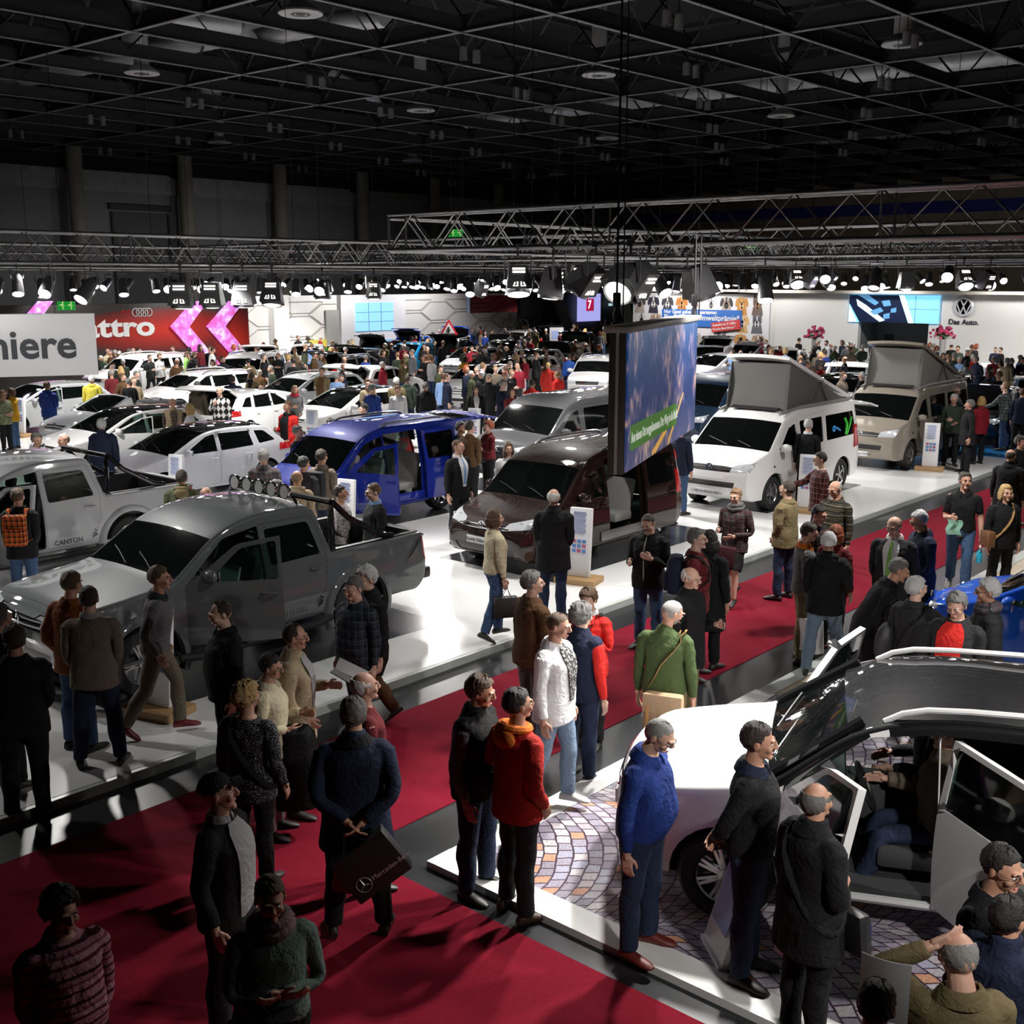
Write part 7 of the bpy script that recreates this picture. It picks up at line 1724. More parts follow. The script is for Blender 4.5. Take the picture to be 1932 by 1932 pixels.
V('plaid', 'person in dark plaid shirt and glasses by the pickup rear wheel', 668, 1086, 1.72, -45, 'short', 'salt', 'jacket', 'darkplaid', 'djeans', ('down', 'down'), 'step', S1, ex=('glasses',), girth=1.08, belly=.04, nod=12)
V('greycoat', 'grey haired person in long black coat walking behind the plaid shirt visitor', 693, 1068, 1.78, -60, 'full', 'silver', 'midcoat', 'black', 'brown', ('down', 'down'), 'walk', S1, ex=('glasses',), nod=10)
V('whitehair', 'white haired balding person in dark red jumper behind the quilted jacket', 684, 1265, 1.74, 100, 'bald', 'white', 'sweater', 'maroon', 'charcoal', ('down', 'front'), girth=1.05, turn=10)
V('quilt', 'person in navy quilted jacket with both hands behind the back, on the red carpet', 666, 1316, 1.78, 178, 'full', 'salt', 'midcoat', 'navy', 'black', ('behind', 'behind'), 'wide', girth=1.14, ex=(('collar', 'black'),), nod=6)
V('vest', 'person in black body warmer over a grey shirt, facing right, at the cobbled corner', 905, 1259, 1.76, 62, 'full', 'brown', 'vest', ('black', 'grey'), 'djeans', ('down', 'loose'), 'ease', girth=1.10, belly=.05, ex=(('shirt_collar', 'lgrey'),), nod=14, turn=15)
V('redhood', 'person in red hooded jacket and brown shoes, turned away, at the cobbled corner', 975, 1297, 1.78, 130, 'short', 'black', 'jacket', 'red', 'charcoal', ('pocket', 'pocket'), 'ease', ex=(('hood', 'orange'),), shoe=(.06, .03, .02), turn=-15)
V('bluejump', 'person in royal blue sweatshirt and glasses looking down at the cobbles', 1246, 1352, 1.76, 68, 'buzz', 'grey', 'sweater', 'blue', 'djeans', ('down', 'down'), 'ease', .055, ex=('glasses', ('collar', 'blue')), shoe=(.13, .014, .010), girth=1.12, belly=.06, nod=26, lean=6)
V('softshell', 'person in white softshell jacket and jeans with white trainers', 1052, 1152, 1.76, 62, 'buzz', 'brown', 'jacket', 'white', 'ljeans', ('down', 'down'), 'step', ex=(('shirt_front', 'camo'), ('collar', 'white')), shoe=(.6, .6, .6), girth=1.06, nod=12, turn=10)
V('navyvest', 'person in navy body warmer with red sleeves, back to the camera', 1097, 1138, 1.72, 140, 'curly', 'salt', 'vest', ('navy', 'brightred'), 'djeans', ('down', 'down'), girth=1.08, ex=(('collar', 'navy'),))
V('redlady', 'person in bright red jacket with a black shoulder strap, hand at the chest', 1110, 1108, 1.66, -28, 'full', 'brown', 'jacket', 'brightred', 'black', ('chest', 'down'), ex=(('strap', 'black'), ('shirt_collar', 'white')), nod=16)
V('brownjkt', 'grey haired person in brown leather jacket, right of the empty stage edge', 1003, 1077, 1.76, 122, 'full', 'salt', 'jacket', 'brown', 'grey', ('down', 'front'), girth=1.10, turn=-20)
V('cream', 'person in cream cardigan and jeans before the dark brown van', 932, 975, 1.66, 112, 'bob', 'brown', 'sweater', 'cream', 'jeans', ('down', 'down'), 'step', S1, turn=-12)
V('blackback', 'white haired person in black jacket facing the dark brown van', 1045, 934, 1.80, 168, 'bald', 'white', 'midcoat', 'black', 'djeans', ('front', 'front'), 'ease', S1, girth=1.06)
V('phone', 'person with shaved head in black zip jacket with white sleeve stripes, looking at the hands', 1224, 967, 1.78, -22, 'buzz', 'dark', 'jacket', 'black', 'jeans', ('phone', 'hold'), 'ease', ex=(('zip', 'lgrey'), ('collar', 'black')), nod=24, girth=1.04)
V('maroon', 'grey haired person in dark red pullover and jeans with a blue backpack', 1313, 996, 1.80, 85, 'short', 'salt', 'jacket', 'maroonstripe', 'jeans', ('down', 'down'), 'ease', ex=('glasses', ('backpack', 'navy'), ('pack_straps', 'black')), girth=1.06)
V('behindmar', 'person in black half hidden behind the dark red pullover', 1340, 1000, 1.70, 150, 'long', 'black', 'coat', 'black', 'black')
V('oldbald', 'balding person in glasses and black coat with khaki trousers, hand raised to the chest', 1302, 1067, 1.74, 58, 'bald', 'white', 'midcoat', 'black', 'khaki', ('hold', 'down'), ex=('glasses',), nod=8)
V('green', 'person with shaved head in olive green sweater with a tan bag strap', 1270, 1130, 1.78, 166, 'buzz', 'grey', 'sweater', 'green', 'khaki', ('down', 'down'), 'ease', ex=(('strap_r', 'tan'),), nod=20, girth=1.06, turn=-50)
V('plaidlady', 'person in dark plaid jacket, black skirt and boots crossing the red carpet', 1390, 920, 1.70, -25, 'short', 'light', 'jacket', 'jacketplaid', 'black', ('belly', 'hold'), 'walk', legs='skirt', ex=(('scarf', 'grey'),), nod=8)
V('olivejkt', 'person in olive brown jacket by the white camper van front wheel', 1488, 907, 1.76, -118, 'short', 'dark', 'jacket', 'khaki', 'djeans', ('front', 'front'), 'ease', S1, girth=1.06)
V('redplaid', 'person in red plaid shirt beside the white camper van', 1550, 852, 1.78, -75, 'short', 'black', 'blazer', 'redplaid', 'djeans', ('down', 'reach'), 'step', S1, nod=8)
V('stripes2', 'balding person in brown striped sweater and glasses', 1577, 905, 1.80, -40, 'bald', 'grey', 'sweater', 'brownstripe', 'black', ('down', 'down'), 'ease', ex=('glasses',), girth=1.12, belly=.05, nod=16)
V('darkstr', 'dark haired person in black striped sweater, left of the white beanie', 1546, 952, 1.74, 55, 'short', 'black', 'sweater', 'darkstripe', 'charcoal', ('down', 'down'), ex=('glasses',), nod=14)
V('orangecol', 'person in grey sweatshirt with orange collar, left of the white beanie', 1527, 985, 1.76, 100, 'short', 'dark', 'sweater', 'grey', 'khaki', ('front', 'down'), 'ease', ex=(('collar', 'orange'),), nod=14)
V('beanie', 'person in white beanie, black padded jacket and light jeans, seen from behind', 1565, 1003, 1.74, 172, 'beanie', 'white', 'padded', 'black', 'ljeans', ('front', 'phone'), 'wide', .055, ex=(('hood', 'black'),))
V('redhair', 'red haired person hidden behind the white beanie', 1578, 990, 1.64, 150, 'bob', 'red', 'jacket', 'maroon', 'black', shoe=(.12, .01, .02))
V('greentie', 'bald person in grey suit with a bright green tie', 1688, 972, 1.78, -12, 'bald', 'light', 'blazer', 'charcoal', 'charcoal', ('down', 'front'), ex=('glasses', ('shirt_front', 'white'), ('tie', 'lime'), ('shirt_collar', 'white')), girth=1.14, belly=.06, nod=16, turn=-12)
V('navyold', 'grey haired person in dark navy jacket right of the green tie', 1738, 962, 1.80, -62, 'short', 'silver', 'jacket', 'navy', 'black', ('front', 'front'), ex=('glasses',), nod=22, girth=1.06)
V('polo', 'young person in black polo shirt walking up with a cloth and a spray bottle', 1822, 890, 1.84, 0, 'short', 'dark', 'tee', 'black', 'jeans', ('loose', 'hold'), 'walk', ex=(('collar', 'black'),), shoe=(.2, .19, .17), turn=20)
V('blonde', 'blond person with bob haircut in black with a brown shoulder bag at the right edge', 1898, 914, 1.68, 28, 'bob', 'blond', 'jacket', 'black', 'black', ('down', 'down'), ex=(('strap', 'tan'),))
V('leather', 'grey haired person in black leather jacket bending forward to the right', 1695, 1052, 1.74, 100, 'short', 'salt', 'jacket', 'black', 'black', ('front', 'front'), bend=26, girth=1.10, nod=10)
V('greylady', 'grey haired person in dark grey cardigan with shoulder bag before the blue car', 1730, 1088, 1.66, 150, 'full', 'silver', 'jacket', 'charcoal', 'charcoal', ('down', 'reach'), fl=.055, ex=(('strap_r', 'black'),), girth=1.08, turn=-25)
V('redtee', 'person in glasses and red printed t-shirt under a dark jacket', 1806, 1117, 1.74, -18, 'full', 'salt', 'jacket', 'charcoal', 'black', ('front', 'front'), fl=.055, ex=('glasses', ('shirt_wide', 'brightred')), nod=20, girth=1.10, belly=.04)
V('shades', 'silver haired person in dark grey coat and red scarf facing left at the right edge', 1867, 1091, 1.76, -80, 'full', 'silver', 'coat', 'charcoal', 'black', fl=.055, ex=('glasses', ('scarf', 'greyplaid')), nod=6)
V('blackmid', 'dark haired person in black sweater with hands in pockets beside the white off-roader', 1430, 1362, 1.80, 78, 'short', 'dark', 'sweater', 'black', 'djeans', ('behind', 'behind'), 'stand', .055, ex=(('collar', 'navy'),), girth=1.08, turn=15, nod=6)
V('bag47', 'balding person in long black coat with a blue bag, before the open white door', 1540, 1474, 1.74, 130, 'bald', 'salt', 'midcoat', 'black', 'black', ('down', 'belly'), fl=.03, ex=('glasses', ('strap', 'black')), girth=1.08, turn=20)
V('darkright', 'dark haired person in black jacket walking right at the lower right', 1893, 1572, 1.76, 62, 'short', 'black', 'jacket', 'black', 'black', girth=1.10, ex=('glasses',), nod=10)
V('handhead', 'bald person in mustard green jacket with one hand on the head, bottom right', 1795, 1730, 1.72, -150, 'bald', 'grey', 'jacket', 'khaki', 'black', ('onhead', 'down'), girth=1.10, nod=18)
V('blueback', 'person in dark blue jacket at the bottom right corner behind the mustard jacket', 1905, 1690, 1.66, 150, 'short', 'black', 'padded', 'navy', 'black', girth=1.1)
V('bottomhead', 'dark haired person raising a pale sheet at the very bottom edge', 1655, 1850, 1.66, 170, 'short', 'dark', 'jacket', 'black', 'black', ('chest', 'down'), nod=10)
# on the van stage
V('suitman', 'person in black suit with light blue tie and name badge, by the dark brown van', 863, 828, 1.84, 40, 'buzz', 'brown', 'blazer', 'black', 'black', ('down', 'down'), 'stand', S1, ex=(('shirt_front', 'white'), ('tie', 'sky'), ('shirt_collar', 'white')), turn=20)
V('browntall', 'tall person in brown sweatshirt right behind the black suit', 886, 793, 1.84, 140, 'short', 'dark', 'sweater', 'brown', 'black', ('front', 'front'), 'ease', S1)
V('darkface', 'dark haired person in grey shirt behind the brown sweatshirt', 868, 796, 1.74, 60, 'short', 'black', 'sweater', 'grey', 'black', fl=S1)
V('curlred', 'person with curly hair and crimson jumper, arms folded, left of the graphite van', 922, 794, 1.64, -60, 'curly', 'red', 'sweater', 'maroon', 'black', ('fold', 'fold'), fl=S1)
V('whiteblouse', 'person with long brown hair and white blouse behind the dark brown van', 959, 834, 1.66, 8, 'long', 'brown', 'blazer', 'white', 'black', ('front', 'front'), fl=S1)
V('floral', 'person in white floral blouse facing the blue van door', 641, 915, 1.62, 80, 'short', 'dark', 'blazer', 'floral', 'black', ('front', 'front'), fl=S1, girth=1.1)
V('darkcard', 'person in dark ribbed cardigan and glasses facing left by the blue van door', 706, 911, 1.74, -70, 'short', 'brown', 'jacket', 'charcoal', 'djeans', ('front', 'front'), fl=S1, ex=('glasses', ('shirt_collar', 'sky')), girth=1.05, nod=8)
V('backpack', 'person in dark brown jacket with rucksack looking into the blue van', 606, 847, 1.80, 150, 'short', 'dark', 'jacket', 'taupe', 'djeans', ('front', 'front'), fl=S1, ex=(('backpack', 'charcoal'),))
V('darkblaz', 'dark haired person in dark jacket left of the rucksack wearer', 572, 860, 1.78, 145, 'short', 'black', 'jacket', 'charcoal', 'black', ('front', 'front'), fl=S1)
V('hoodbeige', 'balding person in beige hooded jacket behind the grey pickup cab', 560, 886, 1.72, 160, 'bald', 'light', 'jacket', 'beige', 'djeans', fl=S1, ex=(('hood', 'beige'),))
V('greyside', 'grey haired person in profile behind the grey pickup roof lamps', 522, 904, 1.72, 90, 'short', 'salt', 'jacket', 'charcoal', 'djeans', fl=S1)
V('flannel', 'grey haired person in grey and red flannel jacket behind the white hatchback tail', 497, 848, 1.76, 165, 'full', 'grey', 'jacket', 'greyplaid', 'djeans', fl=S1, girth=1.08)
V('furhood', 'person in green parka with fur hood by the silver pickup bed', 342, 886, 1.74, 172, 'short', 'dark', 'padded', 'parka', 'djeans', fl=S1, ex=(('hood', 'khaki'),))
V('balding2', 'balding person in grey suit half hidden behind the grey pickup roof', 388, 917, 1.70, 20, 'bald', 'salt', 'blazer', 'grey', 'djeans', fl=S1, ex=('glasses',))
V('plaidpack', 'person in black with an orange plaid rucksack at the silver pickup open door', 32, 920, 1.76, 160, 'short', 'brown', 'jacket', 'black', 'jeans', ('front', 'front'), fl=S1, ex=(('backpack', 'packplaid'), ('pack_straps', 'packplaid')))
V('suitback', 'white haired person in dark suit seen from behind at the white camper side window', 1526, 790, 1.80, 160, 'short', 'silver', 'blazer', 'black', 'black', fl=S1, ex=(('shirt_collar', 'white'),))
V('redsleeve', 'person in red jacket half hidden behind the hanging screen', 1258, 812, 1.76, 120, 'short', 'dark', 'jacket', 'brightred', 'black', ('front', 'loose'), fl=S1)
V('jeansman', 'person in dark jacket and jeans between the screen and the white camper', 1284, 800, 1.78, 150, 'short', 'dark', 'jacket', 'navy', 'jeans', fl=S1)
V('olivepair', 'white haired person in dark olive jacket, hands together, by the beige camper', 1801, 743, 1.78, 10, 'short', 'silver', 'jacket', 'dgreen', 'black', ('belly', 'hold'), fl=S1, nod=14)
V('olivepair2', 'grey haired person in black jacket facing left by the beige camper stand', 1831, 754, 1.74, -70, 'full', 'salt', 'midcoat', 'black', 'black', fl=S1)
V('crimson', 'blond person in crimson jacket by the navy car with raised bonnet', 1853, 748, 1.68, -140, 'bob', 'blond', 'jacket', 'crimson', 'black', fl=S1)
V('bluplaid', 'person in checked shirt leaning towards the navy car engine', 1898, 720, 1.84, -120, 'short', 'light', 'blazer', 'blueplaid', 'jeans', ('reach', 'front'), fl=.12, lean=10)
V('edgeright', 'person in dark jacket cut off by the right edge beside the light blue car', 1930, 732, 1.72, 170, 'short', 'brown', 'jacket', 'navy', 'black', fl=.05)
V('edge3', 'balding person in black coat at the right edge above the blond bob', 1908, 846, 1.76, 160, 'bald', 'dark', 'midcoat', 'black', 'black', girth=1.08)
V('edge4', 'black haired person in dark jacket at the right edge, nearest the white stage', 1926, 822, 1.72, 60, 'full', 'black', 'jacket', 'black', 'black')
# between the white cars at the left
V('suit1', 'grey haired person in dark suit and tie left of the silver hatchback bonnet', 68, 816, 1.78, 22, 'full', 'salt', 'blazer', 'charcoal', 'charcoal', fl=.06, ex=(('shirt_front', 'white'), ('tie', 'maroon'), ('shirt_collar', 'white')), nod=8)
V('suit2', 'bald person in grey suit, right of the dark suit and tie', 120, 818, 1.74, -60, 'bald', 'brown', 'blazer', 'grey', 'grey', fl=.06, girth=1.08)
V('puffer', 'grey haired person in black padded jacket before the white hatchback door', 191, 790, 1.78, 170, 'full', 'silver', 'padded', 'navy', 'djeans', fl=.06)
V('bluehood', 'tall person in navy blue hooded sweater and jeans by the silver hatchback', 88, 719, 1.80, 150, 'short', 'brown', 'jacket', 'blue', 'jeans', ('front', 'belly'), 'ease', .06, ex=(('hood', 'blue'),))
V('orange', 'person in mustard yellow jacket and jeans at the left edge', 21, 732, 1.66, -120, 'bob', 'brown', 'jacket', 'mustard', 'jeans', ('chest', 'chest'), fl=.06)
V('leafy', 'person in patterned green blouse at the left edge beside the mustard jacket', 4, 736, 1.64, 40, 'bob', 'light', 'blazer', 'leafy', 'black', ('belly', 'belly'), fl=.06)
V('yellow', 'white haired person in pale yellow jacket behind the silver hatchback', 172, 708, 1.76, 172, 'short', 'white', 'jacket', 'yellow', 'black', fl=.06, girth=1.08)
V('vestman', 'balding person in sand coloured waistcoat over a checked shirt', 325, 755, 1.74, 5, 'bald', 'white', 'vest', ('beige', 'brownplaid'), 'djeans', ('front', 'front'), fl=.06, ex=(('shirt_front', 'brownplaid'),), girth=1.1)
V('ponytail', 'blond person with ponytail in pale sweater, right of the sand waistcoat', 357, 761, 1.66, -90, 'long', 'blond', 'sweater', 'white', 'jeans', fl=.06)
V('brownlth', 'person in brown leather jacket facing the white estate car', 372, 719, 1.78, 150, 'short', 'salt', 'jacket', 'taupe', 'djeans', fl=.06, girth=1.06)
V('argyle', 'person in black and white argyle sweater, hand at the neck', 414, 729, 1.76, -20, 'bald', 'light', 'sweater', 'argyle', 'black', ('down', 'chest'), fl=.06, girth=1.1)
V('padback', 'person in navy padded jacket right of the argyle sweater', 438, 708, 1.80, 165, 'short', 'dark', 'padded', 'navy', 'djeans', fl=.06, girth=1.08)
V('redblack', 'person in black and red hooded jacket between the two white hatchbacks', 543, 756, 1.82, -40, 'short', 'brown', 'jacket', 'brightred', 'djeans', ('front', 'hold'), fl=.06, ex=(('hood', 'black'), ('shirt_wide', 'black')), turn=-15)
V('greyseat', 'grey haired person in dark jacket left of the blue van windscreen', 561, 803, 1.72, 60, 'full', 'grey', 'blazer', 'charcoal', 'black', fl=.06, ex=(('shirt_front', 'white'),))
V('behindblue', 'dark haired person looking over the blue van roof', 623, 789, 1.74, 10, 'short', 'black', 'jacket', 'black', 'black', fl=.06)
V('blueblaz', 'grey haired person in navy blazer behind the white hatchback tail', 702, 724, 1.76, 140, 'full', 'salt', 'blazer', 'blue', 'navy', fl=.06, girth=1.06)
V('darkprof', 'dark haired person in profile behind the blue van roof rail', 687, 761, 1.76, -80, 'short', 'black', 'jacket', 'charcoal', 'black', fl=.06, nod=10)
V('greenjkt', 'person in olive jacket standing tall behind the white hatchback roof', 607, 693, 1.82, -20, 'short', 'brown', 'jacket', 'khaki', 'djeans', ('front', 'hold'), fl=.06, ex=(('shirt_wide', 'brown'),))
V('pinkscarf', 'person with light hair and pink scarf before the silver estate car', 556, 727, 1.66, 20, 'bob', 'light', 'jacket', 'grey', 'djeans', ('front', 'hold'), fl=.06, ex=(('scarf', 'crimson'),), nod=12)
V('suitlady', 'person with long dark hair in dark suit behind the raised blue tailgate', 898, 727, 1.68, 5, 'long', 'dark', 'blazer', 'black', 'black', fl=.1, ex=(('shirt_front', 'white'),))
V('longcoat', 'tall person in glasses and long black coat, right of the dark suit lady', 922, 705, 1.80, -15, 'short', 'grey', 'coat', 'black', 'black', fl=.06, ex=('glasses',))
V('paletie', 'person in dark suit with pale tie, right of the long black coat', 952, 700, 1.80, 0, 'short', 'red', 'blazer', 'charcoal', 'charcoal', fl=.06, ex=(('shirt_front', 'white'), ('tie', 'cream')))
V('maroonlady', 'person with dark bob in maroon cardigan before the graphite van', 966, 732, 1.64, 15, 'bob', 'dark', 'jacket', 'maroon', 'black', ('front', 'reach'), fl=.1)
V('redjump', 'balding person in red jumper left of the red coat lady', 976, 684, 1.78, 20, 'bald', 'light', 'sweater', 'crimson', 'charcoal', fl=.06, lean=8, girth=1.08)
V('redcoat', 'blond person in red coat seen from behind left of the white off-roader', 1034, 684, 1.68, 170, 'short', 'blond', 'coat', 'red', 'black', fl=.06)
V('redbend', 'person in red jacket leaning over the graphite van side, nearer than the red coat', 1052, 700, 1.74, -130, 'short', 'light', 'jacket', 'brightred', 'black', ('front', 'front'), fl=.06, bend=14)
V('reddown', 'person in red jacket with dark cap of hair behind the graphite van roof', 1004, 716, 1.76, 160, 'short', 'black', 'jacket', 'brightred', 'black', fl=.06, lean=8)
V('royal', 'person in royal blue jumper seen from behind, left of the white off-roader', 1074, 667, 1.76, 165, 'short', 'dark', 'sweater', 'royal', 'djeans', fl=.06)
V('lilac', 'grey haired person in lilac shirt standing sideways in the crowd, left of the red jumper', 931, 666, 1.78, 70, 'short', 'light', 'blazer', 'lilac', 'black', fl=.06)
V('mustard', 'person in mustard coat seen from behind by the small white car', 877, 672, 1.70, 160, 'bob', 'dark', 'coat', 'mustard', 'black', fl=.06)
V('bluetee', 'person in light blue shirt facing away before the white coupe', 836, 703, 1.76, 150, 'short', 'brown', 'blazer', 'sky', 'djeans', fl=.06)
V('navyprof', 'person in navy jacket with light collar, right of the light blue shirt', 842, 708, 1.76, 95, 'short', 'brown', 'jacket', 'navy', 'djeans', fl=.06)
V('blkgrey', 'grey haired person in black jacket seen from behind, before the white coupe', 803, 721, 1.72, 165, 'full', 'salt', 'jacket', 'black', 'black', fl=.06, girth=1.1)
V('olivegrp', 'person in dark olive jacket seen from behind in the middle of the crowd', 768, 707, 1.80, 165, 'short', 'dark', 'jacket', 'dgreen', 'djeans', fl=.06)
V('armyb', 'white haired person in olive parka, left of the dark olive jacket', 748, 716, 1.74, 170, 'full', 'white', 'padded', 'khaki', 'djeans', fl=.06)
V('whiteshirt', 'person with tied dark hair in pale blouse facing the camera behind the blue van', 750, 727, 1.66, 5, 'short', 'brown', 'blazer', 'white', 'black', fl=.06)
# ---------------------------------------------------------------- what people hold and carry
def hold(name, label, cat, key, L, dz=0, rz=0, f=0): 
    q = PP[key]; h = q['hand'][L]; d = q['dir']; return thing(name, label, cat, (h.x + d.x * f, h.y + d.y * f, h.z + dz), q['rz'] + rz)
BAGB = mat('bag_black', (.014, .014, .015), .45); BAGR = mat('bag_red', (.20, .008, .012), .6); BAGW = mat('bag_white', (.62, .62, .62), .5); SILV = mat('print_silver', (.55, .55, .57), .3, .4)
def carrier(key, L, m, label, w_=.42, h=.34, d_=.12, tilt=0, rz=0, dx=0, dy=0):
    t = hold('shopping_bag', label, 'bag', key, L, 0, rz); M = Matrix.Rotation(tilt, 3, 'Y'); c = M @ Vector((0, 0, -h / 2 - .12)) + Vector((dx, dy, 0))
    b = G().box(c, (w_, d_, h), M, .006).obj('bag_body', m, t, 40)
    for s_ in (-1, 1):
        g = G(); g.tube([c + M @ Vector((-w_ * .22, s_ * d_ * .4, h / 2)), Vector((dx * .3 - .02, dy * .3 + s_ * .01, .0)), c + M @ Vector((w_ * .22, s_ * d_ * .4, h / 2))], .005, 5); g.obj('handle', BAGB, t)
    return t, c, M
t, c, M = carrier('quilt', 'R', BAGB, 'black paper carrier bag with a silver star emblem held behind the navy quilted jacket', .44, .36, .12, -.62, math.pi, -.02, -.02)
def flat(lx, lz, y): return M @ Vector((lx, y, lz)) + c
g = G(); ring = [flat(-.11 + .055 * math.cos(a), -.07 + .055 * math.sin(a), -.064) for a in np.linspace(0, 6.28, 19)]; g.tube(ring, .003, 5, False)
for k in range(3): a = math.pi / 2 + k * 2 * math.pi / 3; g.tube([flat(-.11, -.07, -.064), flat(-.11 + .053 * math.cos(a), -.07 + .053 * math.sin(a), -.064)], [.006, .001], 4)
g.obj('star_emblem', SILV, t)
me = text_mesh('Mercedes-Benz', .052, .0015, align='LEFT'); me.transform(Matrix.Translation(Vector((0, 0, 0))) @ Matrix.LocRotScale(flat(-.04, -.07, -.063), (M.to_4x4() @ Matrix.Rotation(math.pi / 2, 4, 'X')).to_quaternion(), None)); me.materials.append(SILV); link('lettering', me, t)
carrier('quilt', 'L', BAGR, 'dark red and white paper bag behind the black carrier bag', .26, .40, .10, .25, math.pi, .02, .10)
carrier('orangecol', 'R', BAGW, 'white carrier bag with a blue print hanging beside the khaki trousers', .34, .40, .12, .1, .5)
carrier('snood', 'L', BAGB, 'black leather bag under the folded arms of the sage sweater', .34, .24, .14, 0, 0, 0, .02)
carrier('cream', 'R', BAGB, 'black leather handbag of the person in cream cardigan', .30, .26, .12, 0, 1.4)
carrier('plaidlady', 'L', mat('bag_wine', (.05, .01, .015), .5), 'dark wine red handbag carried across the carpet', .34, .28, .14, .1, .3)
t = hold('brochure', 'dark open brochure in the hands of the beige trench coat', 'brochure', 'trench', 'L', .06, 0, .05)
for s_ in (-1, 1): G().box((s_ * .105 - .05, -.05, .05 + .01), (.20, .29, .008), Matrix.Rotation(s_ * -.18, 3, 'Y') @ Matrix.Rotation(.5, 3, 'X')).obj('page', mat('brochure_dark', (.03, .028, .03), .35) if s_ < 0 else mat('brochure_page', (.12, .11, .11), .35), t)
t = hold('coat', 'black coat hanging over the arm of the person in the pale jacket', 'coat', 'coatarm', 'R', -.02, .2, -.05)
g = G(); rings = [ell(0, 0, z, rx, ry, 16) for z, rx, ry in ((.04, .05, .14), (.0, .10, .17), (-.2, .12, .19), (-.5, .13, .22), (-.68, .12, .20))]; loft(g, rings); g.obj('cloth', fab('black'), t, True); g = G(); g.tube([(.06, -.12, -.05), (.12, -.17, -.35), (.11, -.15, -.62)], [.06, .055, .045], 10); g.obj('sleeve', fab('black'), t, True)
t = hold('spray_bottle', 'spray bottle of blue cleaning liquid in the hand of the black polo shirt', 'bottle', 'polo', 'L', -.16)
g = G(); g.lathe([(.0, -.12), (.042, -.12), (.045, -.10), (.045, .0), (.03, .05), (.016, .08), (.016, .10)], 16); g.obj('bottle', mat('liquid_blue', (.03, .42, .62), .15, 0, .5), t, True); g = G(); g.box((0, -.02, .125), (.03, .09, .04), None, .01); g.tube([(0, -.03, .11), (0, -.05, .06)], .007, 5); g.obj('trigger', WHITEB, t, True)
t = hold('cloth', 'pale green cleaning cloth in the hand of the black polo shirt', 'cloth', 'polo', 'R', -.03)
g = G(); g.grid([[(u * .2 - .1 + .02 * math.sin(v * 7), .02 * math.sin(u * 9 + v * 4), -v * .22) for u in np.linspace(0, 1, 7)] for v in np.linspace(0, 1, 7)], .006); g.obj('towel', mat('cloth_mint', (.22, .42, .32), .9), t, True)
CANVB = mat('bag_canvas', (.40, .27, .16), .85, bump=.4, bscale=80); STRT = mat('bag_leather', (.42, .21, .07), .5)
q = PP['green']; t = thing('shoulder_bag', 'beige canvas shoulder bag on a tan strap at the back of the olive green sweater', 'bag', q['root'].location, q['rz'])
G().box((-.05, .215, .80), (.36, .12, .36), None, .04).obj('bag_body', CANVB, t, 50); G().box((-.05, .275, .89), (.36, .03, .18), None, .012).obj('flap', CANVB, t, 50)
for x in (-.2, .08): G().box((x, .295, .78), (.03, .015, .18), None, .004).obj('buckle_strap', STRT, t)
q = PP['greylady']; t = thing('shoulder_bag', 'dark grey soft shoulder bag hanging beside the grey cardigan', 'bag', q['root'].location, q['rz']); G().ball((.26, .06, .92), (.10, .17, .24), 16).obj('bag_body', mat('bag_slate', (.035, .035, .037), .6), t, True)
q = PP['blonde']; t = thing('shoulder_bag', 'brown leather shoulder bag of the blond bob at the right edge', 'bag', q['root'].location, q['rz']); G().box((-.24, -.05, .92), (.12, .28, .24), None, .04).obj('bag_body', mat('bag_brown', (.16, .07, .03), .45), t, 50)
q = PP['redlady']; t = thing('shoulder_bag', 'black shoulder bag at the hip of the bright red jacket', 'bag', q['root'].location, q['rz']); G().box((-.25, -.02, .84), (.10, .26, .26), None, .04).obj('bag_body', BAGB, t, 50)
q = PP['bag47']; t = thing('shoulder_bag', 'black and blue messenger bag before the long black coat', 'bag', q['root'].location, q['rz']); G().box((-.14, -.17, .84), (.34, .10, .27), Matrix.Rotation(.15, 3, 'Y'), .045).obj('bag_body', BAGB, t, 50); G().box((-.14, -.223, .87), (.28, .012, .08), Matrix.Rotation(.15, 3, 'Y')).obj('blue_panel', mat('bag_blue', (.01, .03, .16), .5), t)
t = hold('brochure', 'white brochure bent in the hand of the long black coat', 'brochure', 'bag47', 'L', -.16, .4); G().grid([[(u * .2 - .1, .03 * math.sin(u * 3), .18 - v * .30) for u in np.linspace(0, 1, 6)] for v in (0, .5, 1)], .006).obj('page', PLATE, t, True)
t = hold('paper_sheet', 'pale sheet of paper raised at the bottom edge of the picture', 'paper', 'bottomhead', 'L', .05); G().grid([[(u * .22 - .11, .02 * math.sin(u * 3), v * .30) for u in np.linspace(0, 1, 6)] for v in (0, .5, 1)], .005).obj('page', PLATE, t, True)
def badge(key, label):
    q = PP[key]; t = thing('name_badge', label, 'badge', q['root'].location, q['rz']); G().box((-.10, -.178, 1.26), (.075, .006, .045)).obj('card', PLATE, t); return t
t = hold('booklet', 'white booklet in the hand before the red carpet, right of the black polo', 'booklet', 'edge3', 'L', -.05); G().box((0, 0, -.05), (.02, .21, .28)).obj('page', PLATE, t)
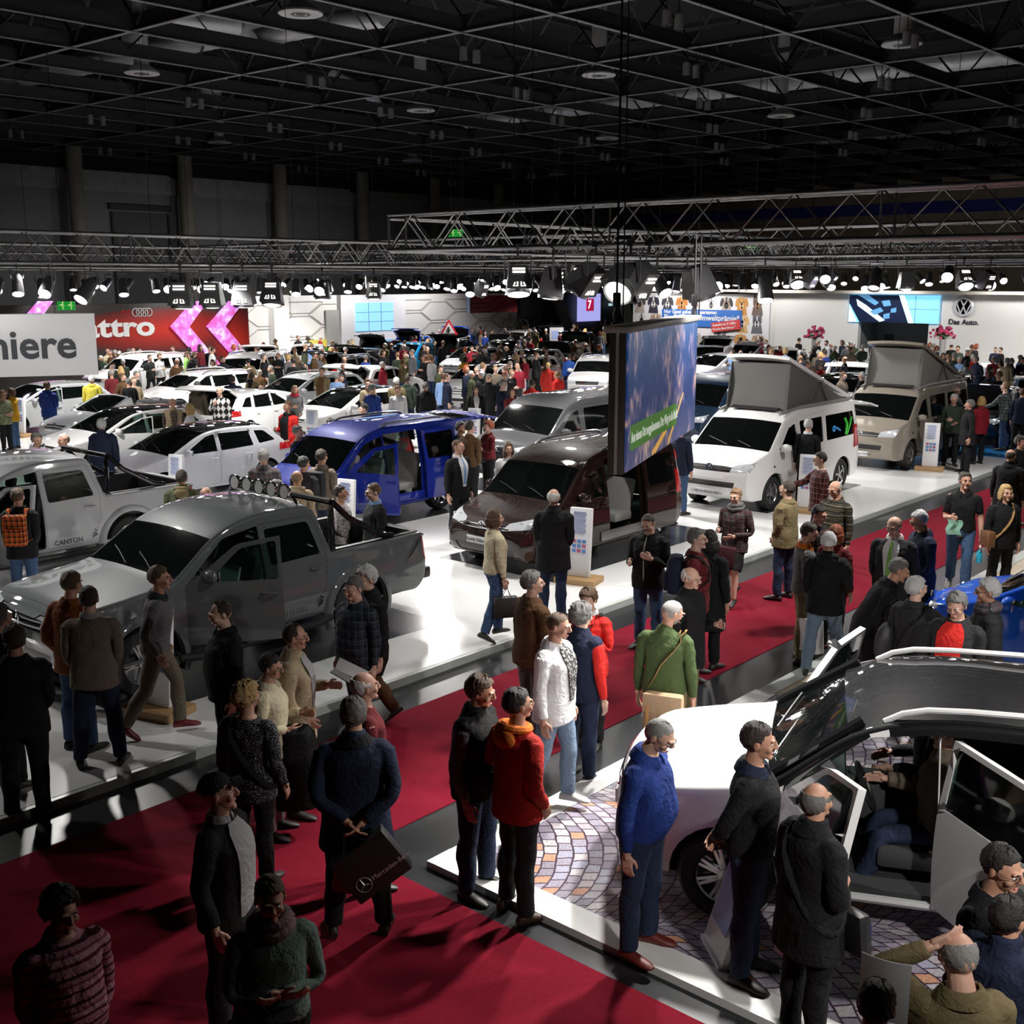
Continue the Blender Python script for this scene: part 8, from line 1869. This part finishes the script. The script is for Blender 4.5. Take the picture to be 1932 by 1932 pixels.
# people inside the white off-roader
def seated(car, x, y, z, label, hair, hc, top, tc, lc, ex=(), face=0, **pz):
    M4 = car.matrix_basis; p = M4 @ Vector((x, y, z)); rz = car.rotation_euler.z + math.pi / 2 + R_(face)
    return make_person(label, None, 1.72, 0, dict(legs='sit', **pz), hair, hc, top, tc, 'trousers', lc, extras=ex, loc=tuple(p), face_abs=rz, dz0=-.72)
seated(YETI, -.20, .38, .52, 'person in brown padded jacket sitting in the driving seat of the white off-roader', 'short', 'dark', 'padded', 'taupe', 'djeans', arms=('down', 'wheel'))
seated(YETI, -.20, -.40, .52, 'person in dark jacket on the far front seat of the white off-roader', 'short', 'black', 'jacket', 'black', 'djeans', arms=('lap', 'lap'))
# ---------------------------------------------------------------- the crowd further back
TOPN = {'jacket': 'jacket', 'padded': 'padded jacket', 'coat': 'long coat', 'sweater': 'jumper', 'blazer': 'suit jacket'}
COLN = dict(black='black', charcoal='dark grey', grey='grey', lgrey='light grey', white='white', cream='cream', beige='beige', taupe='taupe', brown='brown', rust='rust red', olive='olive', khaki='khaki', navy='navy', blue='blue', royal='royal blue', sky='sky blue', lilac='lilac', red='red', brightred='bright red', maroon='maroon', crimson='crimson', pink='pink', green='green', parka='army green', yellow='yellow', lime='lime green', teal='teal', dgreen='dark green', tan='tan', orange='orange')
HCN = dict(black='black', dark='dark', brown='brown', light='light brown', blond='blond', grey='grey', silver='silver', white='white', red='red', salt='greying')
CPOSES = [Pose(('down', 'down')), Pose(('front', 'front'), 'ease', nod=10), Pose(('pocket', 'pocket'), 'ease', turn=20), Pose(('fold', 'fold'), turn=-20), Pose(('down', 'hold'), 'step', nod=8), Pose(('belly', 'down'), 'wide', lean=6, nod=12)]
CMESH = {}
def cmesh(kind, me, pi, mode=''):
    k = (me.name, pi, mode)
    if k not in CMESH:
        P = CPOSES[pi]; dz = -min(P.deform(CL['shoe_l'], 'ftL')[:, 2].min(), P.deform(CL['shoe_r'], 'ftR')[:, 2].min()); CMESH[k] = posed(me, P, 1, dz, mode)
        if not CMESH[k].materials: CMESH[k].materials.append(BLACK)
    return CMESH[k]
def mput(name, me, m, root): o = link(name, me, root); o.material_slots[0].link = 'OBJECT'; o.material_slots[0].material = m; return o
SEEN = set()
def clear(p):                                            # keep off the display walls and out of the cars
    q = Vector((p.x, p.y, 0))
    lim = min([1] + [l / v for l, v, c_ in ((53.2, q.x, 6 < q.y < 39), (45.4, q.y, q.x < 34), (48.9, q.y, q.x < 58), (49.2, q.y, q.x >= 58)) if c_ and v > l]); q *= lim
    for o, hl_, hw in CARS:
        a = o.rotation_euler.z; d = rotz(-a) @ Vector((q.x - o.location.x, q.y - o.location.y, 0)); ex, ey = hl_ + .28 - abs(d.x), hw + .30 - abs(d.y)
        if ex > 0 and ey > 0:
            if ex < ey: d.x += math.copysign(ex, d.x)
            else: d.y += math.copysign(ey, d.y)
            v = rotz(a) @ d; q = Vector((o.location.x + v.x, o.location.y + v.y, 0))
    q.x = min(q.x, 53.2) if 6 < q.y < 39 else q.x; q.y = min(q.y, 45.4 if q.x < 34 else 48.9)
    return q
CARS = [(o, {'city_car': 1.8, 'van': 2.45, 'camper_van': 2.45, 'small_van': 2.25, 'pickup_truck': 2.8, 'estate_car': 2.3}.get(o.name.split('.')[0], 2.12), .9) for o in COL.objects if o.get('category') == 'car']
def crowd(px, py, where, top, tc, hair, hc, lc='black', face=None, h=None, fl=.06):
    h = h or rng.uniform(1.62, 1.84); sc = h / 1.75; pi = rng.randrange(len(CPOSES)); p = clear(at(px, py, fl + h * 1.005)); fl = floor_h(p.x, p.y)
    lab = f'person in {COLN[tc]} {TOPN[top]} with ' + (f'{HCN[hc]} hair' if hair != 'bald' else 'a bald head') + f' {where}'
    if hair == 'long': lab = lab.replace(' hair', ' long hair')
    if hair == 'bob': lab = lab.replace(' hair', ' bobbed hair')
    if lab in SEEN: lab += ', ' + {0: 'in dark trousers', 1: 'in jeans'}[0 if lc == 'black' else 1]
    k = 2
    base = lab
    while lab in SEEN: lab = base + ', ' + ('', '', 'farther back', 'nearer the front', 'more to the right', 'more to the left', 'beside the cars')[k]; k += 1
    SEEN.add(lab)
    face = rng.uniform(-180, 180) if face is None else face
    rz = math.atan2(-p.y, -p.x) + math.pi / 2 + R_(face); root = thing('person', lab, 'person', (p.x, p.y, fl), rz); root.scale = (sc, sc, sc)
    mput('body', cmesh('b', BODY_LO, pi), SKIN[rng.randrange(4)], root); mput('hair', cmesh('h', HAIRLO[hair], pi, 'head'), hairmat(hc), root)
    mput('trousers', cmesh('t', LO['trousers'], pi, 'legs'), fab(lc), root); mput(TOPN[top].replace(' ', '_').replace('suit_', ''), cmesh('j', LO[top], pi, 'hem'), fab(tc), root)
    for n_, md in (('shoe_l', 'ftL'), ('shoe_r', 'ftR')): mput('shoe', cmesh('s', CL[n_], pi, md), BLACK, root)
    return root
TOPS = ['jacket', 'jacket', 'padded', 'coat', 'sweater', 'blazer', 'blazer', 'jacket']
TCS = ['black', 'black', 'charcoal', 'charcoal', 'navy', 'navy', 'black', 'grey', 'brown', 'taupe', 'olive', 'dgreen', 'maroon', 'khaki', 'grey', 'blue', 'black', 'white', 'beige', 'lgrey', 'crimson', 'sky', 'parka', 'charcoal', 'black', 'dgreen']
HS = [('short', c) for c in ('black', 'dark', 'brown', 'light', 'salt', 'grey', 'silver', 'white')] * 2 + [('full', 'brown'), ('full', 'grey'), ('full', 'silver'), ('bald', 'grey'), ('bald', 'brown'), ('bob', 'blond'), ('bob', 'dark'), ('bob', 'brown'), ('long', 'blond'), ('long', 'dark'), ('bob', 'red')]
# heads read off the photograph: x, y, region
R1, R2, R3, R4, R5, R6, R7, R8 = 'before the red display wall', 'under the pink chevrons', 'near the white counter', 'under the light blue screen', 'left of the warning sign', 'below the red banner', 'under the lilac screen', 'before the dog poster wall'
R9, R10, R11, R12 = 'under the pink flowers', 'before the grey wall niche', 'under the round emblem', 'by the speaking desk'
HEADS = [(R1, '202,652 216,645 225,662 240,655 250,645 262,652 190,668 232,678 245,690 256,700 212,690 228,705 212,684 200,702 262,668 208,658 285,664 276,672 243,714 252,712'), (R2, '330,648 340,655 346,650 352,666 360,668 375,645 378,650 398,655 402,678 333,676 345,682 366,664 420,672 443,650 455,650 460,646 470,650 478,655 484,662 492,660 468,676 482,696 487,704'),
    (R3, '497,644 510,648 520,637 562,628 580,632 588,640 604,633 556,655 573,650 586,648 592,665 598,668 497,668 515,666 530,690 506,698 545,668 613,658 606,668 553,676 570,684'), (R4, '615,655 625,655 634,645 645,650 652,655 660,640 668,640 678,638 688,645 690,630 700,628 708,628 716,628 724,630 735,627 744,629 725,645 738,645 750,665 764,667 728,678 712,670 706,682 680,672 676,684 640,706 635,704 646,700 722,660 653,712'),
    (R5, '758,640 776,632 786,630 795,632 802,636 816,625 826,613 830,618 845,627 850,626 858,630 865,620 872,622 880,614 890,620 806,655 778,662 770,668 790,672 760,650 800,648 818,640 838,640 815,672 830,690'), (R6, '897,608 905,614 915,612 930,622 938,625 945,640 950,618 958,622 964,626 970,618 900,650 915,648 925,655 935,660 890,650 880,652 942,650 955,652 908,668 920,676 945,680 900,690 912,684 935,690 955,690 965,700 890,700 908,700 948,720 880,690 958,672'),
    (R7, '975,610 983,608 990,606 1000,612 1008,618 1012,607 1020,610 1030,606 1040,608 1048,612 1055,609 1062,607 1070,610 1082,603 1090,612 1102,618 1118,614 1128,610 1136,606 1142,603 1148,601 1152,604 1140,615 1130,622 1078,620 1058,622 1030,620 1010,622 992,625 1000,636 1014,650 990,638 978,640 985,660 1000,662 1012,664 990,672 1086,640 1092,655 1105,645 1130,650 1098,660 1118,660 1140,662 975,655 970,668 1030,652 1110,665'), (R8, '1328,632 1372,642 1398,634 1410,638 1422,632 1436,634 1448,638 1424,645 1440,650 1414,662 1378,660 1460,658 1452,668 1475,650 1483,656 1400,660 1478,672 1470,690'),
    (R9, '1508,633 1520,640 1560,640 1566,645 1575,652 1590,640 1596,634 1493,652 1545,660 1556,665 1588,660 1594,672 1522,680 1535,690 1580,680 1510,670'), (R10, '1611,638 1618,640 1625,642 1632,645 1606,655 1600,665 1640,650 1695,645 1702,648 1590,705 1592,690 1605,700'), (R11, '1755,640 1762,645 1750,648 1768,650 1796,640 1808,650 1832,645 1840,638 1790,668 1800,665 1812,672 1836,668 1845,672 1824,680 1815,690 1780,668 1826,660 1830,700'), (R12, '1880,637 1890,641 1875,672 1902,676 1910,675 1870,690 1892,680 1885,700 1925,672 1930,676')]
FIXED = {'202,652': ('jacket', 'cream', 'bald', 'grey'), '330,648': ('sweater', 'lilac', 'short', 'brown'), '352,666': ('sweater', 'lime', 'short', 'brown'), '398,655': ('jacket', 'white', 'short', 'dark'), '562,628': ('coat', 'black', 'short', 'dark'), '470,650': ('jacket', 'brightred', 'short', 'light'), '573,650': ('jacket', 'parka', 'short', 'light'), '586,648': ('blazer', 'sky', 'short', 'light'), '1000,612': ('blazer', 'pink', 'short', 'dark'), '983,608': ('blazer', 'pink', 'short', 'brown'), '990,606': ('jacket', 'brightred', 'short', 'brown'), '1082,603': ('jacket', 'brightred', 'bald', 'grey'), '1030,606': ('jacket', 'crimson', 'bald', 'light'),
    '1398,634': ('blazer', 'black', 'short', 'black'), '1424,645': ('blazer', 'grey', 'short', 'dark'), '1440,650': ('jacket', 'taupe', 'short', 'brown'), '1588,660': ('blazer', 'blue', 'short', 'dark'), '1592,690': ('padded', 'red', 'short', 'dark'), '1880,637': ('blazer', 'navy', 'short', 'brown'), '1890,641': ('blazer', 'black', 'short', 'dark'), '1812,672': ('sweater', 'sky', 'short', 'white'), '1836,668': ('jacket', 'brightred', 'full', 'white'), '1796,640': ('blazer', 'black', 'bald', 'dark'), '776,632': ('blazer', 'black', 'short', 'brown'), '826,613': ('blazer', 'charcoal', 'short', 'dark'), '850,626': ('jacket', 'black', 'short', 'black')}
for rg_, s_ in HEADS:
    for e in s_.split():
        x, y = map(int, e.split(','))
        if e in FIXED: tp, tc, hr, hc = FIXED[e]
        else: tp, tc = rng.choice(TOPS), rng.choice(TCS); hr, hc = rng.choice(HS)
        face = {'1398,634': 170, '562,628': 40, '1880,637': 0, '1890,641': -60}.get(e)
        crowd(x, y, rg_, tp, tc, hr, hc, rng.choice(('black', 'black', 'djeans', 'jeans')), face)
